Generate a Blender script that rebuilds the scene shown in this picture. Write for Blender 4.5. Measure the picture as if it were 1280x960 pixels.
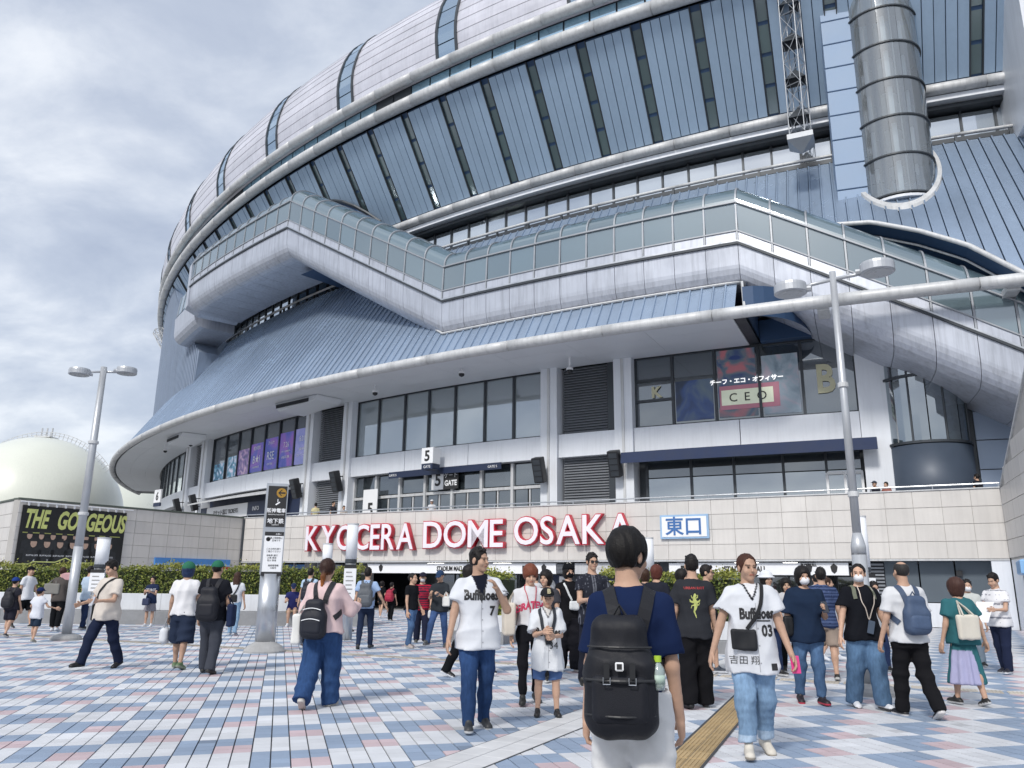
import bpy, math, random
import numpy as np
from mathutils import Matrix, Vector, Euler
for o in list(bpy.data.objects): bpy.data.objects.remove(o)
SC = bpy.context.scene
COL = SC.collection
R_ = math.radians
# ------------------------------------------------------------------ camera
CAM_H, CAM_F, CAM_P, CAM_R = 1.42, 985.0, R_(14.06), R_(0.6)
_rt, _up, _fw = Vector((1, 0, 0)), Vector((0, -math.sin(CAM_P), math.cos(CAM_P))), Vector((0, math.cos(CAM_P), math.sin(CAM_P)))
_r2 = _rt * math.cos(CAM_R) + _up * math.sin(CAM_R)
_u2 = _up * math.cos(CAM_R) - _rt * math.sin(CAM_R)
cam_data = bpy.data.cameras.new('camera')
cam = bpy.data.objects.new('camera', cam_data); COL.objects.link(cam)
cam.matrix_world = Matrix(((_r2.x, _u2.x, -_fw.x, 0), (_r2.y, _u2.y, -_fw.y, 0), (_r2.z, _u2.z, -_fw.z, CAM_H), (0, 0, 0, 1)))
cam_data.sensor_width = 36; cam_data.lens = CAM_F / 1280 * 36
cam_data.clip_start = 0.05; cam_data.clip_end = 4000
SC.camera = cam
SC.render.resolution_x, SC.render.resolution_y = 1024, 768
# ------------------------------------------------------------------ sky, sun, exposure
SUN_EL, SUN_AZ = R_(42), R_(206)          # azimuth clockwise from +Y: high, behind the camera and a little left
SC.view_settings.view_transform = 'Standard'; SC.view_settings.look = 'None'
SC.view_settings.gamma = 1; SC.view_settings.use_curve_mapping = False
SC.view_settings.exposure = 0.80
world = bpy.data.worlds.new('World'); SC.world = world; world.use_nodes = True
nt = world.node_tree; nt.nodes.clear()
def N(nt, t, **k):
    n = nt.nodes.new(t)
    for a, v in k.items():
        if a.startswith('i_'):
            key = a[2:]; key = int(key) if key.isdigit() else key.replace('_', ' ')
            n.inputs[key].default_value = v
        else: setattr(n, a, v)
    return n
def ramp(nt, fac, stops, interp='LINEAR'):
    r = N(nt, 'ShaderNodeValToRGB'); r.color_ramp.interpolation = interp
    e = r.color_ramp.elements
    while len(e) > 1: e.remove(e[-1])
    e[0].position = stops[0][0]; e[0].color = (*stops[0][1], 1)
    for p, c in stops[1:]:
        x = e.new(p); x.color = (*c, 1)
    nt.links.new(fac, r.inputs[0]); return r.outputs[0]
sky = N(nt, 'ShaderNodeTexSky', sky_type='NISHITA', sun_disc=False, sun_elevation=SUN_EL, sun_rotation=SUN_AZ, air_density=1.2, dust_density=2.0)
bg1 = N(nt, 'ShaderNodeBackground', i_Strength=0.10); nt.links.new(sky.outputs[0], bg1.inputs[0])
tc = N(nt, 'ShaderNodeTexCoord')
sep = N(nt, 'ShaderNodeSeparateXYZ'); nt.links.new(tc.outputs['Generated'], sep.inputs[0])
zz = N(nt, 'ShaderNodeMath', operation='MAXIMUM', i_1=0.0); nt.links.new(sep.outputs[2], zz.inputs[0])
za = N(nt, 'ShaderNodeMath', operation='ADD', i_1=0.42); nt.links.new(zz.outputs[0], za.inputs[0])
dv = N(nt, 'ShaderNodeVectorMath', operation='DIVIDE'); nt.links.new(tc.outputs['Generated'], dv.inputs[0])
cb = N(nt, 'ShaderNodeCombineXYZ'); [nt.links.new(za.outputs[0], cb.inputs[i]) for i in range(3)]
nt.links.new(cb.outputs[0], dv.inputs[1])
mp = N(nt, 'ShaderNodeMapping'); mp.inputs['Scale'].default_value = (1.0, 1.25, 0.05); mp.inputs['Location'].default_value = (3.3, 1.2, 0)
nt.links.new(dv.outputs[0], mp.inputs[0])
n1 = N(nt, 'ShaderNodeTexNoise', i_Scale=3.9, i_Detail=9.0, i_Roughness=0.56, i_Distortion=0.25); nt.links.new(mp.outputs[0], n1.inputs['Vector'])
n2 = N(nt, 'ShaderNodeTexNoise', i_Scale=0.9, i_Detail=3.0, i_Roughness=0.5); nt.links.new(mp.outputs[0], n2.inputs['Vector'])
mx = N(nt, 'ShaderNodeMix', data_type='FLOAT', i_0=0.28); nt.links.new(n1.outputs[0], mx.inputs[2]); nt.links.new(n2.outputs[0], mx.inputs[3])
cc = ramp(nt, mx.outputs[0], [(0.34, (0.37, 0.42, 0.53)), (0.44, (0.45, 0.50, 0.60)), (0.51, (0.55, 0.595, 0.68)), (0.58, (0.69, 0.725, 0.785)), (0.70, (0.86, 0.875, 0.90))])
bg2 = N(nt, 'ShaderNodeBackground', i_Strength=0.74); nt.links.new(cc, bg2.inputs[0])
mxs = N(nt, 'ShaderNodeMixShader', i_0=0.88); nt.links.new(bg1.outputs[0], mxs.inputs[1]); nt.links.new(bg2.outputs[0], mxs.inputs[2])
wo = N(nt, 'ShaderNodeOutputWorld'); nt.links.new(mxs.outputs[0], wo.inputs[0])
sd = bpy.data.lights.new('sun', 'SUN'); sd.energy = 1.5; sd.angle = R_(10); sd.color = (1, 0.96, 0.9)
sun = bpy.data.objects.new('sun', sd); COL.objects.link(sun)
_sv = Vector((math.sin(SUN_AZ) * math.cos(SUN_EL), math.cos(SUN_AZ) * math.cos(SUN_EL), math.sin(SUN_EL)))
sun.rotation_euler = _sv.to_track_quat('Z', 'Y').to_euler()
# ------------------------------------------------------------------ materials
MATS = {}
def mat(name, col, rough=.6, metal=0, var=.08, nscale=1.5, bump=0, bscale=60, spec=.5, objrand=0, streak=0, island=0, emit=0, stretch=None, coat=0):
    """procedural surface: base colour, soft blotches in world space, per piece variation, fine relief"""
    if name in MATS: return MATS[name]
    m = bpy.data.materials.new(name); m.use_nodes = True; t = m.node_tree; t.nodes.clear(); MATS[name] = m
    out = N(t, 'ShaderNodeOutputMaterial'); b = N(t, 'ShaderNodeBsdfPrincipled', i_Roughness=rough, i_Metallic=metal)
    b.inputs['Specular IOR Level'].default_value = spec; b.inputs['Coat Weight'].default_value = coat
    t.links.new(b.outputs[0], out.inputs[0])
    g = N(t, 'ShaderNodeNewGeometry'); vec = g.outputs['Position']
    if stretch:
        mpn = N(t, 'ShaderNodeMapping'); mpn.inputs['Scale'].default_value = stretch; t.links.new(vec, mpn.inputs[0]); vec2 = mpn.outputs[0]
    else: vec2 = vec
    nz = N(t, 'ShaderNodeTexNoise', i_Scale=nscale, i_Detail=6.0, i_Roughness=.6); t.links.new(vec2, nz.inputs['Vector'])
    mr = N(t, 'ShaderNodeMapRange', i_From_Min=.3, i_From_Max=.7, i_To_Min=1 - var, i_To_Max=1 + var); t.links.new(nz.outputs[0], mr.inputs[0])
    fac = mr.outputs[0]
    def mul(a, bb):
        x = N(t, 'ShaderNodeMath', operation='MULTIPLY'); t.links.new(a, x.inputs[0]); t.links.new(bb, x.inputs[1]); return x.outputs[0]
    if objrand:
        oi = N(t, 'ShaderNodeObjectInfo'); r = N(t, 'ShaderNodeMapRange', i_To_Min=1 - objrand, i_To_Max=1 + objrand); t.links.new(oi.outputs['Random'], r.inputs[0]); fac = mul(fac, r.outputs[0])
    if island:
        r = N(t, 'ShaderNodeMapRange', i_To_Min=1 - island, i_To_Max=1 + island); t.links.new(g.outputs['Random Per Island'], r.inputs[0]); fac = mul(fac, r.outputs[0])
    if streak:
        mp2 = N(t, 'ShaderNodeMapping'); mp2.inputs['Scale'].default_value = (2.2, 2.2, .12); t.links.new(vec, mp2.inputs[0])
        n3 = N(t, 'ShaderNodeTexNoise', i_Scale=2.5, i_Detail=5.0, i_Roughness=.7); t.links.new(mp2.outputs[0], n3.inputs['Vector'])
        r = N(t, 'ShaderNodeMapRange', i_From_Min=.45, i_From_Max=.75, i_To_Min=1.0, i_To_Max=1 - streak); t.links.new(n3.outputs[0], r.inputs[0]); fac = mul(fac, r.outputs[0])
    if isinstance(col, str):
        at = N(t, 'ShaderNodeAttribute', attribute_name=col); csock = at.outputs['Color']
        vm = N(t, 'ShaderNodeVectorMath', operation='SCALE'); t.links.new(csock, vm.inputs[0]); t.links.new(fac, vm.inputs['Scale'])
    else:
        vm = N(t, 'ShaderNodeVectorMath', operation='SCALE'); vm.inputs[0].default_value = col[:3]; t.links.new(fac, vm.inputs['Scale'])
    t.links.new(vm.outputs[0], b.inputs['Base Color'])
    if emit:
        t.links.new(vm.outputs[0], b.inputs['Emission Color']); b.inputs['Emission Strength'].default_value = emit
    rr = N(t, 'ShaderNodeMapRange', i_From_Min=.3, i_From_Max=.7, i_To_Min=max(.02, rough - .07), i_To_Max=min(1, rough + .07)); t.links.new(nz.outputs[0], rr.inputs[0]); t.links.new(rr.outputs[0], b.inputs['Roughness'])
    if bump:
        nb = N(t, 'ShaderNodeTexNoise', i_Scale=bscale, i_Detail=3.0); t.links.new(vec, nb.inputs['Vector'])
        bp = N(t, 'ShaderNodeBump', i_Strength=bump, i_Distance=.01); t.links.new(nb.outputs[0], bp.inputs['Height']); t.links.new(bp.outputs[0], b.inputs['Normal'])
    return m
def glass(name, tint, mirror=.3, see=0.0, rough=.03, gtint=(.85, .92, 1.0)):
    """window glass: tinted pane with a mirror-like sheen, optionally partly see-through"""
    if name in MATS: return MATS[name]
    m = bpy.data.materials.new(name); m.use_nodes = True; t = m.node_tree; t.nodes.clear(); MATS[name] = m
    out = N(t, 'ShaderNodeOutputMaterial'); b = N(t, 'ShaderNodeBsdfPrincipled', i_Roughness=.3); b.inputs['Base Color'].default_value = (*tint, 1)
    oi = N(t, 'ShaderNodeObjectInfo'); r = N(t, 'ShaderNodeMapRange', i_To_Min=.8, i_To_Max=1.2); t.links.new(oi.outputs['Random'], r.inputs[0])
    vm = N(t, 'ShaderNodeVectorMath', operation='SCALE'); vm.inputs[0].default_value = tint; t.links.new(r.outputs[0], vm.inputs['Scale']); t.links.new(vm.outputs[0], b.inputs['Base Color'])
    gl = N(t, 'ShaderNodeBsdfGlossy', i_Roughness=rough); gl.inputs[0].default_value = (*gtint, 1)
    g = N(t, 'ShaderNodeNewGeometry'); nz = N(t, 'ShaderNodeTexNoise', i_Scale=.7, i_Detail=1.0); t.links.new(g.outputs['Position'], nz.inputs['Vector'])
    bp = N(t, 'ShaderNodeBump', i_Strength=.05, i_Distance=.05); t.links.new(nz.outputs[0], bp.inputs['Height']); t.links.new(bp.outputs[0], gl.inputs['Normal'])
    base = b.outputs[0]
    if see:
        tr = N(t, 'ShaderNodeBsdfTransparent'); tr.inputs[0].default_value = (.8, .88, .9, 1)
        ms = N(t, 'ShaderNodeMixShader', i_0=see); t.links.new(base, ms.inputs[1]); t.links.new(tr.outputs[0], ms.inputs[2]); base = ms.outputs[0]
    fr = N(t, 'ShaderNodeFresnel', i_IOR=1.5); mr = N(t, 'ShaderNodeMapRange', i_To_Min=mirror, i_To_Max=1.0); t.links.new(fr.outputs[0], mr.inputs[0])
    ms = N(t, 'ShaderNodeMixShader'); t.links.new(mr.outputs[0], ms.inputs[0]); t.links.new(base, ms.inputs[1]); t.links.new(gl.outputs[0], ms.inputs[2])
    t.links.new(ms.outputs[0], out.inputs[0]); return m
# ------------------------------------------------------------------ mesh helpers
def link(o, parent=None):
    COL.objects.link(o)
    if parent is not None: o.parent = parent
    return o
def mesh(name, v, f, m=None, smooth=False):
    me = bpy.data.meshes.new(name); me.from_pydata([tuple(p) for p in v], [], [tuple(q) for q in f]); me.update()
    if m is not None:
        for x in (m if isinstance(m, (list, tuple)) else [m]): me.materials.append(x)
    if smooth: me.shade_smooth()
    return me
def obj(name, me, parent=None, loc=(0, 0, 0), rz=0, rot=None):
    o = bpy.data.objects.new(name, me); link(o, parent); o.location = loc
    o.rotation_euler = rot if rot is not None else (0, 0, rz)
    return o
def tag(o, label=None, cat=None, group=None, kind=None):
    if label: o['label'] = label
    if cat: o['category'] = cat
    if group: o['group'] = group
    if kind: o['kind'] = kind
    return o
def thing(name, label, cat, loc=(0, 0, 0), rz=0, group=None):
    o = bpy.data.objects.new(name, None); link(o); o.location = loc; o.rotation_euler = (0, 0, rz); o.empty_display_size = .2
    return tag(o, label, cat, group)
def dup(root, loc, rz=None, label=None, group=None):
    def cp(o, par):
        c = o.copy(); link(c, par)
        for ch in list(o.children): cp(ch, c)
        return c
    r = cp(root, None); r.location = loc
    if rz is not None: r.rotation_euler = (0, 0, rz)
    if label: r['label'] = label
    if group: r['group'] = group
    return r
class MB:
    """collects shapes into one mesh"""
    def __init__(s): s.v, s.f, s.mi, s.cur = [], [], [], 0
    def add(s, v, f):
        b = len(s.v); s.v += [tuple(p) for p in v]; s.f += [tuple(i + b for i in q) for q in f]; s.mi += [s.cur] * len(f); return s
    def box(s, x0, x1, y0, y1, z0, z1, bev=0):
        if bev <= 0:
            v = [(x, y, z) for z in (z0, z1) for y in (y0, y1) for x in (x0, x1)]
            return s.add(v, [(0, 2, 3, 1), (4, 5, 7, 6), (0, 1, 5, 4), (2, 6, 7, 3), (0, 4, 6, 2), (1, 3, 7, 5)])
        b = bev; v = []
        for z, e in ((z0, b), (z0 + b, 0), (z1 - b, 0), (z1, b)):
            v += [(x0 + e, y0 + e, z), (x1 - e, y0 + e, z), (x1 - e, y1 - e, z), (x0 + e, y1 - e, z)]
        f = [(3, 2, 1, 0), (12, 13, 14, 15)]
        for k in range(3):
            for i in range(4): f.append((k * 4 + i, k * 4 + (i + 1) % 4, k * 4 + 4 + (i + 1) % 4, k * 4 + 4 + i))
        return s.add(v, f)
    def tube(s, pts, r, n=8, cap=True):
        """round tube through pts; r a number or a list"""
        P = [Vector(p) for p in pts]; rs = r if isinstance(r, (list, tuple)) else [r] * len(P)
        v, f = [], []; prev = None
        for i, p in enumerate(P):
            d = (P[min(i + 1, len(P) - 1)] - P[max(i - 1, 0)]).normalized()
            if prev is None:
                a = Vector((0, 0, 1)) if abs(d.z) < .9 else Vector((1, 0, 0)); x = d.cross(a).normalized()
            else: x = (prev - d * prev.dot(d)).normalized()
            prev = x; y = d.cross(x)
            for k in range(n):
                t = 2 * math.pi * k / n; v.append(p + (x * math.cos(t) + y * math.sin(t)) * rs[i])
        for i in range(len(P) - 1):
            for k in range(n): f.append((i * n + k, i * n + (k + 1) % n, (i + 1) * n + (k + 1) % n, (i + 1) * n + k))
        if cap: f.append(tuple(range(n))[::-1]); f.append(tuple((len(P) - 1) * n + k for k in range(n)))
        return s.add(v, f)
    def lathe(s, prof, n=20, c=(0, 0, 0), sx=1, sy=1, a0=0, a1=360):
        full = abs(a1 - a0) >= 360; m = n if full else n + 1
        v, f = [], []
        for (r, z) in prof:
            for k in range(m):
                t = R_(a0 + (a1 - a0) * k / n); v.append((c[0] + r * math.cos(t) * sx, c[1] + r * math.sin(t) * sy, c[2] + z))
        for i in range(len(prof) - 1):
            for k in range(n):
                k2 = (k + 1) % m; f.append((i * m + k, i * m + k2, (i + 1) * m + k2, (i + 1) * m + k))
        if full:
            if prof[0][0] > 1e-4: f.append(tuple(range(m))[::-1])
            if prof[-1][0] > 1e-4: f.append(tuple((len(prof) - 1) * m + k for k in range(m)))
        return s.add(v, f)
    def prism(s, poly, y0, y1):
        """polygon in x,z extruded along y"""
        n = len(poly); v = [(p[0], y0, p[1]) for p in poly] + [(p[0], y1, p[1]) for p in poly]
        f = [tuple(range(n)), tuple(range(2 * n - 1, n - 1, -1))] + [(i, n + i, n + (i + 1) % n, (i + 1) % n) for i in range(n)]
        return s.add(v, f)
    def mesh(s, name, m, smooth=False):
        me = mesh(name, s.v, s.f, m, smooth)
        if isinstance(m, (list, tuple)): me.polygons.foreach_set('material_index', s.mi)
        return me
    def obj(s, name, m, parent=None, loc=(0, 0, 0), rz=0, smooth=False, rot=None): return obj(name, s.mesh(name, m, smooth), parent, loc, rz, rot)
_TS = bpy.data.scenes.new('lettering_bench'); _TXT = {}
def text_mesh(s, size=1.0, extrude=.01, offset=0.0, squeeze=1.0, shear=0.0, res=3, align='CENTER'):
    """lettering with the built-in font as a mesh in x,z facing -y, base line at z 0"""
    k = (s, size, extrude, offset, squeeze, shear, res, align)
    if k in _TXT: return _TXT[k].copy()
    c = bpy.data.curves.new('lettering', 'FONT'); c.body = s; c.size = size; c.extrude = extrude; c.offset = offset; c.resolution_u = res; c.align_x = align; c.shear = shear
    o = bpy.data.objects.new('lettering', c); _TS.collection.objects.link(o)
    with bpy.context.temp_override(scene=_TS, view_layer=_TS.view_layers[0]):
        dg = bpy.context.evaluated_depsgraph_get(); me = bpy.data.meshes.new_from_object(o.evaluated_get(dg))
    bpy.data.objects.remove(o); bpy.data.curves.remove(c)
    me.transform(Matrix(((squeeze, 0, 0, 0), (0, 0, -1, 0), (0, 1, 0, 0), (0, 0, 0, 1)))); me.materials.clear()
    _TXT[k] = me; return me.copy()
def lettering(name, s, m, parent, loc, size, rz=0, extrude=.008, rot=None, **k):
    me = text_mesh(s, size, extrude, **k); me.materials.append(m)
    return obj(name, me, parent, loc, rz, rot)
# ------------------------------------------------------------------ shared materials
M_white = mat('white_painted_panel', (.74, .77, .82), .42, 0, .04, .6, streak=.1, objrand=.03)
M_steel = mat('brushed_steel', (.52, .54, .57), .32, .85, .08, 2, objrand=.04)
M_lightmetal = mat('pale_grey_metal', (.58, .59, .60), .52, .15, .08, 1.2, streak=.25, objrand=.05)
M_silver = mat('silver_cladding', (.66, .66, .72), .38, .35, .09, .5, streak=.16, objrand=.07, bump=.05, bscale=9)
M_bluewall = mat('blue_ribbed_cladding', (.32, .43, .565), .48, .05, .06, .3, streak=.06, objrand=.05)
M_blueroof = mat('blue_seamed_roof', (.335, .42, .54), .26, .55, .07, .25, streak=.08, objrand=.06)
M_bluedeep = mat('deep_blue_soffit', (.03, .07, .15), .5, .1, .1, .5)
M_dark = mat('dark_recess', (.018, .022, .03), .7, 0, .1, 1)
M_darkframe = mat('charcoal_frame', (.05, .058, .068), .45, .3, .08, 2)
M_louvre = mat('grey_louvre', (.24, .255, .28), .5, .3, .06, 2, objrand=.06)
M_tube = mat('weathered_trough_metal', (.50, .53, .60), .38, .35, .07, .7, streak=.30, objrand=.05)
M_soffit = mat('white_soffit', (.66, .69, .73), .5, 0, .03, .6, objrand=.02)
M_tile = mat('beige_wall_tile', (.635, .61, .58), .42, 0, .05, .8, streak=.10, objrand=.045, bump=.06, bscale=30)
M_grout = mat('grey_grout', (.43, .415, .395), .8)
M_concrete = mat('grey_concrete', (.34, .34, .34), .8, 0, .16, 3, bump=.2, bscale=50)
M_black = mat('black_plastic', (.016, .017, .02), .45)
M_navy = mat('navy_board', (.014, .025, .065), .5)
M_whiteprint = mat('white_print', (.82, .83, .85), .55, var=.02)
M_blackprint = mat('black_print', (.02, .02, .022), .55, var=.02)
M_glass = glass('window_glass', (.085, .105, .115), .34)
M_glassdark = glass('dark_glass', (.022, .03, .035), .16)
M_glassblind = glass('glass_over_blinds', (.26, .30, .31), .28)
M_glassblue = glass('sky_blue_glass', (.12, .26, .36), .62, gtint=(.66, .86, 1.0))
M_glassstrip = glass('strip_glass', (.08, .13, .18), .42, gtint=(.72, .86, 1.0))
M_glasstube = glass('walkway_glass', (.12, .18, .205), .17, see=.20, rough=.10)
M_rib = mat('grey_walkway_rib', (.33, .35, .38), .45, .3, .08, 2)
M_glassslot = glass('slot_glass', (.085, .135, .14), .16, rough=.14)
M_glassband = glass('band_glass', (.22, .25, .27), .5)
# ================================================================== the stadium: rings round one axis
CX, CY = 53.93, 124.34
def polar(R, th, z=0.0):                                  # local to the axis
    return (R * math.sin(R_(th)), -R * math.cos(R_(th)), z)
def wpolar(R, th, z=0.0):
    p = polar(R, th, z); return (p[0] + CX, p[1] + CY, z)
_RM = {}
def ring_mesh(name, prof, w, m, n, smooth=False, cap=True):
    k = (tuple(prof), round(w, 4), m.name if not isinstance(m, (list, tuple)) else m[0].name, n, smooth)
    if k in _RM: return _RM[k]
    P, v, f = len(prof), [], []
    for i in range(n + 1):
        t = -w / 2 + w * i / n
        for (R, z) in prof: v.append(polar(R, t, z))
    for i in range(n):
        for j in range(P):
            j2 = (j + 1) % P; f.append((i * P + j, (i + 1) * P + j, (i + 1) * P + j2, i * P + j2))
    if cap: f.append(tuple(range(P))); f.append(tuple(range((n + 1) * P - 1, n * P - 1, -1)))
    me = mesh(name, v, f, m, smooth); _RM[k] = me; return me
def ring(name, prof, t0, t1, m, parent, n=None, smooth=False):
    w = t1 - t0
    if n is None: n = max(1, int(abs(w) / .6 + .5))
    me = ring_mesh(name, prof, w, m, n, smooth)
    if parent is stadium:                                             # parts carry children: keep them unrotated
        me = me.copy(); me.transform(Matrix.Rotation(R_((t0 + t1) / 2), 4, 'Z')); return obj(name, me, parent)
    return obj(name, me, parent, rz=R_((t0 + t1) / 2))
def rect(R0, R1, z0, z1): return [(R0, z0), (R1, z0), (R1, z1), (R0, z1)]
def disc(R, z, r, n=12, sx=1): return [(R + r * sx * math.cos(2 * math.pi * k / n), z + r * math.sin(2 * math.pi * k / n)) for k in range(n)]
stadium = thing('stadium_building', 'huge silver and blue domed stadium with glazed walkway zigzagging across its curved front', 'stadium', (CX, CY, 0))
T0, T1 = -78.0, -10.0
core = ring('inner_core', rect(80, 95.8, 0, 36), T0 - 12, T1 + 30, M_dark, stadium, 40)
# ---- silver dome: courses of panels between glazed strips
dome = ring('dome_shell', [(101.5, 31.2), (101.75, 33.4), (101.1, 35.9), (100.2, 37.7), (98.2, 39.4), (94, 41.2), (86, 43.3), (70, 46.5), (40, 50), (40, 49), (80, 40), (96, 32), (99, 31)], T0 - 12, T1 + 30, M_silver, stadium, 110, True)
dprof = []
for k in range(61):
    s = k / 60 * 10.0
    pts = [(0, 101.8, 31.25), (2.2, 102.12, 33.4), (4.6, 101.6, 35.75), (6.6, 100.55, 37.5), (8.6, 98.9, 38.7), (10.0, 97.6, 39.45)]
    ss = [p[0] for p in pts]; dprof.append((s, np.interp(s, ss, [p[1] for p in pts]), np.interp(s, ss, [p[2] for p in pts])))
def dpt(s):
    a = [d[0] for d in dprof]
    # smooth the profile a little
    r = sum(np.interp(min(10, max(0, s + q)), a, [d[1] for d in dprof]) for q in (-.8, -.4, 0, .4, .8)) / 5
    z = sum(np.interp(min(10, max(0, s + q)), a, [d[2] for d in dprof]) for q in (-.8, -.4, 0, .4, .8)) / 5
    return float(r), float(z)
NC = 13; CS = 9.75 / NC
strips = [-34.67 + 5.0 * k for k in range(-8, 3)]
def dome_course(s0, s1, out0, out1):
    a, b = dpt(s0), dpt(s1); mid = dpt((s0 + s1) / 2)
    return [(a[0] - .05, a[1]), (a[0] + out0, a[1]), (mid[0] + (out0 + out1) / 2 + .01, mid[1]), (b[0] + out1, b[1]), (b[0] - .05, b[1])]
for st in strips:
    t0, t1 = st + .42, st + 5.0 - .42
    for c in range(NC):
        ring('silver_panel', dome_course(c * CS + .009, (c + 1) * CS - .009, .055, .035), t0, t1, M_silver, dome, 9)
    for e in (-1, 1):
        pr = [(dpt(s)[0] + .13, dpt(s)[1]) for s in np.linspace(0, 9.7, 14)] + [(dpt(s)[0] - .02, dpt(s)[1]) for s in np.linspace(9.7, 0, 14)]
        ring('strip_frame', pr, st + e * .41 - .05, st + e * .41 + .05, M_darkframe, dome, 1)
    for c in range(8):
        ring('strip_pane', dome_course(c * 1.22 + .03, c * 1.22 + 1.17, .06, .06), st - .36, st + .36, M_glassstrip, dome, 1)
# ---- the two ring tubes with the sky-blue glass between
def pipe_run(name, R, z, r, m, par, t0, t1, step, n=14, gap=.012):
    t = t0
    while t < t1 - 1e-6:
        ring(name, disc(R, z, r, n), t + gap, t + step - gap, m, par, max(2, int(step / .5)), True); t += step
ringband = ring('ring_band', rect(100.6, 101.35, 29.9, 31.3), T0, T1, M_darkframe, stadium, 100)
pipe_run('upper_ring_pipe', 101.86, 31.28, .30, M_lightmetal, ringband, T0, T1, 1.74, 14)
pipe_run('lower_ring_pipe', 101.72, 29.72, .36, M_lightmetal, ringband, T0, T1, 1.74, 14)
t = -76.5
k = 0
while t < -24:
    m = M_darkframe if (k % 13 in (5, 6)) else M_glassblue
    ring('ring_pane', rect(101.42, 101.46, 30.05, 31.0), t + .03, t + .87 - .03, m, ringband, 1); t += .87; k += 1
# ---- leaning blue wall with glass slots
SL = [(98.05, 24.3), (101.45, 29.35)]
def lean(f): return (SL[0][0] + (SL[1][0] - SL[0][0]) * f, SL[0][1] + (SL[1][1] - SL[0][1]) * f)
nx, nz = .83, -.56                                                     # outward normal of the lean
def lean_slab(f0, f1, d0, d1):
    a, b = lean(f0), lean(f1); return [(a[0] + nx * d0, a[1] + nz * d0), (a[0] + nx * d1, a[1] + nz * d1), (b[0] + nx * d1, b[1] + nz * d1), (b[0] + nx * d0, b[1] + nz * d0)]
lw = ring('leaning_wall', lean_slab(0, 1, -.5, -.12), T0, T1, M_bluedeep, stadium, 100)
SP = 1.74
for k in range(-25, 10):
    c = -29.85 + SP * k
    if c < -74 or c > -11: continue
    if c > -60:
        for q in range(4): ring('slot_pane', lean_slab(.02 + .24 * q, .24 + .24 * q - .01, -.14, -.10), c - .13, c + .13, M_glassslot, lw, 1)
        for e in (-1, 1): ring('slot_trim', lean_slab(0, 1, -.10, .05), c + e * .15 - .012, c + e * .15 + .012, M_darkframe, lw, 1)
    n = 5; a0, a1 = c + .165, c + SP - .165
    for q in range(n):
        w = (a1 - a0) / n
        ring('blue_wall_panel', lean_slab(0.01, .985, -.1, .02 + .025 * (q % 2)), a0 + q * w + .012, a0 + (q + 1) * w - .012, M_bluewall, lw, 1)
# ---- window band under the leaning wall
wb = ring('window_band', rect(95.9, 96.85, 20.4, 24.3), T0, T1, M_darkframe, stadium, 100)
pipe_run('band_pipe', 98.05, 24.0, .27, M_lightmetal, wb, T0, T1, 1.68, 14)
ring('band_fascia', [(97.2, 23.45), (97.95, 23.45), (97.95, 23.72), (97.2, 23.72)], T0, T1, M_white, wb, 100)
ring('band_soffit', rect(96.5, 97.6, 23.2, 23.40), T0, T1, M_darkframe, wb, 100)
for k in range(60):
    t = -66 + .84 * k
    if t > -12: break
    ring('band_pane', rect(97.02, 97.05, 21.75, 23.1), t + .035, t + .84 - .035, M_glassband, wb, 1)
    ring('band_mullion', rect(96.9, 97.14, 21.6, 23.2), t - .03, t + .03, M_darkframe, wb, 1)
ring('band_sill', rect(96.9, 97.6, 21.40, 21.62), T0, T1, M_darkframe, wb, 100)
pipe_run('band_rail', 98.25, 21.42, .085, M_lightmetal, wb, T0, T1, 2.52, 8, .006)
for k in range(40):
    t = -68 + 1.26 * k
    ring('rail_post', rect(98.15, 98.28, 20.9, 21.4), t - .03, t + .03, M_darkframe, wb, 1)
# ---- glazed escalator walkway: sill line as (angle, height)
WALK = [(-55.5, 17.5), (-49.7, 23.3), (-49.3, 23.35), (-41.4, 23.35), (-33.8, 15.4), (-25.43, 15.45), (-14.0, 3.1)]
def sill(th):
    return float(np.interp(th, [w[0] for w in WALK], [w[1] for w in WALK]))
WR = 103.5
def walk_mesh(name, prof, t0, t1, m, n=1, smooth=False):
    P, v, f = len(prof), [], []
    for i in range(n + 1):
        t = t0 + (t1 - t0) * i / n; z = sill(t)
        for (dr, dz) in prof: v.append(polar(WR + dr, t, z + dz))
    for i in range(n):
        for j in range(P):
            j2 = (j + 1) % P; f.append((i * P + j, (i + 1) * P + j, (i + 1) * P + j2, i * P + j2))
    f.append(tuple(range(P))); f.append(tuple(range((n + 1) * P - 1, n * P - 1, -1)))
    return mesh(name, v, f, m, smooth)
def arc(cx, cz, r, a0, a1, n): return [(cx + r * math.cos(R_(a0 + (a1 - a0) * k / n)), cz + r * math.sin(R_(a0 + (a1 - a0) * k / n))) for k in range(n + 1)]
trough = [(0, -.10)] + [(-.02, -1.0)] + arc(-1.0, -1.05, .97, -6, -90, 6) + [(-4.2, -2.03), (-4.2, -1.9), (-1.0, -1.9)] + [(-.35, -.10)]
def shell(pts, th):                                                   # a thin band following pts
    return pts + [(p[0] - th, p[1] - th * .5) for p in reversed(pts)]
roofarc = [(-.12 - 1.5 * (1 - math.cos(R_(a))), 1.90 + 1.15 * math.sin(R_(a))) for a in range(0, 91, 9)]
walkway = obj('escalator_walkway', walk_mesh('escalator_walkway', [(-.4, -.1), (-.4, -.35), (-4.0, -.35), (-4.0, -.1)], -49.6, -14.0, M_louvre, 70), stadium)
edges = []
for a, b in zip(WALK[1:], WALK[2:]):
    n = max(1, round((b[0] - a[0]) / .76)); edges += [(a[0] + (b[0] - a[0]) * i / n, a[0] + (b[0] - a[0]) * (i + 1) / n) for i in range(n)]
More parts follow.
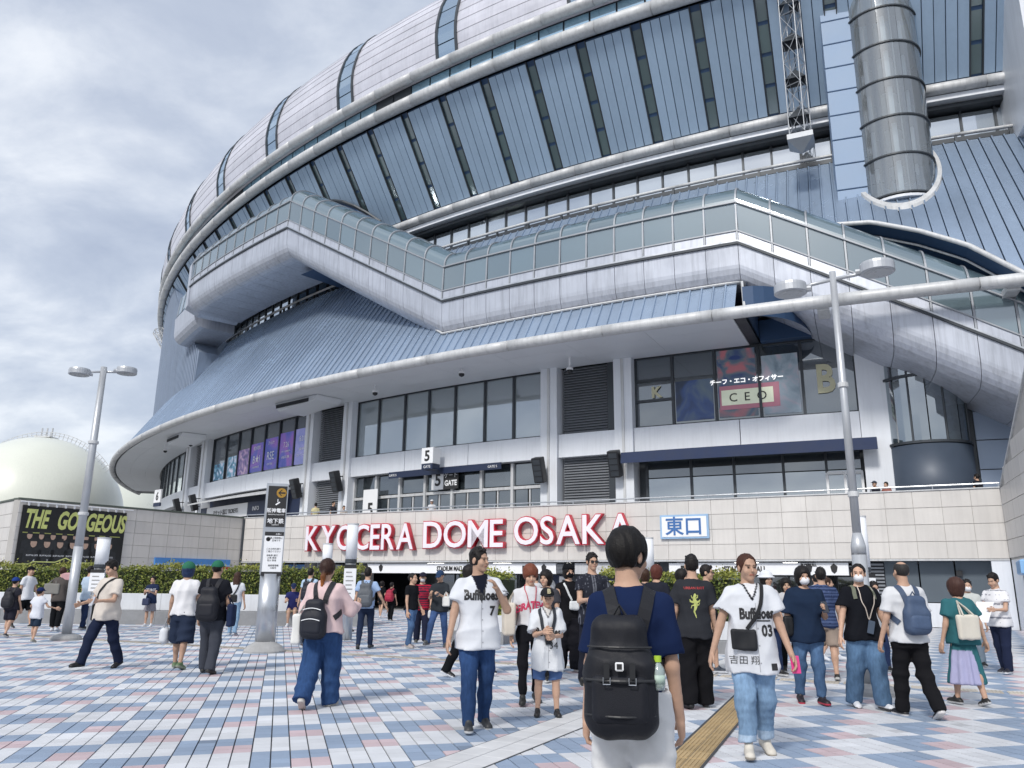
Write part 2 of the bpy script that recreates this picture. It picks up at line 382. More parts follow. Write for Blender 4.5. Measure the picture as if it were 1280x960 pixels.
for a, b in edges:
    g = .006
    obj('trough_panel', walk_mesh('trough_panel', trough, a + g, b - g, M_tube, 2, False), walkway)
    obj('sill_panel', walk_mesh('sill_panel', [(-.03, .08), (.02, .08), (.0, .52), (-.05, .52)], a + .03, b - .03, M_tube), walkway)
    obj('walkway_pane', walk_mesh('walkway_pane', [(-.06, .58), (-.03, .58), (-.07, 1.86), (-.10, 1.86)], a + .03, b - .03, M_glasstube), walkway)
    obj('walkway_roof_pane', walk_mesh('walkway_roof_pane', shell(roofarc + [(-2.7, 3.05)], .04), a + .025, b - .025, M_glasstube, 1, False), walkway)
    obj('walkway_rib', walk_mesh('walkway_rib', shell([(.05, 0), (.03, .55), (-.04, 1.88)] + [(p[0] + .05, p[1] + .04) for p in roofarc] + [(-2.7, 3.09)], .07), a - .02, a + .02, M_rib), walkway)
for nm, pr, m in (('sill_rail', [(-.05, -.10), (.09, -.10), (.09, .0), (-.05, .0)], M_darkframe), ('mid_rail', [(-.06, .50), (.05, .50), (.05, .56), (-.06, .56)], M_rib), ('eave_rail', [(-.14, 1.84), (.02, 1.84), (.02, 1.91), (-.14, 1.91)], M_rib), ('lower_rail', [(-.04, .02), (.06, .02), (.06, .09), (-.04, .09)], M_steel)):
    for a, b in zip(WALK[1:], WALK[2:]): obj(nm, walk_mesh(nm, pr, a[0], b[0], m, max(1, int((b[0] - a[0]) / .6))), walkway)
obj('inner_side', walk_mesh('inner_side', [(-4.2, -2.0), (-4.0, -2.0), (-3.4, 3.1), (-3.6, 3.1)], -49.6, -14, M_bluewall, 60), walkway)
obj('end_wall', walk_mesh('end_wall', [(.06, -1.6), (.06, 1.9), (-.4, 2.9), (-4, 3.1), (-4, -2.0), (-.9, -2.0)], -49.9, -49.62, M_tube), walkway)
# the lower box that turns in behind the left end
def end_box(name, prof, t0, t1, z0, z1, m, n=6):
    v, f = [], []; P_ = len(prof)
    for i in range(n + 1):
        t = t0 + (t1 - t0) * i / n; z = z0 + (z1 - z0) * i / n
        for (dr, dz) in prof: v.append(polar(WR + dr, t, z + dz))
    for i in range(n):
        for j in range(P_): j2 = (j + 1) % P_; f.append((i * P_ + j, (i + 1) * P_ + j, (i + 1) * P_ + j2, i * P_ + j2))
    f.append(tuple(range(P_))); f.append(tuple(range((n + 1) * P_ - 1, n * P_ - 1, -1))); return mesh(name, v, f, m)
obj('end_hopper', end_box('end_hopper', [(-.9, .2), (-.95, -1.0)] + arc(-1.8, -1.1, .85, 0, -90, 4) + [(-4.2, -2.0), (-4.2, .2)], -53.4, -50.4, 22.3, 22.6, M_tube), walkway)
obj('end_pane', end_box('end_pane', [(-.95, .25), (-.91, .25), (-1.1, 1.9), (-1.14, 1.9)], -53.1, -50.0, 22.4, 22.9, M_glasstube), walkway)
for q in range(5): obj('end_rib', end_box('end_rib', [(-.95, .2), (-.86, .2), (-1.05, 1.95), (-1.14, 1.95)], -53.1 + q * .75, -53.04 + q * .75, 22.4 + q * .1, 22.4 + q * .1, M_steel, 1), walkway)
# ---- blue seamed cone roof, cut where the walkway and the arched opening are
RO, RI = (104.30, 12.15), (98.35, 21.0)
def cone(z): f = (z - RO[1]) / (RI[1] - RO[1]); return RO[0] + (RI[0] - RO[0]) * f
EYE = [(-23.3, 16.43), (-22.5, 16.24), (-21.56, 15.28), (-20.75, 14.14), (-20.2, 12.83), (-19.4, 10.9), (-10, 10.9)]
roof = ring('cone_roof', [(RO[0] - .55, 12.4), (RO[0] - .3, 12.4), (RI[0] - .12, 20.9), (RI[0] - .4, 20.9)], T0, -41.8, M_bluedeep, stadium, 60)
def roof_panel(t0, t1, za0, za1, zb0, zb1):
    """za*: lower edge at either side, zb*: upper edge; a raised seam runs along the left side"""
    g = .008; w = t1 - t0; v, f = [], []
    for (t, off, side) in ((t0 + g, .0, 0), (t0 + g, .075, 0), (t0 + g + .035, .075, 0), (t0 + g + .045, .012, 0), (t1 - g, .012, 1), (t1 - g, .0, 1)):
        fr = (t - t0) / w
        for za, top in ((za0 + (za1 - za0) * fr, 0), (zb0 + (zb1 - zb0) * fr, 1)):
            v.append(polar(cone(za) + .83 * off, t, za + .56 * off))
    for i in range(5): f.append((2 * i, 2 * i + 1, 2 * i + 3, 2 * i + 2))
    f.append((10, 11, 1, 0)); f.append(tuple(2 * i for i in range(6))); f.append(tuple(2 * i + 1 for i in range(6))[::-1])
    return mesh('roof_panel', v, f, M_blueroof)
_FULL = roof_panel(-.14, .14, 12.2, 12.2, 20.95, 20.95)
def low_cut(t):                                                        # under the walkway trough
    return min(20.95, max(12.2, sill(t) - 1.75))
def up_cut(t):                                                         # behind the walkway roof
    z = sill(t) + 2.2
    if t > -23.3: z = max(z if t < -22 else 0, float(np.interp(t, [e[0] for e in EYE], [e[1] for e in EYE])))
    return z
t = -72.0
while t < -18.0:
    c = t + .14
    if t + .28 < -41.0: obj('roof_panel', _FULL, roof, rz=R_(c))
    else:
        if t + .28 <= -25.3:
            a, b = low_cut(t), low_cut(t + .28)
            if max(a, b) > 12.3: obj('roof_panel', roof_panel(t, t + .28, 12.2, 12.2, max(a, 12.25), max(b, 12.25)), roof)
        a, b = up_cut(t), up_cut(t + .28)
        if min(a, b) < 20.6: obj('roof_panel', roof_panel(t, t + .28, min(a, 20.9), min(b, 20.9), 20.95, 20.95), roof)
    t += .28
# backing of the cut roof: upper and lower aprons
def strip_mesh(name, rows, m, smooth=False):
    n = len(rows[0]); v = [p for r in rows for p in r]; f = []
    for i in range(len(rows) - 1):
        for j in range(n - 1): f.append((i * n + j, i * n + j + 1, (i + 1) * n + j + 1, (i + 1) * n + j))
    return mesh(name, v, f, m, smooth)
rows = []
for t in np.arange(-42, -17.9, .4):
    z = min(20.8, up_cut(t) + .05); rows.append([polar(cone(z) - .1, t, z), polar(cone(20.9) - .1, t, 20.9), polar(cone(20.9) - .4, t, 20.9), polar(cone(z) - .5, t, z)])
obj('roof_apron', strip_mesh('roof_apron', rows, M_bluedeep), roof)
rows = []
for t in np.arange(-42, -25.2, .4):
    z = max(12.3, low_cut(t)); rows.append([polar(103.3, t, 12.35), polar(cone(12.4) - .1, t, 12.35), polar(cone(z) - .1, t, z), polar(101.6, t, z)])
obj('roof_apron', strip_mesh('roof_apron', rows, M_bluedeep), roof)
# pale trim along the cut below the walkway
pts = [polar(cone(low_cut(t)) + .08, t, low_cut(t) + .02) for t in np.arange(-41.0, -25.2, .3) if low_cut(t) < 20.9] + [polar(104.2, -25.32, 12.3)]
MB().tube(pts, .06, 6).obj('cut_trim', M_lightmetal, roof)
obj('roof_cut_side', mesh('roof_cut_side', [polar(104.25, -25.3, 12.0), polar(cone(13.6) + .05, -25.3, 13.7), polar(100.5, -25.3, 13.7), polar(100.5, -25.3, 12.0)], [(0, 1, 2, 3)], M_bluedeep), roof)
# arched opening over the walkway on the right
eye = obj('arched_opening', strip_mesh('arched_opening', [[polar(99.2, t, 8.0), polar(99.2, t, 17.2)] for t in np.arange(-25, -13, .5)], M_bluewall), stadium)
for k in range(26):
    ring('recess_rib', rect(99.2, 99.26, 8.5, 16.9), -23.5 + k * .3, -23.5 + k * .3 + .2, M_bluewall, eye, 1)
ep = [polar(cone(z) + .05, t, z) for (t, z) in [(float(x), float(np.interp(x, [e[0] for e in EYE], [e[1] for e in EYE]))) for x in np.linspace(-24.2, -19.4, 30)]]
MB().tube(ep, .10, 8).obj('arch_trim', M_lightmetal, eye, smooth=True)
MB().tube([(p[0] * .992, p[1] * .992, p[2] - .28) for p in ep], .05, 6).obj('arch_trim', M_lightmetal, eye, smooth=True)
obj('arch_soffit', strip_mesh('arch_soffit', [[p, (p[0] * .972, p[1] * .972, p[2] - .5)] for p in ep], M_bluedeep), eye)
# small arch in the leaning wall above the left landing
sp = []
for k in range(17):
    t = -47.5 + 9.0 * k / 16; f = .50 + .46 * math.sin(math.pi * min(1, k / 16 * 1.0)) if k > 5 else .12 + .78 * k / 6
    t = -47.5 + 7.9 * k / 16; f = .08 + .44 * math.sin(math.pi * (k / 16) ** 1.7); a = lean(f); sp.append(polar(a[0] + .25, t, a[1] - .1))
MB().tube(sp, .12, 6).obj('small_arch_trim', M_darkframe, lw)
obj('small_arch_recess', strip_mesh('small_arch_recess', [[p, polar(99.0, -47.5 + 7.9 * k / 16, 24.2)] for k, p in enumerate(sp)], M_bluedeep), lw)
# ---- rim: soffit boards, edge fascia, pipe
soff = ring('soffit', rect(99.6, 104.1, 12.0, 12.3), T0, -25.35, M_darkframe, stadium, 90)
t = -76.0
while t < -26.0:
    t1 = min(t + 2.1, -25.4)
    for a, b in ((99.9, 101.3), (101.3, 102.7), (102.7, 104.05)): ring('soffit_board', rect(a + .006, b - .006, 11.93, 11.99), t + .004, t1 - .004, M_soffit, soff, 4)
    t = t1
pipe_run('rim_pipe', 104.42, 12.02, .25, M_lightmetal, soff, T0, T1, 2.6, 14, .012)
# curved navy return where the canopy stops, and the beam beyond it
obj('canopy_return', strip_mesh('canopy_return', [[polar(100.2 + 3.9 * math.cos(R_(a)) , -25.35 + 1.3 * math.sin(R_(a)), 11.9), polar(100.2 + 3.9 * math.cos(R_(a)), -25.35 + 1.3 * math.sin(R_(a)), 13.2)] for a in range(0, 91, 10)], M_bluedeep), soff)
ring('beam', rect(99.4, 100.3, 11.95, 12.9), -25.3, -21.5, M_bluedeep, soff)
for t in (-23.7, -20.2): ring('pipe_bracket', rect(103.2, 104.3, 11.7, 11.95), t - .12, t + .12, M_lightmetal, soff, 1)
# ---- upper facade R 100 on the deck: columns, spandrels, glazing, louvres
Z_DECK, Z_DOOR, Z_SPB, Z_SPT, Z_TOP = 3.55, 6.0, 7.35, 8.55, 11.93
fac = ring('deck_facade', rect(99.0, 99.5, 3.5, 11.95), T0, T1, M_darkframe, stadium, 100)
cols = [(-53.93, -53.13), (-51.47, -50.69), (-42.04, -41.56), (-39.82, -39.36), (-31.55, -31.02), (-29.27, -28.75), (-23.15, -22.1)]
for a, b in cols:
    ring('white_column', rect(99.5, 100.3, 3.56, 11.94), a, b, M_white, fac, 1)
    if b - a < .9: ring('column_groove', rect(100.26, 100.36, 3.56, 11.9), (a + b) / 2 - .035, (a + b) / 2 + .035, M_lightmetal, fac, 1)
def spandrel(t0, t1, z0, z1, step=2.4):
    n = max(1, round((t1 - t0) / step)); w = (t1 - t0) / n
    for i in range(n): ring('spandrel_panel', rect(99.5, 100.15, z0, z1), t0 + i * w + .01, t0 + (i + 1) * w - .01, M_white, fac, 3)
def glazing(t0, t1, z0, z1, edges_, m, R=99.72, split=()):
    E_ = [t0] + list(edges_) + [t1]
    for a, b in zip(E_, E_[1:]):
        zs = [z0] + list(split) + [z1]
        for c, d in zip(zs, zs[1:]): ring('window_pane', rect(R, R + .03, c + .04, d - .04), a + .03, b - .03, m, fac, 1)
    for e in E_: ring('mullion', rect(R - .1, R + .13, z0, z1), e - .035, e + .035, M_darkframe, fac, 1)
    for z in [z0, z1] + list(split): ring('transom', rect(R - .1, R + .10, z - .05, z + .05), t0, t1, M_darkframe, fac)
def louvre(t0, t1, z0, z1):
    n = int((z1 - z0) / .13)
    ring('louvre_frame', rect(99.5, 99.95, z0, z1), t0, t0 + .3 * (t1 - t0) / 2, M_darkframe, fac, 1) if False else None
    for i in range(n):
        z = z0 + (z1 - z0) * i / n; ring('louvre_slat', [(99.70, z + .115), (99.73, z + .125), (99.84, z + .02), (99.81, z)], t0 + .08, t1 - .3, M_louvre, fac, 1)
    ring('louvre_jamb', rect(99.5, 99.9, z0, z1), t1 - .28, t1 - .02, M_darkframe, fac, 1)
glazing(-28.75, -23.15, Z_SPT, Z_TOP, (-27.69, -26.55, -25.42, -24.38), M_glassdark)
glazing(-39.36, -31.55, Z_SPT, Z_TOP, (-38.27, -37.03, -35.96, -34.86, -33.7, -32.64), M_glassblind)
glazing(-50.69, -42.04, Z_SPT, Z_TOP, (-49.11, -47.82, -46.65, -45.45, -44.3, -43.18), M_glassdark)
glazing(-63.4, -53.93, Z_SPT, Z_TOP, (-62, -60.6, -59.3, -58, -56.7, -55.3), M_glassblind)
for a, b in ((-31.02, -29.27), (-41.56, -39.82), (-53.13, -51.47)): louvre(a, b, Z_SPT + .02, Z_TOP)
for a, b in ((-28.75, -23.15), (-31.02, -29.27), (-39.36, -31.55), (-41.56, -39.82), (-50.69, -42.04), (-53.13, -51.47), (-64, -53.93)): spandrel(a, b, Z_SPB, Z_SPT - .06)
louvre(-31.02, -29.27, Z_DECK, Z_SPB - .02); louvre(-41.56, -39.82, Z_DECK, Z_SPB - .02)
# subdivided pane beside the column and a transom in it
ring('transom', rect(99.62, 99.84, 10.75, 10.87), -28.75, -27.69, M_darkframe, fac, 1); ring('transom', rect(99.62, 99.84, 9.75, 9.87), -28.75, -27.69, M_darkframe, fac, 1)
# gate doors: transom lights over pairs of pale framed doors
ge = np.linspace(-39.36, -31.55, 8)
for a, b in zip(ge, ge[1:]):
    ring('transom_light', rect(99.66, 99.69, 6.18, 7.25), a + .05, b - .05, M_glassdark, fac, 1)
    m_ = (a + b) / 2
    for c, d in ((a, m_), (m_, b)):
        dr = ring('gate_door', rect(99.66, 99.69, 3.65, 5.95), c + .06, d - .06, M_glassdark, fac, 1)
        ring('door_frame', rect(99.64, 99.74, 3.6, 6.0), c, c + .05, M_lightmetal, fac, 1)
    ring('door_head', rect(99.6, 99.8, 5.97, 6.12), a, b, M_lightmetal, fac, 1)
    ring('door_post', rect(99.6, 99.84, 3.56, 7.3), a - .045, a + .045, M_lightmetal, fac, 1)
for a, b in ((-28.5, -27.3), (-27.3, -26.2), (-26.2, -25.0), (-25.0, -24.0), (-24.0, -23.2)):
    ring('shop_pane', rect(99.66, 99.69, 3.7, 6.1), a + .03, b - .03, M_glass, fac, 1); ring('shop_pane', rect(99.66, 99.69, 6.15, 6.9), a + .03, b - .03, M_glassdark, fac, 1)
    ring('shop_mullion', rect(99.6, 99.78, 3.56, 7.0), a - .03, a + .03, M_darkframe, fac, 1)
for a in (-24.0, -23.6, -23.22): ring('shop_door_stile', rect(99.7, 99.82, 3.56, 6.0), a - .03, a + .03, M_whiteprint, fac, 1)
ring('shop_door_head', rect(99.7, 99.82, 5.92, 6.05), -24.0, -23.2, M_whiteprint, fac, 1)
M_awning = mat('navy_awning_cloth', (.020, .034, .085), .75, 0, .12, 1.5, bump=.1, bscale=200)
ring('navy_awning', [(100.2, 7.32), (101.0, 7.22), (101.05, 6.72), (101.0, 6.72), (100.95, 7.12), (100.2, 7.2)], -28.95, -22.85, M_awning, fac, 10)
# ticket shop under the second window bay
ring('shop_front', rect(99.52, 99.7, 3.56, 7.3), -50.6, -42.1, M_navy, fac)
ring('shop_canopy', [(99.8, 7.25), (101.6, 6.75), (101.6, 6.65), (99.8, 7.1)], -50.2, -43.0, M_lightmetal, fac)
ring('shop_sign_board', rect(100.4, 100.5, 5.55, 6.45), -49.6, -45.6, M_whiteprint, fac)
ring('shop_sign_end', rect(100.4, 100.52, 5.55, 6.45), -45.6, -44.2, M_navy, fac); ring('shop_sign_end', rect(100.4, 100.52, 5.4, 6.5), -50.3, -49.62, M_navy, fac)
for k in range(5): ring('shop_poster', rect(99.75, 99.78, 4.4, 5.4), -44.0 + k * .35, -43.75 + k * .35, M_whiteprint, fac, 1)
# ---- round stair drum and dark bay at the right end, panelled wall beyond
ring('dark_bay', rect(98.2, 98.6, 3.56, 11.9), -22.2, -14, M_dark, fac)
drum = MB(); drum.lathe([(1.62, 3.56), (1.62, 6.85)], 32); c0 = polar(99.5, -21.75)
dr = drum.obj('stair_drum', mat('blue_grey_drum', (.06, .08, .115), .5, .1, .06, .8), stadium, c0, smooth=True)
for k in range(16): MB().lathe([(1.58, 6.93), (1.58, 12.0)], 2, a0=k * 22.5 + .8, a1=k * 22.5 + 21.7).obj('drum_pane', glass('drum_glass', (.05, .07, .07), .3, see=.3), dr)
for z in (6.88, 9.6): MB().lathe([(1.56, z), (1.66, z), (1.66, z + .1), (1.56, z + .1), (1.56, z)], 32).obj('drum_ring', M_darkframe, dr)
for k in range(8): MB().tube([(1.6 * math.cos(R_(45 * k)), 1.6 * math.sin(R_(45 * k)), 6.9), (1.6 * math.cos(R_(45 * k)), 1.6 * math.sin(R_(45 * k)), 12)], .04, 6).obj('drum_post', M_darkframe, dr)
M_bpanel = mat('blue_grey_wall_panel', (.25, .31, .41), .35, .3, .06, .7, objrand=.06)
for i in range(6):
    for j in range(7): ring('wall_panel', rect(99.3, 99.6, 3.56 + j * 1.18 + .02, 3.56 + (j + 1) * 1.18 - .02), -20.75 + i * .95 + .015, -20.75 + (i + 1) * .95 - .015, M_bpanel, fac, 1)
# ---- glass lift tower on the roof
tw = obj('lift_tower', MB().lathe([(.42, 17.55), (.42, 44)], 20).mesh('lift_tower', mat('lift_core', (.62, .65, .68), .5, 0, .15, 2, streak=.35), True), stadium, polar(99.4, -21.72))
M_glift = glass('lift_glass', (.58, .63, .66), .12, see=.74, rough=.06)
for q in range(14):
    z0 = 17.7 + q * 1.85
    for k in range(12): MB().lathe([(1.55, z0 + .04), (1.55, z0 + 1.81)], 4, a0=k * 30 + .2, a1=k * 30 + 29.8).obj('lift_pane', M_glift, tw, smooth=True)
    MB().lathe([(1.5, z0 - .035), (1.61, z0 - .035), (1.61, z0 + .035), (1.5, z0 + .035), (1.5, z0 - .035)], 48).obj('lift_ring', M_darkframe, tw, smooth=False)
for k in range(6):
    c, s = math.cos(R_(60 * k + 20)), math.sin(R_(60 * k + 20)); MB().tube([(1.5 * c, 1.5 * s, 17.65), (1.5 * c, 1.5 * s, 43)], .03, 6).obj('lift_post', M_lightmetal, tw)
MB().lathe([(.2, 17.5), (1.56, 17.5), (1.56, 17.62), (.2, 17.62)], 36).obj('lift_base', M_white, tw, smooth=False)
cl_ = MB().lathe([(1.64, -.10), (1.80, -.10), (1.80, .10), (1.64, .10), (1.64, -.10)], 48).mesh('lift_collar', M_lightmetal); _sh = polar(1, -21.72)
for v_ in cl_.vertices: v_.co.z += 19.50 - 1.487 * (v_.co.x * _sh[0] + v_.co.y * _sh[1])
obj('lift_collar', cl_, tw)
for k in range(10):
    c, s = math.cos(R_(36 * k)), math.sin(R_(36 * k)); MB().box(-.07, .07, -.10, .10, 17.65, 43).obj('lift_guide', M_white if k % 2 else M_darkframe, tw, (.85 * c, .85 * s, 0), R_(36 * k))
MB().box(-.5, .5, -.6, .6, 17.65, 43, .0).obj('lift_back', M_steel, tw, (-1.2, 1.5, 0), R_(-22))
for q in range(24): MB().box(-.62, .62, -.5, .5, 17.3 + q * 1.25, 18.5 + q * 1.25, .02).obj('fin_panel', mat('blue_fin_panel', (.26, .355, .50), .55, 0, .05, .6, objrand=.04), tw, polar(1.95, -100), R_(-20))
# ---- lattice mast hanging in front of the leaning wall
def lattice(name, base, top, w, par, n, m=M_steel, r=.035):
    b = MB(); B, T = Vector(base), Vector(top); ax = (T - B).normalized(); sx = ax.orthogonal().normalized(); sy = ax.cross(sx)
    cs = [(sx * math.cos(R_(a)) + sy * math.sin(R_(a))) * w for a in (45, 135, 225, 315)]
    for c in cs: b.tube([B + c, T + c], r, 6)
    for i in range(n):
        p0, p1 = B.lerp(T, i / n), B.lerp(T, (i + 1) / n)
        for k in range(4):
            b.tube([p0 + cs[k], p1 + cs[(k + 1) % 4]], r * .6, 5); b.tube([p0 + cs[(k + 1) % 4], p1 + cs[k]], r * .6, 5); b.tube([p1 + cs[k], p1 + cs[(k + 1) % 4]], r * .7, 5)
    return b.obj(name, m, par)
mast = lattice('lattice_mast', polar(101.0, -23.9, 21.2), polar(101.0, -23.9, 44), .50, stadium, 18, M_rib, .026)
c = Vector(polar(101.0, -23.9, 20.85))
mb = MB(); q = [c + Vector((s * .6 * math.cos(R_(a)), s * .6 * math.sin(R_(a)), 0)) for s, a in ((1.3, 20), (1.3, 110), (1.3, 200), (1.3, 290))]
mb.add([*q, c + Vector((0, 0, -.55)), *[p + Vector((0, 0, .25)) for p in q]], [(0, 1, 4), (1, 2, 4), (2, 3, 4), (3, 0, 4), (5, 6, 7, 8), (0, 5, 6, 1), (1, 6, 7, 2), (2, 7, 8, 3), (3, 8, 5, 0)])
mb.obj('mast_foot', M_rib, mast)
for z in range(22, 44, 2): MB().add([polar(100.6, -24.15, z), polar(101.4, -24.15, z), polar(101.0, -23.9, z + .7), polar(101.4, -23.65, z), polar(100.6, -23.65, z)], [(0, 1, 2), (1, 3, 2), (3, 4, 2), (4, 0, 2)]).obj('mast_plate', M_darkframe, mast)
lattice('far_lattice', (-36.9 - CX, 84.0 - CY, 23.9), (-39.6 - CX, 84.0 - CY, 28.2), .62, stadium, 6, M_lightmetal, .05)
# ---- buttress walls at either end
def buttress(name, outline, R, m, n=14):
    """outline: (angle_left, angle_right, z) rows on a cylinder of radius R, 3 m deep"""
    rows = []
    for (a, b, z) in outline: rows.append([polar(R, a + (b - a) * i / n, z) for i in range(n + 1)] + [polar(R - 3, b, z)])
    return obj(name, strip_mesh(name, rows, m), stadium)
M_butt = mat('grey_ribbed_buttress', (.27, .33, .43), .5, .2, .08, .8, streak=.2)
bl = buttress('left_buttress', [(-78, -52.4, 13.5), (-78, -51.9, 17.0), (-78, -51.7, 19.3), (-78, -55.5, 24.0), (-78, -59.6, 29.3)], 101.2, M_butt, 40)
for k in range(48):
    t = -64.5 + .27 * k; zt = float(np.interp(t, [-59.6, -55.5, -51.7], [29.2, 24.0, 19.3]))
    if t < -52: ring('buttress_rib', rect(101.2, 101.26, 13.5, min(29.2, zt) - .05), t, t + .12, M_butt, bl, 1)
br = ring('right_buttress', rect(97, 101.5, 20.6, 40), -18.8, -12, M_white, stadium)
for k in range(14): ring('buttress_rib', rect(101.5, 101.58, 20.6, 40), -18.7 + k * .4, -18.7 + k * .4 + .2, M_white, br, 1)
# ---- soffit light hatches
for (th_, L) in ((-40.6, 4.4), (-50.6, 3.8)):
    x, y, _z = wpolar(102.0, th_); rz = th_
    h = MB(); h.prism([(-L / 2, .0), (L / 2, .0), (L / 2 - .3, -.28), (-L / 2 + .6, -.55)], -.9, .9)
    hh = h.obj('soffit_hatch', M_soffit, stadium, (x - CX, y - CY, 11.9), R_(rz))
    MB().box(-L / 2 + .3, L / 2 - .8, -.95, -.91, -.32, -.1).obj('hatch_slot', M_dark, hh)
# ---- small dome cameras and loudspeakers
cam_spots = [((2.76, 36.49), 'white-stemmed dome camera under the canopy above the louvred bay', .5), ((-24.88, 60.54), 'dome camera on the far left soffit beside the light hatch', .3), ((-28.24, 63.79), 'dome camera at the left end of the canopy soffit', .3), ((-7.61, 42.66), 'dome camera on the soffit left of the gate number cube', .25), ((-2.57, 38.81), 'dome camera on the soffit above the middle of the gate windows', .12)]
for (x, y), lab, st in cam_spots:
    c = thing('dome_camera', lab, 'camera', (x, y, 11.93), 0, 'cameras under the canopy')
    MB().tube([(0, 0, 0), (0, 0, -st)], .05, 8).obj('stem', M_whiteprint, c)
    MB().lathe([(.02, -st - .02), (.16, -st - .05), (.17, -st - .16)], 14).obj('housing', M_whiteprint, c)
    MB().lathe([(.15, -st - .16), (.13, -st - .27), (.02, -st - .33)], 14).obj('lens_dome', M_black, c, smooth=True)
spk = [(-31.41, 6.7, 'dark loudspeaker on the column right of the gate doors'), (-29.15, 6.75, 'dark loudspeaker on the column left of the navy awning'), (-41.9, 6.9, 'dark loudspeaker on the column behind the wayfinding sign'), (-39.6, 7.05, 'dark loudspeaker on the column left of the gate doors'), (-50.8, 7.0, 'dark loudspeaker on the column left of the ticket shop'), (-53.2, 7.0, 'dark loudspeaker on the leftmost white column')]
for t, z, lab in spk:
    s = thing('loudspeaker', lab, 'loudspeaker', wpolar(100.85, t, z), R_(t), 'loudspeakers on the facade')
    MB().box(-.26, .26, -.2, .2, -.62, .62, .03).obj('cabinet', M_black, s, rot=(R_(18), 0, 0))
    MB().tube([(0, .1, .3), (0, .5, .35)], .04, 6).obj('bracket', M_darkframe, s); MB().tube([(0, .1, -.3), (0, .5, -.25)], .04, 6).obj('bracket', M_darkframe, s)
    for q in range(4): MB().box(-.2, .2, -.215, -.205, -.55 + q * .28, -.32 + q * .28).obj('grille', M_darkframe, s, rot=(R_(18), 0, 0))
# ================================================================== ground and paving
gm = mesh('ground', [(-900, -300, -.03), (900, -300, -.03), (900, 1500, -.03), (-900, 1500, -.03)], [(0, 1, 2, 3)], M_concrete)
tag(obj('ground', gm), kind='structure')
G_AZ = R_(-15.8); GC = np.array([math.sin(G_AZ), math.cos(G_AZ)]); GR = np.array([math.cos(G_AZ), -math.sin(G_AZ)])
TS = .157
M_paver = mat('paver_colours', 'Col', .62, 0, .09, 1.3, island=.045, spec=.25)
M_joint = mat('paving_joint', (.055, .058, .065), .9)
# plaza sheet: bedding under the pavers, far part carries the same pattern
def plaza_far_mat():
    m = bpy.data.materials.new('far_paving'); m.use_nodes = True; t = m.node_tree; b = t.nodes['Principled BSDF']; b.inputs['Roughness'].default_value = .6
    g = N(t, 'ShaderNodeNewGeometry'); mpn = N(t, 'ShaderNodeMapping'); mpn.inputs['Rotation'].default_value = (0, 0, G_AZ); mpn.inputs['Scale'].default_value = (1 / (4 * TS), 1 / (4 * TS), 1)
    t.links.new(g.outputs['Position'], mpn.inputs[0]); ck = N(t, 'ShaderNodeTexChecker', i_Scale=1.0); ck.inputs[1].default_value = (.60, .62, .66, 1); ck.inputs[2].default_value = (.30, .36, .46, 1)
    t.links.new(mpn.outputs[0], ck.inputs[0]); t.links.new(ck.outputs[0], b.inputs['Base Color']); return m
PZ = [(-60, -12), (40, -12), (40, 14), (17.2, 27.5), (-15.2, 45.55), (-24, 50), (-60, 62)]
pz = obj('plaza', mesh('plaza', [(x, y, -.010) for x, y in PZ], [tuple(range(len(PZ)))], M_joint)); tag(pz, kind='structure')
# light diagonal band and tan guide paving
STRIP_P, STRIP_D, STRIP_W = np.array([.76, 9.05]), np.array([math.sin(R_(27.5)), math.cos(R_(27.5))]), .215
TAC_P, TAC_D, TAC_W = np.array([2.06, 8.45]), np.array([math.sin(R_(22.9)), math.cos(R_(22.9))]), .152
TACX_P, TACX_D = np.array([3.37, 13.20]), np.array([math.sin(R_(115)), math.cos(R_(115))])
def dist(P, p, d): return (P[..., 0] - p[0]) * d[1] - (P[..., 1] - p[1]) * d[0]
def along(P, p, d): return (P[..., 0] - p[0]) * d[0] + (P[..., 1] - p[1]) * d[1]
ii, jj = np.meshgrid(np.arange(-230, 260), np.arange(-30, 230)); ii, jj = ii.ravel(), jj.ravel()
rc = -.12 + (ii + .5) * TS; cc_ = 6.9 + (jj + .5) * TS
XY = np.outer(cc_, GC) + np.outer(rc, GR)
def wall_side(P): u = np.array([.8728, -.4881]); n = np.array([-.4881, -.8728]); return (P - np.array([-15.21, 45.53])) @ n
az = np.arctan2(XY[:, 0], XY[:, 1]); ok = (wall_side(XY) > .1) & (np.abs(az) < R_(45)) & (XY[:, 1] > 3.0) & (XY[:, 1] < 40)
sd_ = dist(XY, STRIP_P, STRIP_D); td_ = dist(XY, TAC_P, TAC_D); xd_ = dist(XY, TACX_P, TACX_D)
on_strip = np.abs(sd_) < STRIP_W
XY, ii, jj, on_strip = XY[ok], ii[ok], jj[ok], on_strip[ok]
rng = np.random.default_rng(4)
blue = ((ii // 4 + jj // 4) % 2 == 0); pink = blue & (ii % 4 >= 2) & (jj % 4 < 2)
C_W, C_B, C_P, C_S = np.array([.60, .615, .645]), np.array([.265, .335, .445]), np.array([.52, .415, .44]), np.array([.60, .605, .61])
colr = np.where(blue[:, None], C_B, C_W); colr = np.where(pink[:, None], C_P, colr); colr = colr * 1.0
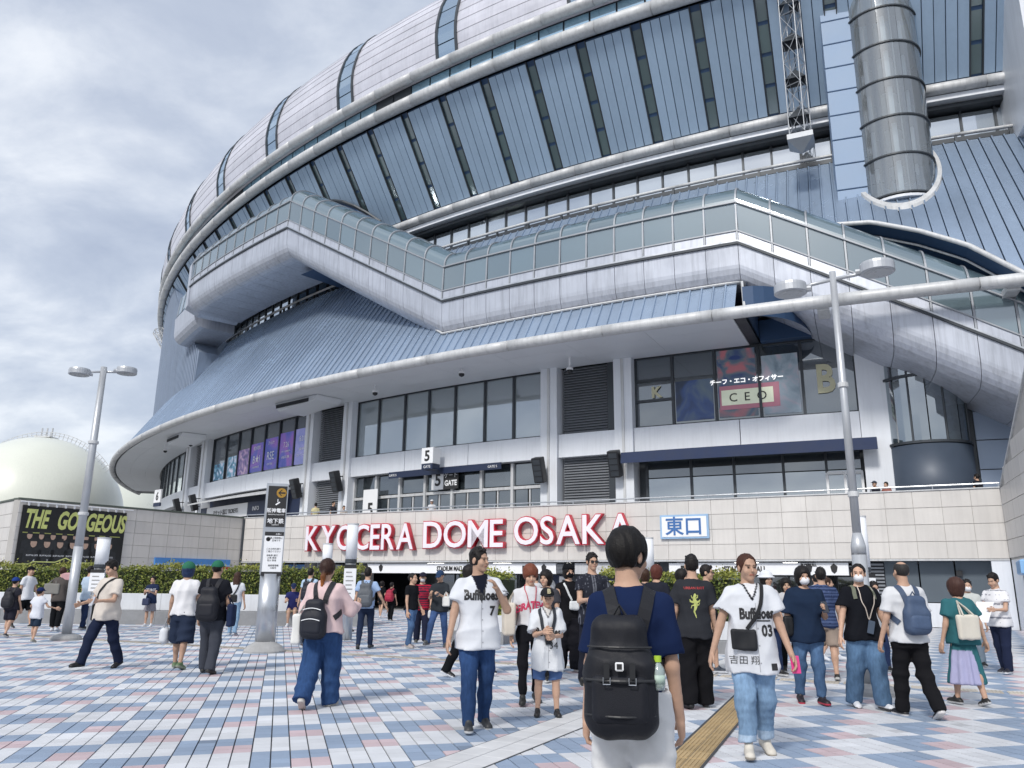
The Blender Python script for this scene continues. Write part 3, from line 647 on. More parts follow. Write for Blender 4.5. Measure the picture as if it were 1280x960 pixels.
# a few odd swaps and stains: every paver is a little different
colr = colr * (1 + rng.normal(0, .035, len(colr)))[:, None]
big = np.sin(XY[:, 0] * 1.3 + 2 * np.sin(XY[:, 1] * .5)) * np.sin(XY[:, 1] * .9 + 1.1 * np.sin(XY[:, 0] * .6)); colr = colr * (1 + .06 * big)[:, None]; spot = rng.uniform(0, 1, len(colr)) < .012; colr[spot] *= rng.uniform(.62, .85, (spot.sum(), 1))
zt = rng.normal(0, .0007, len(colr))
HW = TS / 2 - .0042; BV = .0014
def tile_geo(xy, z, c):
    """open-bottom pavers with a small chamfer: 8 verts, 9 faces each"""
    n = len(xy); cor = np.array([(-1, -1), (1, -1), (1, 1), (-1, 1)])
    off = cor[:, 0:1] * GR[None] * .985 + cor[:, 1:2] * GC[None] * 1.02
    V = np.zeros((n, 12, 3))
    rows = ((HW, -.012), (HW, -BV), (HW - BV, 0.0)) if n == 1 else ((HW, -.012), (HW - BV * .7, 0.0)); k = 4 * len(rows); V = V[:, :k]
    for r, (s, dz) in enumerate(rows):
        V[:, r * 4:r * 4 + 4, :2] = xy[:, None, :] + off[None] * s; V[:, r * 4:r * 4 + 4, 2] = (z[:, None] + dz)
    F = [(k - 4, k - 3, k - 2, k - 1)] + [(r * 4 + i, r * 4 + (i + 1) % 4, r * 4 + 4 + (i + 1) % 4, r * 4 + 4 + i) for r in range(len(rows) - 1) for i in range(4)]
    F = (np.array(F)[None] + k * np.arange(n)[:, None, None]).reshape(-1, 4)
    return V.reshape(-1, 3), F, np.repeat(c, k, 0)
def np_mesh(name, V, F, m, cols=None, smooth=False):
    me = bpy.data.meshes.new(name); me.vertices.add(len(V)); me.vertices.foreach_set('co', np.ascontiguousarray(V, np.float32).ravel())
    k = F.shape[1]; me.loops.add(F.size); me.loops.foreach_set('vertex_index', np.ascontiguousarray(F, np.int32).ravel())
    me.polygons.add(len(F)); me.polygons.foreach_set('loop_start', np.arange(0, F.size, k, dtype=np.int32))
    if cols is not None:
        at = me.attributes.new('Col', 'FLOAT_COLOR', 'POINT'); at.data.foreach_set('color', np.c_[cols, np.ones(len(cols))].astype(np.float32).ravel())
    me.update(calc_edges=True)
    for x in (m if isinstance(m, (list, tuple)) else [m]): me.materials.append(x)
    me.shade_smooth() if smooth else me.shade_flat()
    return me
# the 300 that show largest: nearest ones inside the view and not under the man in front
dcam = np.hypot(XY[:, 0], XY[:, 1]); vis = (np.abs(np.arctan2(XY[:, 0], XY[:, 1])) < R_(32.5)) & (dcam > 6.75)
order = np.argsort(np.where(vis, XY[:, 1], 1e9))[:300]; near = np.zeros(len(XY), bool); near[order] = True
V, F, C = tile_geo(XY[~near], zt[~near], colr[~near])
st = obj('paver_field', np_mesh('paver_field', V, F, M_paver, C), pz); tag(st, kind='stuff')
for k in order:
    V, F, C = tile_geo(np.zeros((1, 2)), np.zeros(1), colr[k:k + 1]); obj('paver', np_mesh('paver', V, F, M_paver, C), pz, (XY[k, 0], XY[k, 1], zt[k] + .010 - .010))
# guide paving: ribbed tan slabs
M_tac = mat('tan_guide_paving', (.42, .305, .16), .7, 0, .14, 5, objrand=.09, bump=.15, bscale=80)
def tac_slab(L=.295, W=.145, ribs=4, m=None):
    b = MB(); b.box(-W / 2, W / 2, -L / 2, L / 2, -.012, .005, 0)
    for k in range(ribs): x = -W / 2 + W * (k + .5) / ribs; b.box(x - .009, x + .009, -L / 2 + .012, L / 2 - .012, .005, .010)
    return b.mesh('guide_slab', m or M_tac)
ts = tac_slab(); guide = obj('guide_path', mesh('guide_path', [(*(TAC_P + TAC_D * a + np.array([TAC_D[1], -TAC_D[0]]) * w), .0042) for a, w in ((-5, -.175), (5.1, -.175), (5.1, .175), (-5, .175))], [(0, 3, 2, 1)], M_joint), pz)
k = -4.6
while k < 4.9:
    for w in (-.075, .075): p = TAC_P + TAC_D * k + np.array([TAC_D[1], -TAC_D[0]]) * w; obj('guide_slab', ts, guide, (p[0], p[1], 0), -R_(22.9))
    k += .30
tx = tac_slab(.29, .24, 5, mat('worn_guide_paving', (.50, .46, .40), .75, 0, .14, 5, objrand=.16, bump=.15, bscale=80)); k = -20.0
while k < 9:
    p = TACX_P + TACX_D * k; obj('guide_slab', tx, guide, (p[0], p[1], .001), R_(-25)); k += .30
# light diagonal band: two rows of pale slabs between dark edge lines
M_band = mat('pale_band_slab', (.60, .605, .615), .55, 0, .08, 3, objrand=.05, bump=.1, bscale=70)
sn = np.array([STRIP_D[1], -STRIP_D[0]])
bandp = obj('paving_band', mesh('paving_band', [(*(STRIP_P + STRIP_D * a + sn * w), .0030) for a, w in ((-5, -.245), (8.2, -.245), (8.2, .245), (-5, .245))], [(0, 3, 2, 1)], M_joint), pz)
bs = MB().box(-.1125, .1125, -.147, .147, -.01, .0065, .002).mesh('band_slab', M_band); k = -4.7
while k < 8.1:
    for w in (-.117, .117): p = STRIP_P + STRIP_D * k + sn * w; obj('band_slab', bs, bandp, (p[0], p[1], 0), -R_(27.5))
    k += .30
# ================================================================== podium wall with tiles
WA, WU, WL = np.array([-15.21, 45.53]), np.array([.8728, -.4881]), 36.96
W_AZ = math.atan2(WU[1], WU[0])
podium = thing('podium_wall', 'long beige tiled podium wall carrying the red letter sign over the mall entrance', 'wall', (WA[0], WA[1], 0), W_AZ)
def on_wall(s, off=0.0, z=0.0):                          # off: metres in front of the wall face
    n = np.array([-.4881, -.8728]); p = WA + WU * s + n * off; return (p[0], p[1], z)
Z0, Z1 = 2.35, 4.75
MB().box(0, WL, .03, .6, Z0, Z1).obj('wall_core', M_grout, podium)
ncol, nrow = 40, 4; tw_, th_ = WL / ncol, (Z1 - Z0) / nrow
tm = MB().box(-tw_ / 2 + .008, tw_ / 2 - .008, 0, .04, -th_ / 2 + .008, th_ / 2 - .008, .004).mesh('wall_tile', M_tile)
for i in range(ncol):
    for j in range(nrow): obj('wall_tile', tm, podium, ((i + .5) * tw_, random.Random(i * 7 + j).uniform(-.002, .002), Z0 + (j + .5) * th_))
MB().box(-.02, WL + .02, -.04, .62, Z1, Z1 + .05, .01).obj('coping', M_lightmetal, podium)
MB().box(0, WL, -.05, .1, Z0 - .07, Z0 - .005).obj('edge_trim', M_lightmetal, podium)
rail = MB().tube([(0, .2, Z1 + .2), (WL, .2, Z1 + .2)], .03, 8).obj('hand_rail', M_steel, podium)
for k in range(19): MB().tube([(k * 2.05 + .03, .2, Z1 + .04), (k * 2.05 + .03, .2, Z1 + .2)], .02, 6).obj('rail_post', M_steel, rail)
# deck over the entrance
dk = [on_wall(0, -.5), on_wall(WL, -.5), wpolar(99.4, -18), wpolar(99.4, -22), wpolar(99.4, -26), wpolar(99.4, -30), wpolar(99.4, -34), wpolar(99.4, -38), wpolar(99.4, -42), wpolar(99.4, -46), wpolar(99.4, -50), wpolar(99.4, -54), wpolar(99.4, -60), (-46, 70, 0), (-30, 48, 0), (-22, 36, 0)]
v = [(p[0], p[1], 3.90) for p in dk] + [(p[0], p[1], 3.5) for p in dk]; n = len(dk)
tag(obj('deck', mesh('deck', v, [tuple(range(n)), tuple(range(2 * n - 1, n - 1, -1))] + [(i, n + i, n + (i + 1) % n, (i + 1) % n) for i in range(n)], M_concrete)), kind='structure')
# entrance recess: floor, back wall, ceiling, shop boards
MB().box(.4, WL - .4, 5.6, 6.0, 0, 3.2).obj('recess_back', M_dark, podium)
MB().box(0, .4, .05, 6, 0, 2.3).obj('recess_end', M_tile, podium); MB().box(WL - .4, WL, .05, 6, 0, 2.3).obj('recess_end', M_tile, podium)
MB().box(0, WL, .1, 5.6, 2.3, 2.4).obj('recess_ceiling', M_soffit, podium)
for s in (0.9, 4.5, 8.3, 14.5, 20.5, 24.6, 30.2, 32.2): MB().box(s - .3, s + .3, .7, 1.2, 0, 2.3, .02).obj('pier', M_concrete if s < 9 else M_darkframe, podium)
for k in range(24):
    s = 9 + k * .95
    if s < 31: MB().box(s + .03, s + .9, 4.0, 4.04, .05, 2.2).obj('entrance_pane', M_glassdark, podium); MB().box(s - .03, s + .03, 3.95, 4.1, 0, 2.3).obj('entrance_post', M_steel if k % 4 == 0 else M_darkframe, podium)
for a, b in ((1.3, 4.1), (4.9, 7.9)):
    MB().box(a, b, 1.0, 1.05, .1, 2.2).obj('side_window', M_glass, podium)
    for q in range(3): MB().box(a + q * (b - a) / 3 - .04, a + q * (b - a) / 3 + .04, .95, 1.1, 0, 2.3).obj('side_post', M_lightmetal, podium)
# lit ceiling strips inside the mall
M_lit = mat('lit_tube', (1, .95, .85), .5, emit=4.0, var=0)
for s in (11, 15, 19, 27, 29): MB().box(s, s + 1.0, 2.6, 2.68, 2.26, 2.29).obj('ceiling_light', M_lit, podium)
# sign band over the entrance
def band(s0, s1, m): return MB().box(s0, s1, .12, .3, 1.76, 2.22, .006).obj('sign_band', m, podium)
b1 = band(8.65, 19.7, M_whiteprint); MB().box(19.72, 20.6, .16, .3, 1.76, 2.22).obj('sign_band', M_dark, podium); b3 = band(20.62, 22.9, M_lightmetal); b4 = band(24.9, 31.8, M_whiteprint)
for q in range(7): MB().box(19.75, 20.57, .11, .15, 1.79 + q * .06, 1.82 + q * .06).obj('vent_slat', M_louvre, podium)
M_redprint = mat('red_print', (.45, .012, .03), .5, var=.03)
M_ball = M_blackprint
lettering('mall_lettering', 'STADIUM MALL', M_blackprint, podium, (14.05, .115, 1.88), .30, offset=.012, squeeze=.72)
lettering('mall_lettering', 'STADIUM MALL', M_blackprint, podium, (28.0, .115, 1.88), .30, offset=.012, squeeze=.80)
lettering('mall_lettering', 'HAPPARI', M_grout, podium, (21.6, .115, 1.9), .26, squeeze=.85)
for s, w in ((18.0, .28), (25.4, .3)): MB().box(s, s + w, .108, .118, 1.86, 2.12).obj('pictogram', M_blackprint, podium); MB().box(s + w + .04, s + 2 * w, .108, .118, 1.86, 2.12).obj('pictogram', M_blackprint, podium); MB().box(s + w + .09, s + 2 * w - .05, .10, .107, 1.9, 2.08).obj('pictogram_hole', M_whiteprint, podium)
for s in (9.9, 19.1, 30.4, 31.3):
    MB().prism([(s - .13, 2.08), (s, 2.2), (s + .13, 2.08), (s + .09, 1.9), (s, 1.82), (s - .09, 1.9)], .105, .118).obj('crest', M_blackprint, podium)
lettering('crest_lettering', 'BUY BULL', M_blackprint, podium, (30.4, .10, 2.1), .13, offset=.006)
MB().prism([(8.55, 1.7), (8.7, 1.76), (9.0, 1.76), (9.12, 2.0), (9.0, 2.22), (8.7, 2.22)], .09, .12).obj('crest', M_blackprint, podium)
# boards below the band
MB().box(18.6, 23.2, .9, 1.0, .75, 1.72).obj('shop_board', M_navy, podium)
ring9 = MB(); ring9.lathe([(.26, 0), (.30, 0)], 28); me9 = ring9.mesh('floor_ring', M_whiteprint); me9.transform(Matrix.Rotation(R_(90), 4, 'X')); obj('floor_ring', me9, podium, (19.0, .88, 1.25))
lettering('floor_number', '9F', M_whiteprint, podium, (19.0, .885, 1.12), .36, offset=.012)
MB().box(19.5, 21.1, .86, .9, 1.18, 1.66).obj('shop_poster', M_whiteprint, podium)
lettering('shop_lettering', 'B.CROWN', M_blackprint, podium, (20.3, .85, 1.32), .28)
lettering('shop_lettering', 'ルーター ロ', M_whiteprint, podium, (22.3, .89, 1.4), .26)
lettering('shop_lettering', 'LOCKERS', M_whiteprint, podium, (22.3, .89, 1.22), .12)
MB().box(31.95, 33.0, .5, .55, .2, 2.28).obj('vent_back', M_dark, podium)
for q in range(16): MB().box(31.98, 32.97, .42, .5, .25 + q * .125, .32 + q * .125).obj('vent_slat', M_louvre, podium)
M_shut = mat('blue_grey_shutter', (.10, .125, .15), .5, .2, .05, .8, objrand=.05)
for q in range(3): MB().box(33.0 + q * 1.15, 34.1 + q * 1.15, .5, .56, .85, 2.28).obj('shutter_panel', M_shut, podium)
MB().box(33.0, 36.55, .35, .6, 0, .82).obj('dado', M_white, podium)
MB().box(35.3, 35.5, .3, .5, 1.75, 1.95).obj('wall_lamp', M_black, podium); MB().box(36.4, WL, -.02, .6, 0, 2.3).obj('end_pier', M_white, podium)
# ---- red and white channel letters
M_red = mat('red_letter_return', (.50, .02, .045), .4, var=.06); M_face = mat('white_letter_face', (.82, .78, .84), .45, var=.03, streak=.06)
sign = thing('letter_sign', 'large white block letters with red sides spelling the stadium name on the tiled wall', 'sign', on_wall(5.07, .0, 0), W_AZ)
def word(s, x0, x1, z0, h):
    ms = [(c, text_mesh(c, h * 1.37, .12, .062, align='LEFT', res=4), text_mesh(c, h * 1.37, .02, .018, align='LEFT', res=4)) for c in s]
    ws = []
    for c, a, b in ms:
        xs = [v.co.x for v in a.vertices]; ws.append((min(xs), max(xs)))
    tot = sum(b - a for a, b in ws); gap = .03; k = (x1 - x0 - gap * (len(s) - 1)) / tot; x = x0
    for (c, a, b), (mn, mx_) in zip(ms, ws):
        zs = [v.co.z for v in a.vertices]; kz = (h + .07) / (max(zs) - min(zs))
        for me, m in ((a, M_red), (b, M_face)):
            me.transform(Matrix.Translation((-mn, 0, -min(zs)))); me.transform(Matrix.Diagonal((k, 1, kz, 1))); me.materials.append(m)
        L = obj('letter', a, sign, (x - 5.07, -.18, z0)); obj('letter_face', b, L, (0, -.135, 0)); x += (mx_ - mn) * k + gap
word('KYOCERA', 5.07, 12.2, 2.85, 1.28); word('DOME', 12.7, 17.25, 2.9, 1.27); word('OSAKA', 17.75, 23.6, 2.98, 1.27)
# ---- blue framed gate name board
eb = thing('gate_board', 'white wall board with blue frame and two blue characters right of the letters', 'sign', on_wall(25.68, .1, 3.19), W_AZ)
MB().box(-1.02, 1.02, -.02, .08, 0, .98, .01).obj('frame', mat('pale_blue_frame', (.30, .46, .66), .4), eb)
MB().box(-.94, .94, -.04, -.021, .08, .90).obj('board', M_whiteprint, eb)
lettering('characters', '東口', mat('blue_print', (.05, .15, .38), .5, var=.03), eb, (0, -.05, .22), .80, offset=.012)
# ================================================================== left wing wall, banner, direction board
WB = np.array([-21.88, 35.38]); WV = (WB - WA) / np.linalg.norm(WB - WA); WLN = float(np.linalg.norm(WB - WA)); V_AZ = math.atan2(-WV[1], -WV[0])
wing = thing('wing_wall', 'beige tiled wing wall on the left behind the hedge, carrying a black banner', 'wall', (WB[0], WB[1], 0), V_AZ)
MB().box(0, WLN, .03, .5, 0, 4.75).obj('wall_core', M_grout, wing)
nc2, nr2 = 13, 8; a_, h_ = WLN / nc2, 4.75 / nr2
tm2 = MB().box(-a_ / 2 + .008, a_ / 2 - .008, 0, .04, -h_ / 2 + .008, h_ / 2 - .008, .004).mesh('wall_tile', M_tile)
for i in range(nc2):
    for j in range(nr2): obj('wall_tile', tm2, wing, ((i + .5) * a_, random.Random(i * 5 + j).uniform(-.002, .002), (j + .5) * h_))
MB().box(-.02, WLN + .3, -.05, .52, 4.75, 4.83, .01).obj('coping', mat('dark_coping', (.10, .12, .10), .6, var=.2), wing)
MB().tube([(0, -.12, 4.66), (WLN * .44, -.12, 4.66)], .03, 6).obj('banner_rail', M_whiteprint, wing)
MB().tube([(WLN - .02, -.06, 4.7), (WLN - .02, -.06, 0)], .07, 8).obj('downpipe', M_darkframe, wing)
# the return of the wing wall to the far left
ret = thing('return_wall', 'beige tiled wall running off the left edge beyond the banner corner', 'wall', (-30.5, 43.6, 0), math.atan2(WB[1] - 43.6, WB[0] + 30.5))
RL = math.hypot(WB[0] + 30.5, WB[1] - 43.6)
MB().box(0, RL - .05, .03, .5, 0, 4.75).obj('wall_core', M_grout, ret)
tm3 = MB().box(-.46, .46, 0, .04, -h_ / 2 + .008, h_ / 2 - .008, .004).mesh('wall_tile', M_tile)
for i in range(int(RL / .935)):
    for j in range(nr2): obj('wall_tile', tm3, ret, (RL - .06 - (i + .5) * .935, 0, (j + .5) * h_))
MB().box(0, RL, -.05, .52, 4.75, 4.83).obj('coping', MATS['dark_coping'], ret)
MB().prism([(RL - 2.2, 1.7), (RL - 1.5, 1.7), (RL - 2.2, 2.9)], -.04, -.01).obj('dark_notice', M_blackprint, ret)
# banner
ban = thing('team_banner', 'black team banner with slanted lime lettering hung on the wing wall', 'banner', (WB[0], WB[1], 0), V_AZ)
M_lime = mat('lime_print', (.62, .66, .22), .55, var=.12, nscale=4)
BX0, BX1, BZ0, BZ1 = .15, 5.05, .55, 4.52
MB().box(BX0, BX1, -.06, -.045, BZ0, BZ1).obj('cloth', mat('black_banner_cloth', (.012, .013, .014), .6, var=.3, nscale=2), ban)
for k in range(12): MB().box(BX0 + .2 + k * .41, BX0 + .27 + k * .41, -.10, -.04, BZ1 - .02, BZ1 + .16).obj('banner_tie', M_whiteprint, ban)
L1 = lettering('banner_lettering', 'THE', M_lime, ban, (.28, -.066, 3.56), 1.12, offset=.04, squeeze=.50, shear=.25, align='LEFT', extrude=.003)
lettering('banner_lettering', 'GORGEOUS', M_lime, ban, (1.72, -.066, 3.56), 1.12, offset=.04, squeeze=.545, shear=.25, align='LEFT', extrude=.003)
M_skin0 = mat('printed_skin', (.50, .34, .26), .6, var=.12, nscale=6); M_jer = mat('printed_black_shirt', (.022, .024, .027), .6, var=.4, nscale=5)
rb = random.Random(8)
for r, (n, z, sc_) in enumerate(((8, 3.20, 1.0), (7, 2.88, 1.25))):
    for k in range(n):
        x = .55 + (BX1 - .95) * (k + (.5 if r else .15)) / n; s_ = .22 * sc_
        y = -.062 - .004 * r
        MB().prism([(x - 1.5 * s_, z - 3.6 * s_), (x + 1.5 * s_, z - 3.6 * s_), (x + 1.35 * s_, z - 1.1 * s_), (x + .4 * s_, z - .75 * s_), (x - .4 * s_, z - .75 * s_), (x - 1.35 * s_, z - 1.1 * s_)], y, y + .001).obj('printed_player', M_jer, ban)
        MB().prism([(x + .52 * s_ * math.cos(t), z + .75 * s_ * math.sin(t)) for t in np.linspace(0, 2 * math.pi, 12)[:-1]], y - .0015, y - .0005).obj('printed_face', M_skin0, ban)
        MB().prism([(x - .56 * s_, z + .25 * s_), (x + .56 * s_, z + .25 * s_), (x + .45 * s_, z + .85 * s_), (x - .45 * s_, z + .85 * s_)], y - .003, y - .002).obj('printed_cap', M_blackprint, ban)
        if r: lettering('shirt_lettering', rb.choice(['BUFFALOES', 'BUFFALOES', 'BUFFALOES']), M_whiteprint, ban, (x, y - .004, z - 2.1 * s_), .10, extrude=.001); lettering('shirt_lettering', str(rb.choice([56, 7, 4, 13, 34, 11])), M_whiteprint, ban, (x + .1, y - .004, z - 3.0 * s_), .16, extrude=.001)
    MB().box(.3, BX1 - .2, -.0615, -.0605, 3.30, 3.34).obj('gold_line', M_lime, ban)
MB().prism([(.2, 1.97), (.75, 1.97), (.9, 2.08), (1.9, 2.08), (2.35, 2.28), (2.8, 2.08), (3.9, 2.08), (4.9, 2.08), (4.9, 1.22), (.2, 1.22)], -.072, -.071).obj('plate_edge', M_lime, ban)
MB().prism([(.24, 1.92), (.78, 1.92), (.93, 2.03), (1.9, 2.03), (2.35, 2.22), (2.8, 2.03), (3.9, 2.03), (4.86, 2.03), (4.86, 1.26), (.24, 1.26)], -.076, -.074).obj('plate', M_blackprint, ban)
lettering('banner_lettering', 'HNASONO KUNI', M_whiteprint, ban, (2.5, -.08, 1.44), .52, offset=.014, squeeze=.72, shear=.2, extrude=.002)
lettering('banner_lettering', 'BsNole', M_lime, ban, (1.9, -.08, .90), .34, offset=.006, extrude=.002)
# direction board with blue top
db = thing('direction_board', 'black direction board with blue stripe and red arrow square on the wing wall', 'sign', (WB[0], WB[1], 0), V_AZ)
x0, x1 = WLN - 5.3, WLN - .75
MB().box(x0, x1, -.12, -.02, 2.05, 2.42).obj('blue_stripe', mat('bright_blue_print', (.08, .26, .62), .5), db)
MB().box(x0, x1, -.124, -.121, 2.05, 2.14).obj('pale_stripe', mat('pale_blue_print', (.25, .45, .75), .5), db)
MB().box(x0, x1 - .62, -.12, -.02, 1.2, 2.045).obj('black_panel', M_blackprint, db)
MB().box(x1 - .6, x1, -.12, -.02, 1.5, 2.045).obj('arrow_square', M_redprint, db)
MB().prism([(x1 - .52, 1.72), (x1 - .3, 1.72), (x1 - .3, 1.6), (x1 - .08, 1.78), (x1 - .3, 1.96), (x1 - .3, 1.84), (x1 - .52, 1.84)], -.13, -.122).obj('arrow', M_whiteprint, db)
lettering('board_lettering', '一般観覧者入口スタジアムツアー', M_whiteprint, db, ((x0 + x1) / 2 - .3, -.126, 1.72), .27, squeeze=.95, extrude=.003)
lettering('board_lettering', 'STADIUM TOUR ENTRANCE', M_whiteprint, db, ((x0 + x1) / 2 - .3, -.126, 1.48), .18, extrude=.003)
# ---- right return wall, close to the camera
rr_ = thing('ramp_wall', 'beige tiled wall rising toward the viewer at the right edge', 'wall', (17.07, 27.45, 0), math.atan2(-9.5, -4.0))
for i in range(10):
    for j in range(6): MB().box(i * .93 + .008, (i + 1) * .93 - .008, -.04, 0, 2.36 + j * .6 + .008, 2.36 + (j + 1) * .6 - .008, .004).obj('wall_tile', M_tile, rr_) if 2.36 + (j + 1) * .6 < 4.75 + i * .42 + .35 else None
MB().prism([(0, 2.3), (9.4, 2.3), (9.4, 8.6), (0, 4.75)], .002, .4).obj('wall_core', M_grout, rr_)
MB().prism([(0, 4.72), (9.4, 8.58), (9.4, 8.66), (0, 4.8)], -.06, .45).obj('coping', M_lightmetal, rr_)
MB().box(0, 9.3, .0, .4, 0, 2.3).obj('wall_base', M_white, rr_)
bo = thing('ticket_booth', 'small grey booth with a blue top at the right edge under the wall', 'booth', (11.35, 17.6, 0), R_(-29))
MB().box(-.1, 1.6, 0, 1.2, .0, 1.68, .02).obj('cabin', M_steel, bo); MB().box(-.2, 1.7, -.12, 1.3, 1.68, 2.0, .03).obj('roof', mat('blue_booth_roof', (.22, .42, .68), .4), bo); MB().box(.1, 1.5, -.02, 0, .8, 1.6).obj('pane', M_glass, bo)
# ================================================================== gate and information signs on the facade
cube = thing('gate_number_cube', 'white cube sign with black numeral five above the gate doors', 'sign', wpolar(100.9, -35.25, 7.45), R_(-35.25))
MB().box(-.40, .40, -.30, .30, 0, .86, .02).obj('box', M_whiteprint, cube); lettering('numeral', '5', M_blackprint, cube, (0, -.31, .16), .78, offset=.02)
MB().box(-.38, .38, -.3, .3, -.3, -.01).obj('lower_box', M_navy, cube); lettering('caption', 'GATE', M_whiteprint, cube, (0, -.305, -.23), .2)
six = thing('gate_number_board', 'white board with black numeral six hung on the far left facade', 'sign', wpolar(101.6, -55.3, 7.5), R_(-42))
MB().box(-.6, .6, -.06, .06, 0, 1.1, .02).obj('board', M_whiteprint, six); lettering('numeral', '6', M_blackprint, six, (0, -.07, .22), .95, offset=.02)
MB().box(-.6, .6, -.06, .06, -.3, -.02).obj('lower_board', M_navy, six)
gb = thing('gate_banner', 'dark strip banner above the gate doors below the white numeral cube', 'sign', (CX, CY, 0))
ring('strip', rect(100.2, 100.24, 7.0, 7.35), -37.4, -32.9, M_navy, gb, 6)
for t in (-37.2, -33.2): lettering('strip_lettering', 'GATE 5', M_whiteprint, gb, polar(100.26, t, 7.1), .18, rz=R_(t))
gp = thing('gate_plate', 'white and black plate with numeral five over the middle gate doors', 'sign', wpolar(99.95, -35.1, 6.2), R_(-35.1))
MB().box(-.95, -.12, -.03, .03, 0, 1.05).obj('plate', M_whiteprint, gp); MB().box(-.1, .9, -.03, .03, 0, 1.05).obj('plate', M_blackprint, gp)
lettering('numeral', '5', M_blackprint, gp, (-.5, -.04, .22), .9, offset=.02); lettering('caption', 'ゲート', M_whiteprint, gp, (.4, -.04, .62), .32); lettering('caption', 'GATE', M_whiteprint, gp, (.4, -.04, .18), .4, offset=.012, squeeze=.85)
fl = thing('door_number', 'large numeral five on a pale board left of the gate doors', 'sign', wpolar(100.1, -38.3, 4.6), R_(-38.3))
MB().box(-.6, .6, -.02, .02, -.6, 1.9).obj('board', M_whiteprint, fl); lettering('numeral', '5', M_blackprint, fl, (.05, -.03, .42), 1.0, offset=.03)
for t, s, size in ((-47.6, 'チケット窓口 TICKETS', .42),): lettering('shop_lettering', s, M_blackprint, fac, polar(100.53, t, 5.85), size, rz=R_(t))
lettering('shop_lettering', 'INFO', M_whiteprint, fac, polar(100.55, -44.9, 5.85), .4, rz=R_(-44.9))
ring('shop_notice', rect(100.0, 100.03, 5.4, 6.7), -43.9, -43.45, mat('cream_print', (.70, .62, .40), .6), fac, 1)
# posters and screens behind the upper windows
def grad_mat(name, c0, c1, c2, emit, sc=1.1, seed=0.0):
    m = bpy.data.materials.new(name); m.use_nodes = True; t = m.node_tree; b = t.nodes['Principled BSDF']; b.inputs['Roughness'].default_value = .4
    g = N(t, 'ShaderNodeNewGeometry'); mpn = N(t, 'ShaderNodeMapping'); mpn.inputs['Location'].default_value = (seed, seed, 0); t.links.new(g.outputs['Position'], mpn.inputs[0])
    nz = N(t, 'ShaderNodeTexNoise', i_Scale=sc, i_Detail=3.0, i_Distortion=1.2); t.links.new(mpn.outputs[0], nz.inputs['Vector'])
    c = ramp(t, nz.outputs[0], [(.35, c0), (.5, c1), (.66, c2)]); t.links.new(c, b.inputs['Base Color']); t.links.new(c, b.inputs['Emission Color']); b.inputs['Emission Strength'].default_value = emit; return m
pst = thing('event_posters', 'row of purple and blue event posters behind the upper windows left of centre', 'poster', (CX, CY, 0))
G1 = grad_mat('violet_poster', (.03, .06, .28), (.09, .09, .36), (.20, .09, .34), .22, .5); G2 = grad_mat('teal_poster', (.02, .06, .12), (.08, .24, .36), (.62, .58, .70), .25, 1.6); G3 = grad_mat('rose_poster', (.06, .07, .16), (.18, .12, .30), (.50, .36, .46), .2, 1.6); G4 = grad_mat('lilac_poster', (.17, .20, .44), (.23, .24, .50), (.30, .28, .52), .22, .8)
EE = [-50.69, -49.11, -47.82, -46.65, -45.45, -44.3, -43.18, -42.04]; GM = [G2, G2, G3, G1, G1, G1, G4]
for k in range(7): ring('poster', rect(99.76, 99.78, 8.68, (9.9, 10.2, 10.5, 10.7, 10.85, 11.0, 11.05)[k]), EE[k] + .25 * (k < 2) + .06, EE[k + 1] - .06, GM[k], pst, 1)
for t, s, z, size in ((-46.05, 'B★I', 9.3, .75), (-44.9, 'RSE', 9.35, .8), (-43.75, '7.26', 10.0, .5), (-42.65, '8.01', 10.2, .5), (-46.05, '祝20周年', 10.25, .32), (-44.9, 'ひらけ!', 10.4, .32), (-43.75, 'チケット好評発売中', 9.65, .15), (-43.75, '大阪公演 開催', 9.25, .2), (-42.65, '開場 開演', 9.6, .2), (-42.65, '京セラドーム', 9.2, .22), (-46.05, 'ANNIVERSARY', 8.95, .18), (-44.9, 'LIVE TOUR', 8.98, .2)):
    lettering('poster_lettering', s, M_whiteprint, pst, polar(99.80, t, z), size, rz=R_(t), squeeze=.8, extrude=.004)
scr = thing('window_screen', 'colourful blurred screen with three large letters behind the right upper windows', 'screen', (CX, CY, 0))
G5 = grad_mat('rainbow_screen', (.015, .03, .11), (.07, .10, .13), (.26, .09, .11), .22, .9, 3); G6 = grad_mat('pastel_screen', (.10, .14, .18), (.18, .23, .28), (.30, .24, .29), .2, .8, 9)
ring('screen_panel', rect(99.755, 99.775, 8.7, 10.6), -27.62, -26.62, grad_mat('blue_screen', (.015, .025, .05), (.025, .05, .14), (.07, .10, .13), .2, .7), scr, 1)
ring('screen_panel', rect(99.755, 99.775, 8.7, 11.85), -26.48, -25.5, G5, scr, 1); ring('screen_panel', rect(99.755, 99.775, 8.7, 11.4), -25.35, -24.46, G6, scr, 1)
ring('name_plate_frame', rect(99.78, 99.80, 9.05, 10.15), -26.45, -24.95, mat('rose_frame', (.34, .14, .19), .5, emit=.15), scr, 3)
ring('name_plate', rect(99.80, 99.82, 9.25, 9.95), -26.4, -25.1, mat('cream_plate', (.66, .70, .55), .5, emit=.12), scr, 3)
for t, s in ((-26.1, 'C'), (-25.75, 'E'), (-25.38, 'O')): lettering('plate_letter', s, M_blackprint, scr, polar(99.84, t, 9.4), .55, rz=R_(t))
lettering('screen_lettering', 'チーフ・エコ・オフィサー', mat('lit_white_print', (.9, .9, .9), .5, emit=.5, var=0), scr, polar(99.86, -25.75, 10.25), .27, rz=R_(-25.75), offset=.008)
M_sand = mat('sand_print', (.55, .53, .36), .55, var=.08)
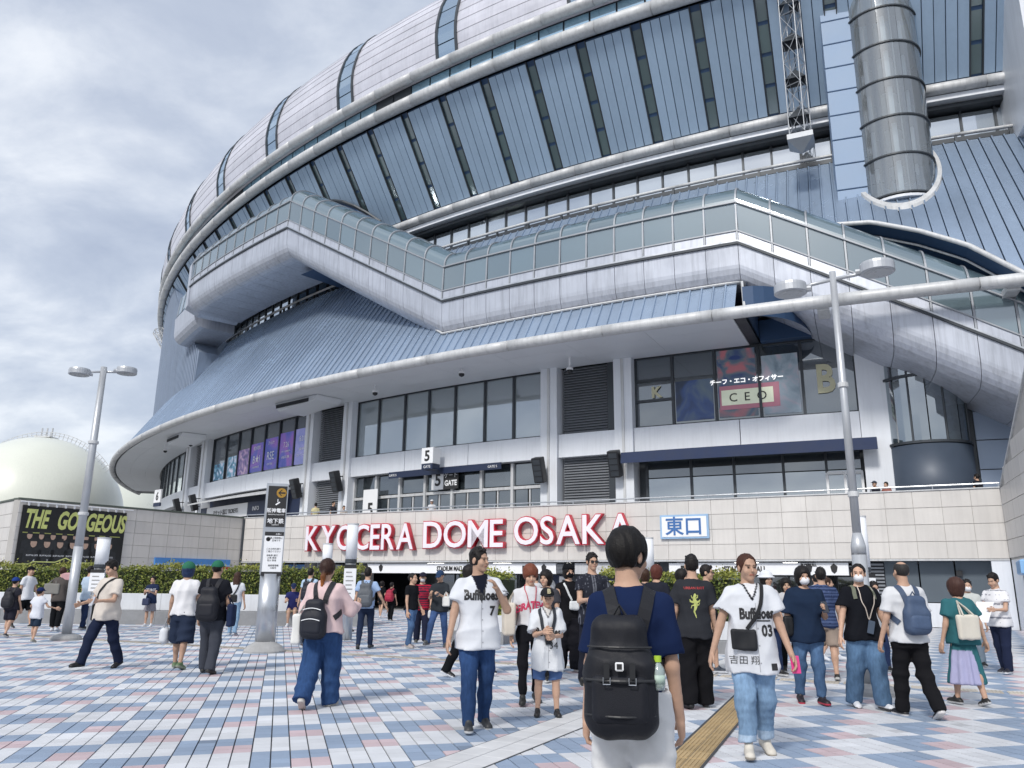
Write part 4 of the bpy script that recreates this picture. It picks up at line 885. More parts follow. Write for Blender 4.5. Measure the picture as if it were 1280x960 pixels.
lettering('window_emblem', 'B', M_sand, scr, polar(99.82, -23.85, 9.5), 1.75, rz=R_(-23.85), offset=.05, squeeze=.8)
lettering('window_emblem', 'K', M_sand, scr, polar(99.82, -28.15, 9.95), .72, rz=R_(-28.15), offset=.03)
# ================================================================== planters and hedges
M_leaf = mat('hedge_leaf', 'Col', .55, 0, .25, 6, spec=.3, island=.30)
M_planter = mat('white_planter_stone', (.62, .64, .67), .6, 0, .08, 1.5, streak=.12); M_plinth = mat('grey_plinth_stone', (.25, .255, .265), .7, 0, .14, 3, bump=.15, bscale=40)
def hedge(label, p0, p1, depth, z0, z1, seed, nleaf, side=1):
    p0, p1 = np.array(p0), np.array(p1); L = float(np.linalg.norm(p1 - p0)); a = math.atan2(p1[1] - p0[1], p1[0] - p0[0])
    h = thing('hedge', label, 'hedge', (p0[0], p0[1], 0), a)
    r = np.random.default_rng(seed)
    b = MB(); n = int(L / .5) + 1
    for i in range(n):
        x0, x1 = L * i / n, L * (i + 1) / n; q = r.uniform(-.04, .04, 2); b.box(x0, x1, .14 + q[0], depth - .14, z0, z1 - .16 + q[1])
    b.obj('twig_core', mat('hedge_core', (.018, .028, .010), .9), h)
    # leaves on the front, top and ends
    k = nleaf; u = r.uniform(0, 1, k); reg = r.uniform(0, 1, k); P = np.zeros((k, 3)); P[:, 0] = r.uniform(0, L, k)
    bump = .06 * np.sin(P[:, 0] * 2.1 + 1) + .05 * np.sin(P[:, 0] * 5.3) + np.where(r.uniform(0, 1, k) < .06, np.abs(r.normal(0, .09, k)), 0)
    front = reg < .6
    P[:, 1] = np.where(front, r.normal(.07, .05, k), r.uniform(.05, depth, k)); P[:, 2] = np.where(front, z0 - .05 + (z1 - z0 + .02) * u, z1 - .05 + r.normal(0, .05, k)) + bump * np.where(front, u, 1)
    s = r.uniform(.022, .05, k); ax = r.normal(0, 1, (k, 3)); ax /= np.linalg.norm(ax, axis=1)[:, None]
    n2 = np.cross(ax, r.normal(0, 1, (k, 3))); n2 /= np.linalg.norm(n2, axis=1)[:, None]
    V = np.stack([P - ax * s[:, None], P + n2 * s[:, None] * .55, P + ax * s[:, None], P - n2 * s[:, None] * .55], 1).reshape(-1, 3)
    F = np.arange(4 * k).reshape(-1, 4)
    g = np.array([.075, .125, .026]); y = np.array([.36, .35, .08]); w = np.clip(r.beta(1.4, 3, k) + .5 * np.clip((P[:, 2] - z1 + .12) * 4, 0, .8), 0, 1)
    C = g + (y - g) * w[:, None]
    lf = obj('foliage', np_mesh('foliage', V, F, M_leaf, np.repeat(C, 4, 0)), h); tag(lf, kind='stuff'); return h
def planter(label, p0, p1, depth, zb, zw):
    p0, p1 = np.array(p0), np.array(p1); L = float(np.linalg.norm(p1 - p0)); a = math.atan2(p1[1] - p0[1], p1[0] - p0[0])
    t = thing('planter', label, 'planter', (p0[0], p0[1], 0), a); n = max(1, int(L / 1.5)); w = L / n
    for i in range(n):
        MB().box(i * w + .004, (i + 1) * w - .004, .0, depth, zb, zw, .012).obj('kerb_block', M_planter, t)
        MB().box(i * w + .004, (i + 1) * w - .004, -.30 if zb > .4 else -.10, depth + .1, -.01, zb - .003, .008).obj('plinth_block', M_plinth, t)
planter('long white stone planter on the left in front of the wing wall', (-17.5, 25.9), (-4.6, 25.9), 1.6, .42, .93)
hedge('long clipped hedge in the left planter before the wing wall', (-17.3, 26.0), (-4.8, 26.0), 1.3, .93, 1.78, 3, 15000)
planter('short white stone planter behind the man in the number seven jersey', (-1.35, 19.65), (-.1, 19.15), 1.2, .26, .64)
hedge('yellow-green hedge in the short planter behind the number seven jersey', (-1.25, 19.7), (-.2, 19.28), 1.0, .64, 1.62, 5, 2600)
planter('white stone planter behind the lizard tee and the jersey woman', (1.9, 18.35), (5.0, 17.1), 1.2, .26, .64)
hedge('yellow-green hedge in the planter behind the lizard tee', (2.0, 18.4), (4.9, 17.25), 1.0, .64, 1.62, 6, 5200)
# ================================================================== street lamps
def lamp(label, x, y, zt, az, arms, rp, collar=0, fat=1.5):
    t = thing('street_lamp', label, 'street lamp', (x, y, 0), az, 'twin disc street lamps')
    MB().lathe([(.33, -.005), (.33, .05), (.30, .10), (.17, .14), (.001, .14)], 24).obj('base', M_concrete, t, smooth=False)
    MB().tube([(0, 0, .1), (0, 0, collar or zt * .33)], rp * fat, 16).obj('lower_pole', MATS['lamp_paint'], t, smooth=True)
    MB().tube([(0, 0, collar or zt * .33), (0, 0, zt + .12)], [rp, rp * .78], 16).obj('pole', MATS['lamp_paint'], t, smooth=True)
    if collar: MB().lathe([(rp * fat, 0), (rp * fat, .12), (rp, .3)], 16, c=(0, 0, collar - .02)).obj('collar', MATS['lamp_paint'], t, smooth=True)
    for q in (.45, .72): MB().lathe([(rp * 1.02, -.04), (rp * 1.25, -.03), (rp * 1.25, .03), (rp * 1.02, .04)], 16, c=(0, 0, zt * q)).obj('band', M_lightmetal, t)
    for s, dz in ((-1, -.10), (1, .06)):
        MB().tube([(0, 0, zt), (s * arms * .5, 0, zt + dz * .4), (s * (arms - .2), 0, zt + dz * .8)], .03, 8).obj('arm', MATS['lamp_paint'], t, smooth=True)
        h = MB(); h.lathe([(.001, .12), (.14, .12), (.235, .10), (.245, .06), (.245, -.04), (.225, -.055), (.20, -.05), (.001, -.045)], 28, c=(s * arms, 0, zt + dz))
        hd = h.obj('lamp_head', MATS['lamp_paint'], t, smooth=False); MB().lathe([(.001, -.05), (.19, -.052)], 24, c=(s * arms, 0, zt + dz)).obj('lens', mat('frosted_lens', (.42, .44, .46), .3), hd)
        MB().tube([(s * (arms - .3), 0, zt + dz), (s * (arms - .2), 0, zt + dz)], .05, 8).obj('head_socket', MATS['lamp_paint'], t)
mat('lamp_paint', (.50, .52, .55), .4, .4, .08, 2, streak=.2)
lamp('tall twin-disc street lamp at the left in front of the team banner', -10.26, 19.14, 6.42, R_(27), .52, .095, 0, 1.12)
lamp('nearer twin-disc street lamp on the right with a thick lower sleeve', 4.87, 11.24, 5.93, R_(-24), .62, .060, 1.85, 1.65)
# ================================================================== wayfinding sign
sg = thing('wayfinding_sign', 'tall steel wayfinding sign with black upper panel and white lower notice', 'sign', (-4.9, 16.6, 0), R_(16))
MB().lathe([(.40, -.005), (.40, .03), (.33, .12), (.19, .2), (.001, .2)], 24).obj('base', M_concrete, sg)
MB().lathe([(.20, .1), (.20, 1.52)], 24, sx=1, sy=.75).obj('post', M_steel, sg, smooth=True)
MB().box(-.22, .22, -.10, .10, 1.50, 3.36, .012).obj('housing', M_steel, sg)
MB().box(-.175, .20, -.115, -.101, 2.46, 3.30).obj('black_panel', M_blackprint, sg); MB().box(-.175, .20, -.115, -.101, 1.56, 2.36).obj('notice', M_whiteprint, sg); MB().box(-.175, .20, -.118, -.1155, 2.28, 2.36).obj('notice_head', M_blackprint, sg); MB().box(-.19, .215, -.118, -.101, 1.48, 1.555).obj('notice_foot', M_blackprint, sg)
M_yel = mat('ochre_print', (.70, .42, .08), .5)
cm = MB().lathe([(.001, 0), (.10, 0)], 26).mesh('arrow_disc', M_yel); cm.transform(Matrix.Rotation(R_(90), 4, 'X')); obj('arrow_disc', cm, sg, (.09, -.120, 3.16))
MB().prism([(.02, 3.16), (.08, 3.22), (.105, 3.22), (.06, 3.175), (.165, 3.175), (.165, 3.145), (.06, 3.145), (.105, 3.10), (.08, 3.10)], -.126, -.121).obj('arrow', M_blackprint, sg)
MB().prism([(-.02, 2.92), (.06, 2.98), (.08, 2.96), (.0, 2.9)], -.119, -.116).obj('escalator_mark', M_whiteprint, sg); MB().box(.02, .035, -.119, -.116, 2.97, 3.03).obj('escalator_mark', M_whiteprint, sg)
lettering('sign_lettering', '阪神電車', M_whiteprint, sg, (.012, -.117, 2.76), .095, extrude=.001, offset=.002); lettering('sign_lettering', 'HANSHIN RAILWAY', M_whiteprint, sg, (.012, -.117, 2.70), .036, extrude=.001)
lettering('sign_lettering', '地下鉄', M_whiteprint, sg, (.012, -.117, 2.54), .11, extrude=.001, offset=.002); lettering('sign_lettering', 'SUBWAY', M_whiteprint, sg, (.012, -.117, 2.49), .036, extrude=.001)
rn = MB().lathe([(.036, 0), (.044, 0)], 20).mesh('notice_ring', M_blackprint); rn.transform(Matrix.Rotation(R_(90), 4, 'X')); obj('notice_ring', rn, sg, (-.10, -.117, 2.21))
for k, (s, z, x) in enumerate((('お願い', 2.30, .1), ('路上喫煙禁止', 2.22, .06), ('区域です', 2.17, .06), ('ごみの持ち帰り', 2.0, .02), ('ご協力ください', 1.95, .02), ('自転車 通行', 1.87, 0), ('火気 使用', 1.82, 0), ('花火 飲食', 1.77, 0), ('施設管理者', 1.67, .04), ('大阪市', 1.62, .04))):
    lettering('notice_lettering', s, M_blackprint if k else M_whiteprint, sg, (x, -.1175 - (.002 if k == 0 else 0), z), .042, extrude=.0008)
# ================================================================== white light posts
M_lampwhite = mat('opal_light_cover', (.78, .80, .84), .35, var=.03)
def post(label, x, y, top, z1, notice=None, r=.14):
    t = thing('light_post', label, 'light post', (x, y, 0), R_(10), 'white topped light posts')
    MB().tube([(0, 0, 0), (0, 0, z1)], r * .9, 16).obj('post', M_steel, t, smooth=True)
    MB().tube([(0, 0, z1 + .02), (0, 0, top - .03)], r, 18).obj('light_cover', M_lampwhite, t, smooth=True); MB().lathe([(r * 1.05, top - .03), (r * 1.05, top), (.001, top + .01)], 18).obj('cap', M_lightmetal, t)
    MB().lathe([(r * 1.03, z1 - .05), (r * 1.03, z1 + .03)], 18).obj('ring', M_darkframe, t)
    if notice:
        MB().box(-r * 1.05, r * 1.05, -r - .03, -r, notice[0], notice[1]).obj('notice', M_whiteprint, t); MB().box(-r * 1.05, r * 1.05, -r - .033, -r - .031, notice[1] - .09, notice[1]).obj('notice_head', M_blackprint, t)
        for k in range(6): MB().box(-r * .7, r * (.3 + .4 * ((k * 37) % 5) / 5), -r - .033, -r - .031, notice[1] - .2 - k * .1, notice[1] - .17 - k * .1).obj('notice_line', M_concrete, t)
post('shorter white-topped light post behind the woman in pink', -5.2, 22.95, 2.42, 1.75)
post('taller white-topped light post with a notice under the first letters', -3.95, 20.05, 2.79, 1.88, (.95, 1.78))
post('white-topped light post with a notice before the team banner', -11.1, 21.96, 2.47, 1.72, (1.05, 1.62), .17)
post('slim white light post behind the man with the large backpack', 3.65, 21.15, 2.58, 1.7, None, .12)
post('light post with paired notices beside the right street lamp', 7.49, 17.1, 2.86, 1.75, (1.0, 1.66), .13)
# ================================================================== gas holders beyond the wing wall
M_gas = mat('pale_green_tank_paint', (.69, .71, .63), .32, 0, .05, .06, streak=.06, coat=.3)
def tank(label, x, y, z, r):
    t = thing('gas_holder', label, 'tank', (x, y, 0), 0, 'spherical gas holders')
    v = [(r * math.sin(R_(a)), r * math.cos(R_(a))) for a in range(0, 181, 5)]
    MB().lathe([(max(.001, p[0]), -p[1]) for p in reversed(v)][::-1], 64, c=(0, 0, z)).obj('sphere', M_gas, t, smooth=True)
    for k in range(10): c, s = math.cos(R_(36 * k)), math.sin(R_(36 * k)); MB().tube([(r * c, r * s, z), (r * c, r * s, 0)], .4, 10).obj('leg', M_gas, t)
    rl = MB()
    for k in range(40):
        a = R_(-70 + k * 3.2); p = (r * math.sin(a) * .3, -r * .25, 0)
        q = (r * math.sin(a), -.4, z + r * math.cos(a)); n = (math.sin(a), 0, math.cos(a)); rl.tube([q, (q[0] + n[0] * .9, q[1], q[2] + n[2] * .9)], .05, 5)
    for h in (.5, .9): rl.tube([((r + h) * math.sin(R_(-70 + k * 3.2)), -.4, z + (r + h) * math.cos(R_(-70 + k * 3.2))) for k in range(40)], .05, 5)
    rl.obj('stair_rail', M_lightmetal, t)
    MB().box(-1.2, 1.2, -1.2, 1.2, z + r, z + r + .2).obj('top_platform', M_lightmetal, t)
    for k in (-.8, 0, .8): MB().tube([(k, 0, z + r), (k, 0, z + r + 1.6)], .12, 6).obj('valve', M_lightmetal, t)
tank('large pale green spherical gas holder with top railing beyond the banner', -71.8, 120.2, 9.9, 12.2)
tank('second pale gas holder half hidden behind the first', -86, 170, 9.0, 15.0)
# ================================================================== people: bodies and clothes grown from distance fields
from mathutils.bvhtree import BVHTree
class Field:
    def __init__(s, lo, hi, vox):
        s.vox = vox; s.lo = np.array(lo, np.float32); n = np.maximum(4, np.ceil((np.array(hi) - s.lo) / vox).astype(int) + 1)
        s.ax = [(s.lo[i] + vox * np.arange(n[i])).astype(np.float32) for i in range(3)]; s.D = np.full(tuple(n), .3, np.float32)
    def box(s, lo, hi):
        sl = []
        for i in range(3):
            a = int(np.clip(math.floor((lo[i] - s.lo[i]) / s.vox), 0, len(s.ax[i]) - 1)); b = int(np.clip(math.ceil((hi[i] - s.lo[i]) / s.vox) + 1, a + 1, len(s.ax[i]))); sl.append(slice(a, b))
        return tuple(sl), s.ax[0][sl[0]][:, None, None], s.ax[1][sl[1]][None, :, None], s.ax[2][sl[2]][None, None, :]
    def put(s, fn, lo, hi, k=.02, op='u'):
        m = max(.05, k * 2 + 2 * s.vox); sl, X, Y, Z = s.box(np.array(lo) - m, np.array(hi) + m); d = fn(X, Y, Z); D = s.D[sl]
        if op == 'u':
            if k > 0: h = np.clip(.5 + .5 * (D - d) / k, 0, 1); s.D[sl] = D + (d - D) * h - k * h * (1 - h)
            else: s.D[sl] = np.minimum(D, d)
        else:
            d = -d
            if k > 0: h = np.clip(.5 - .5 * (D - d) / k, 0, 1); s.D[sl] = D + (d - D) * h + k * h * (1 - h)
            else: s.D[sl] = np.maximum(D, d)
    def cone(s, a, b, r0, r1, k=.02, op='u', flat0=False, flat1=False):
        a, b = np.array(a, np.float32), np.array(b, np.float32); ba = b - a; L2 = float(ba @ ba) + 1e-9; L = math.sqrt(L2)
        def fn(X, Y, Z):
            px, py, pz = X - a[0], Y - a[1], Z - a[2]; tt = (px * ba[0] + py * ba[1] + pz * ba[2]) / L2; t = np.clip(tt, 0, 1)
            if flat0 or flat1:
                tu = tt if (flat0 and flat1) else (np.minimum(tt, 1) if flat0 else np.maximum(tt, 0))
                dd = np.sqrt((px - ba[0] * tu) ** 2 + (py - ba[1] * tu) ** 2 + (pz - ba[2] * tu) ** 2) - (r0 + (r1 - r0) * t)
                if flat1: dd = np.maximum(dd, (tt - 1) * L)
                if flat0: dd = np.maximum(dd, -tt * L)
                return dd
            return np.sqrt((px - ba[0] * t) ** 2 + (py - ba[1] * t) ** 2 + (pz - ba[2] * t) ** 2) - (r0 + (r1 - r0) * t)
        R = max(r0, r1); s.put(fn, np.minimum(a, b) - R, np.maximum(a, b) + R, k, op)
    def ell(s, c, r, k=.02, op='u', rot=None):
        c = np.array(c, np.float32); r = np.array(r, np.float32)
        def fn(X, Y, Z):
            px, py, pz = X - c[0], Y - c[1], Z - c[2]
            if rot is not None: px, py, pz = (rot[0][0] * px + rot[1][0] * py + rot[2][0] * pz, rot[0][1] * px + rot[1][1] * py + rot[2][1] * pz, rot[0][2] * px + rot[1][2] * py + rot[2][2] * pz)
            k0 = np.sqrt((px / r[0]) ** 2 + (py / r[1]) ** 2 + (pz / r[2]) ** 2); k1 = np.sqrt((px / r[0] ** 2) ** 2 + (py / r[1] ** 2) ** 2 + (pz / r[2] ** 2) ** 2) + 1e-6
            return k0 * (k0 - 1) / k1
        m = float(r.max()) if rot is not None else r; s.put(fn, c - m, c + m, k, op)
    def loft(s, zs, rx, ry, cx=None, cy=None, k=.02, p=2.4, op='u', warp=None):
        zs = np.array(zs); cx = np.zeros(len(zs)) if cx is None else np.array(cx); cy = np.zeros(len(zs)) if cy is None else np.array(cy)
        def fn(X, Y, Z):
            z = Z.ravel(); A = np.interp(z, zs, rx)[None, None, :].astype(np.float32); B = np.interp(z, zs, ry)[None, None, :].astype(np.float32); C = np.interp(z, zs, cx)[None, None, :].astype(np.float32); E = np.interp(z, zs, cy)[None, None, :].astype(np.float32)
            if warp is not None: w_ = warp(X, Y, Z); A = A + w_; B = B + w_
            q = (np.abs((X - C) / A) ** p + np.abs((Y - E) / B) ** p) ** (1 / p); d = (q - 1) * np.minimum(A, B) * .95
            return np.maximum(d, np.maximum(zs[0] - Z, Z - zs[-1]))
        mx, my = max(rx) + .02, max(ry) + .02
        s.put(fn, (min(cx) - mx, min(cy) - my, zs[0]), (max(cx) + mx, max(cy) + my, zs[-1]), k, op)
    def rbox(s, c, h, r, k=.0, op='u', ang=0):
        c, h = np.array(c), np.array(h); ca, sa = math.cos(ang), math.sin(ang)
        def fn(X, Y, Z):
            px, py, pz = X - c[0], Y - c[1], Z - c[2]; py, pz = ca * py + sa * pz, -sa * py + ca * pz
            qx, qy, qz = np.abs(px) - h[0] + r, np.abs(py) - h[1] + r, np.abs(pz) - h[2] + r
            return np.sqrt(np.maximum(qx, 0) ** 2 + np.maximum(qy, 0) ** 2 + np.maximum(qz, 0) ** 2) + np.minimum(np.maximum(qx, np.maximum(qy, qz)), 0) - r
        m = float(np.linalg.norm(h)) if ang else h; s.put(fn, c - m, c + m, k, op)
    def half(s, n, o):
        """keep the side n.p < o"""
        d = n[0] * s.ax[0][:, None, None] + n[1] * s.ax[1][None, :, None] + n[2] * s.ax[2][None, None, :] - o; s.D = np.maximum(s.D, d.astype(np.float32))
    def noise(s, seed, amp, freq=22.0, stretch=(1, 1, .6), fold=False):
        r = np.random.default_rng(seed); X, Y, Z = s.ax[0][:, None, None], s.ax[1][None, :, None], s.ax[2][None, None, :]; w = 0
        for q in range(3):
            v = r.normal(0, 1, 3); v = v / np.linalg.norm(v) * freq * (1, 1.7, 2.6)[q] * np.array(stretch); u = r.normal(0, 1, 3) * freq * .35; ph = r.uniform(0, 6, 2)
            g_ = np.sin(v[0] * X + v[1] * Y + v[2] * Z + ph[0] + 1.9 * np.sin(u[0] * X + u[1] * Y + u[2] * Z + ph[1])); w = w + ((1.6 * np.abs(g_) - 1.0) if fold else g_) * (1, .6, .35)[q]
        s.D = s.D + (w * amp).astype(np.float32)
    def surface(s):
        D = s.D; D[0], D[-1], D[:, 0], D[:, -1], D[:, :, 0], D[:, :, -1] = .1, .1, .1, .1, .1, .1
        S = D < 0; sh = tuple(n - 1 for n in D.shape); cnt = np.zeros(sh, np.int8); cs = [(i, j, k) for i in (0, 1) for j in (0, 1) for k in (0, 1)]
        for i, j, k in cs: cnt += S[i:i + sh[0], j:j + sh[1], k:k + sh[2]]
        I, J, K = np.nonzero((cnt > 0) & (cnt < 8)); n = len(I)
        if n == 0: return np.zeros((0, 3)), np.zeros((0, 4), int)
        idx = np.full(sh, -1, np.int64); idx[I, J, K] = np.arange(n); acc = np.zeros((n, 3), np.float32); num = np.zeros(n, np.float32)
        for c0 in cs:
            for a in range(3):
                if c0[a]: continue
                c1 = list(c0); c1[a] = 1; d0 = D[I + c0[0], J + c0[1], K + c0[2]]; d1 = D[I + c1[0], J + c1[1], K + c1[2]]; m = (d0 < 0) != (d1 < 0)
                t = np.where(m, d0 / np.where(m, d0 - d1, 1), 0); p = np.array(c0, np.float32)[None] + 0 * acc; p[:, a] = t; acc += p * m[:, None]; num += m
        V = (acc / num[:, None] + np.stack([I, J, K], 1)) * s.vox + s.lo; F = []
        for a, (b, c) in ((0, (1, 2)), (1, (2, 0)), (2, (0, 1))):
            s0 = [slice(None)] * 3; s1 = [slice(None)] * 3; s0[a] = slice(0, -1); s1[a] = slice(1, None); A = S[tuple(s0)]; B = S[tuple(s1)]; E = np.stack(np.nonzero(A != B), 1); E = E[(E[:, b] > 0) & (E[:, c] > 0) & (E[:, b] < sh[b]) & (E[:, c] < sh[c])]
            inside = A[E[:, 0], E[:, 1], E[:, 2]]; q = []
            for db, dc in ((1, 1), (0, 1), (0, 0), (1, 0)):
                e = E.copy(); e[:, b] -= db; e[:, c] -= dc; q.append(idx[e[:, 0], e[:, 1], e[:, 2]])
            q = np.stack(q, 1); q[~inside] = q[~inside][:, ::-1]; F.append(q)
        return V.astype(np.float64), np.concatenate(F)
def relax(V, F, it=2, w=.5):
    for _ in range(it):
        a = np.zeros_like(V); n = np.zeros(len(V))
        for i, j in ((0, 1), (1, 2), (2, 3), (3, 0)):
            np.add.at(a, F[:, i], V[F[:, j]]); np.add.at(a, F[:, j], V[F[:, i]]); np.add.at(n, F[:, i], 1); np.add.at(n, F[:, j], 1)
        V = V * (1 - w) + w * a / np.maximum(n, 1)[:, None]
    return V
M_skin = mat('skin', 'Col', .55, 0, .05, 30, spec=.35)
M_cloth = mat('woven_cloth', 'Col', .9, 0, .045, 9, bump=.25, bscale=420, spec=.1)
M_denim = mat('denim_cloth', 'Col', .85, 0, .20, 38, bump=.25, bscale=500, spec=.1, stretch=(1, 1, .35))
M_hair = mat('hair_strands', 'Col', .5, 0, .35, 130, bump=.35, bscale=160, spec=.22, stretch=(1, 1, .12))
M_leather = mat('shoe_material', 'Col', .5, 0, .06, 30, spec=.4)
M_nylon = mat('bag_nylon', 'Col', .6, 0, .10, 40, bump=.2, bscale=300, spec=.35)
M_eye = mat('dark_eye', (.015, .012, .010), .25)
SKIN = np.array([.50, .315, .225]); BLACK = (.008, .009, .011); WHITE = (.62, .64, .68); DEN = (.03, .068, .175); NAVY = (.018, .03, .075)
def vcol(V, c):
    c = np.array(c, float); return np.repeat(c[None], len(V), 0) if c.ndim == 1 else c
def rotx(a): c, s = math.cos(a), math.sin(a); return np.array([[1, 0, 0], [0, c, -s], [0, s, c]])
def rotz(a): c, s = math.cos(a), math.sin(a); return np.array([[c, -s, 0], [s, c, 0], [0, 0, 1]])
PEOPLE = {}
def person(key, label, loc, h, face, skin=1.0, w=1.0, legs=(8, 4, -8, 6), spread=.012, arms=((4, 8, 12, 0), (4, 8, 12, 0)), lean=0, head=(0, 0), hair='short', hcol=(.012, .010, .010), top='tee', tcol=WHITE, tl=.022, hem=.46, sleeve=.55, tfun=None, bottom='trousers', bcol=DEN, bl=.012, cut=.0, denim=False, shoes=(.02, .02, .02), sole=(.55, .55, .55), cap=None, mask=None, kid=0, skirt=None, z=0.0, seat=False, glasses=None, group='people crossing the plaza', cuff=None, sfun=None):
    d = math.hypot(loc[0], loc[1]); vb = float(np.clip(d * .00138, .0095, .024)); vh = float(np.clip(d * .00070, .0050, .012))
    sd = abs(hash_(key)) % 100000; H = h
    P = thing('person', label, 'person', (loc[0], loc[1], z), R_(face), group); sk = SKIN * skin
    hs = (1.0 if not kid else .93) * min(1.0, .62 + .38 * H / 1.65)
    # --- skeleton
    J = {}; lam = R_(lean); hz = .515 * H
    def up(p):                                            # upper body leans about the hips
        q = rotx(lam) @ (np.array(p, float) - (0, 0, hz)); return q + (0, 0, hz)
    feet = []
    for sdn, (fl, kn) in ((1, legs[:2]), (-1, legs[2:4])):
        hip = np.array([sdn * .052 * H, 0, hz]); a = R_(fl); b = R_(fl - kn)
        kne = hip + .245 * H * np.array([sdn * (spread * 2), -math.sin(a), -math.cos(a)]); ank = kne + .232 * H * np.array([sdn * spread, -math.sin(b), -math.cos(b)])
        fp = min(0.0, b * .85) if not seat else 0.0
        J[('hip', sdn)], J[('knee', sdn)], J[('ankle', sdn)] = hip, kne, ank; feet.append((sdn, ank, fp))
    low = min(a[2] - (.06 + .13 * abs(math.sin(fp))) * min(1, H / 1.6) for _, a, fp in feet)
    for k_ in list(J): J[k_] = J[k_] - (0, 0, low)
    feet = [(s_, a - (0, 0, low), f) for s_, a, f in feet]; dz = -low; hz0 = hz; hz = hz + dz
    def up2(p): q = rotx(lam) @ (np.array(p, float) - (0, 0, hz0)); return q + (0, 0, hz0 + dz)
    shw = .101 * H * (.5 + .5 * w) * (.93 if kid else 1)
    for sdn, (al, be, el, ga) in ((1, arms[0]), (-1, arms[1])):
        sh = up2((sdn * shw, .0, .796 * H)); a, b_, e, g = R_(al), R_(be), R_(el), R_(ga)
        u = np.array([sdn * math.sin(b_), -math.sin(a) * math.cos(b_), -math.cos(a) * math.cos(b_)]); f = np.array([sdn * math.sin(b_ - g), -math.sin(a + e) * math.cos(b_ - g), -math.cos(a + e) * math.cos(b_ - g)])
        elb = sh + u * .172 * H; wr = elb + f * .148 * H; J[('sh', sdn)], J[('elb', sdn)], J[('wr', sdn)], J[('fd', sdn)] = sh, elb, wr, f
    hc = up2((0, -.004 * H, H - .115 * hs)); hc = hc + np.array([0, -.012 - .02 * max(0, math.sin(R_(head[1]))), 0]); HR = rotz(R_(head[0])) @ rotx(R_(head[1]))
    J['head'] = hc
    pts = np.array([v for v in J.values() if len(np.shape(v)) == 1 and abs(v[2]) < 3]); lo = pts.min(0) - .22; hi = pts.max(0) + .22; lo[2] = -.03
    # torso sections: height, half width, half depth
    TZ = np.array([.455, .50, .555, .62, .68, .735, .785, .815, .838]) * H; f_ = .5 + .5 * w
    TX = np.array([.086, .096, .088, .079, .085, .092, .090, .064, .036]) * H * np.array([w, w, w, w, w, w, f_, f_, 1]) * (.94 if kid else 1); TY = np.array([.062, .075, .068, .063, .066, .070, .062, .050, .038]) * H * np.array([w, w, w, w, w, w, f_, 1, 1])
    def tcen(zs): return [float(up2((0, 0, q))[1]) for q in zs]
    def tzz(zs): return [float(up2((0, 0, q))[2]) for q in zs]
    # --- body: one continuous mesh (trunk and limbs, head and hands grown finer and joined in)
    lb = .80 if (bottom and bottom != 'shorts' and not skirt) else 1.0; tb = .90 if top else 1.0
    Fb = Field(lo, hi, float(np.clip(d * .0017, .012, .024))); Fb.loft(tzz(TZ), TX * tb, TY * tb, cy=tcen(TZ), k=.03)
    for s_ in (1, -1):
        Fb.cone(J[('hip', s_)] + (0, 0, .0), J[('knee', s_)], .047 * H * w * min(lb, .88), .033 * H * f_ * lb, .02); Fb.cone(J[('knee', s_)], J[('ankle', s_)], .031 * H * f_ * lb, .021 * H, .02); m_ = J[('knee', s_)] * .68 + J[('ankle', s_)] * .32
        if lb == 1: Fb.ell(m_ + (0, .012, 0), (.032 * H * f_ * lb, .036 * H * f_ * lb, .07 * H), .02)
        Fb.cone(J[('sh', s_)], J[('elb', s_)], .029 * H * f_, .022 * H * f_, .03); Fb.cone(J[('elb', s_)], J[('wr', s_)], .0225 * H * f_, .0155 * H, .02)
    for s_ in (1, -1): Fb.cone(up2((s_ * .02 * H, .006 * H, .83 * H)), J[('sh', s_)], .022 * H, .022 * H, .03)
    Fb.cone(up2((0, .004 * H, .80 * H)), hc + HR @ np.array([0, .02, -.06]) * hs, .036 * H * (.9 if kid else 1), .032 * H * (.9 if kid else 1), .03)
    V, F = Fb.surface(); V = relax(V, F, 1); parts = [(V, F, vcol(V, sk))]
    # head
    def hp(p): return hc + HR @ (np.array(p, float) * hs)
    Fh = Field(hc - .17, hc + .17, vh); e_ = lambda c, r, k=.012, op='u': Fh.ell(hp(c), np.array(r) * hs, k, op, HR)
    e_((0, .012, .026), (.074, .093, .088)); e_((0, -.024, -.042), (.059, .066, .074), .02); e_((0, -.060, -.094), (.026, .022, .022), .02)
    for s_ in (1, -1):
        e_((s_ * .036, -.060, -.032), (.028, .026, .030), .015); e_((s_ * .030, -.101, .004), (.019, .013, .011), .012, 's'); e_((s_ * .076, .014, -.008), (.010, .020, .032), .006)
    Fh.cone(hp((-.03, -.078, .022)), hp((.03, -.078, .022)), .012 * hs, .012 * hs, .012); Fh.cone(hp((0, -.086, .004)), hp((0, -.106, -.026)), .007 * hs, .013 * hs, .010); Fh.cone(hp((-.016, -.083, -.060)), hp((.016, -.083, -.060)), .0085 * hs, .0085 * hs, .006)
    Fh.cone(hp((0, .018, -.05)), hp((0, .022, -.16)), .050 * hs, .050 * hs, .02)
    V, F = Fh.surface(); loc_ = ((V - hc) @ HR) / hs; c = vcol(V, sk); lip = (np.abs(loc_[:, 0]) < .023) & (np.abs(loc_[:, 2] + .060) < .0085) & (loc_[:, 1] < -.075); c[lip] = sk * np.array([.80, .52, .52])
    brow = (np.abs(np.abs(loc_[:, 0]) - .031) < .019) & (np.abs(loc_[:, 2] - .0235) < .0052) & (loc_[:, 1] < -.05); c[brow] = sk * .22
    shadow = None; parts.append((V, F, c))
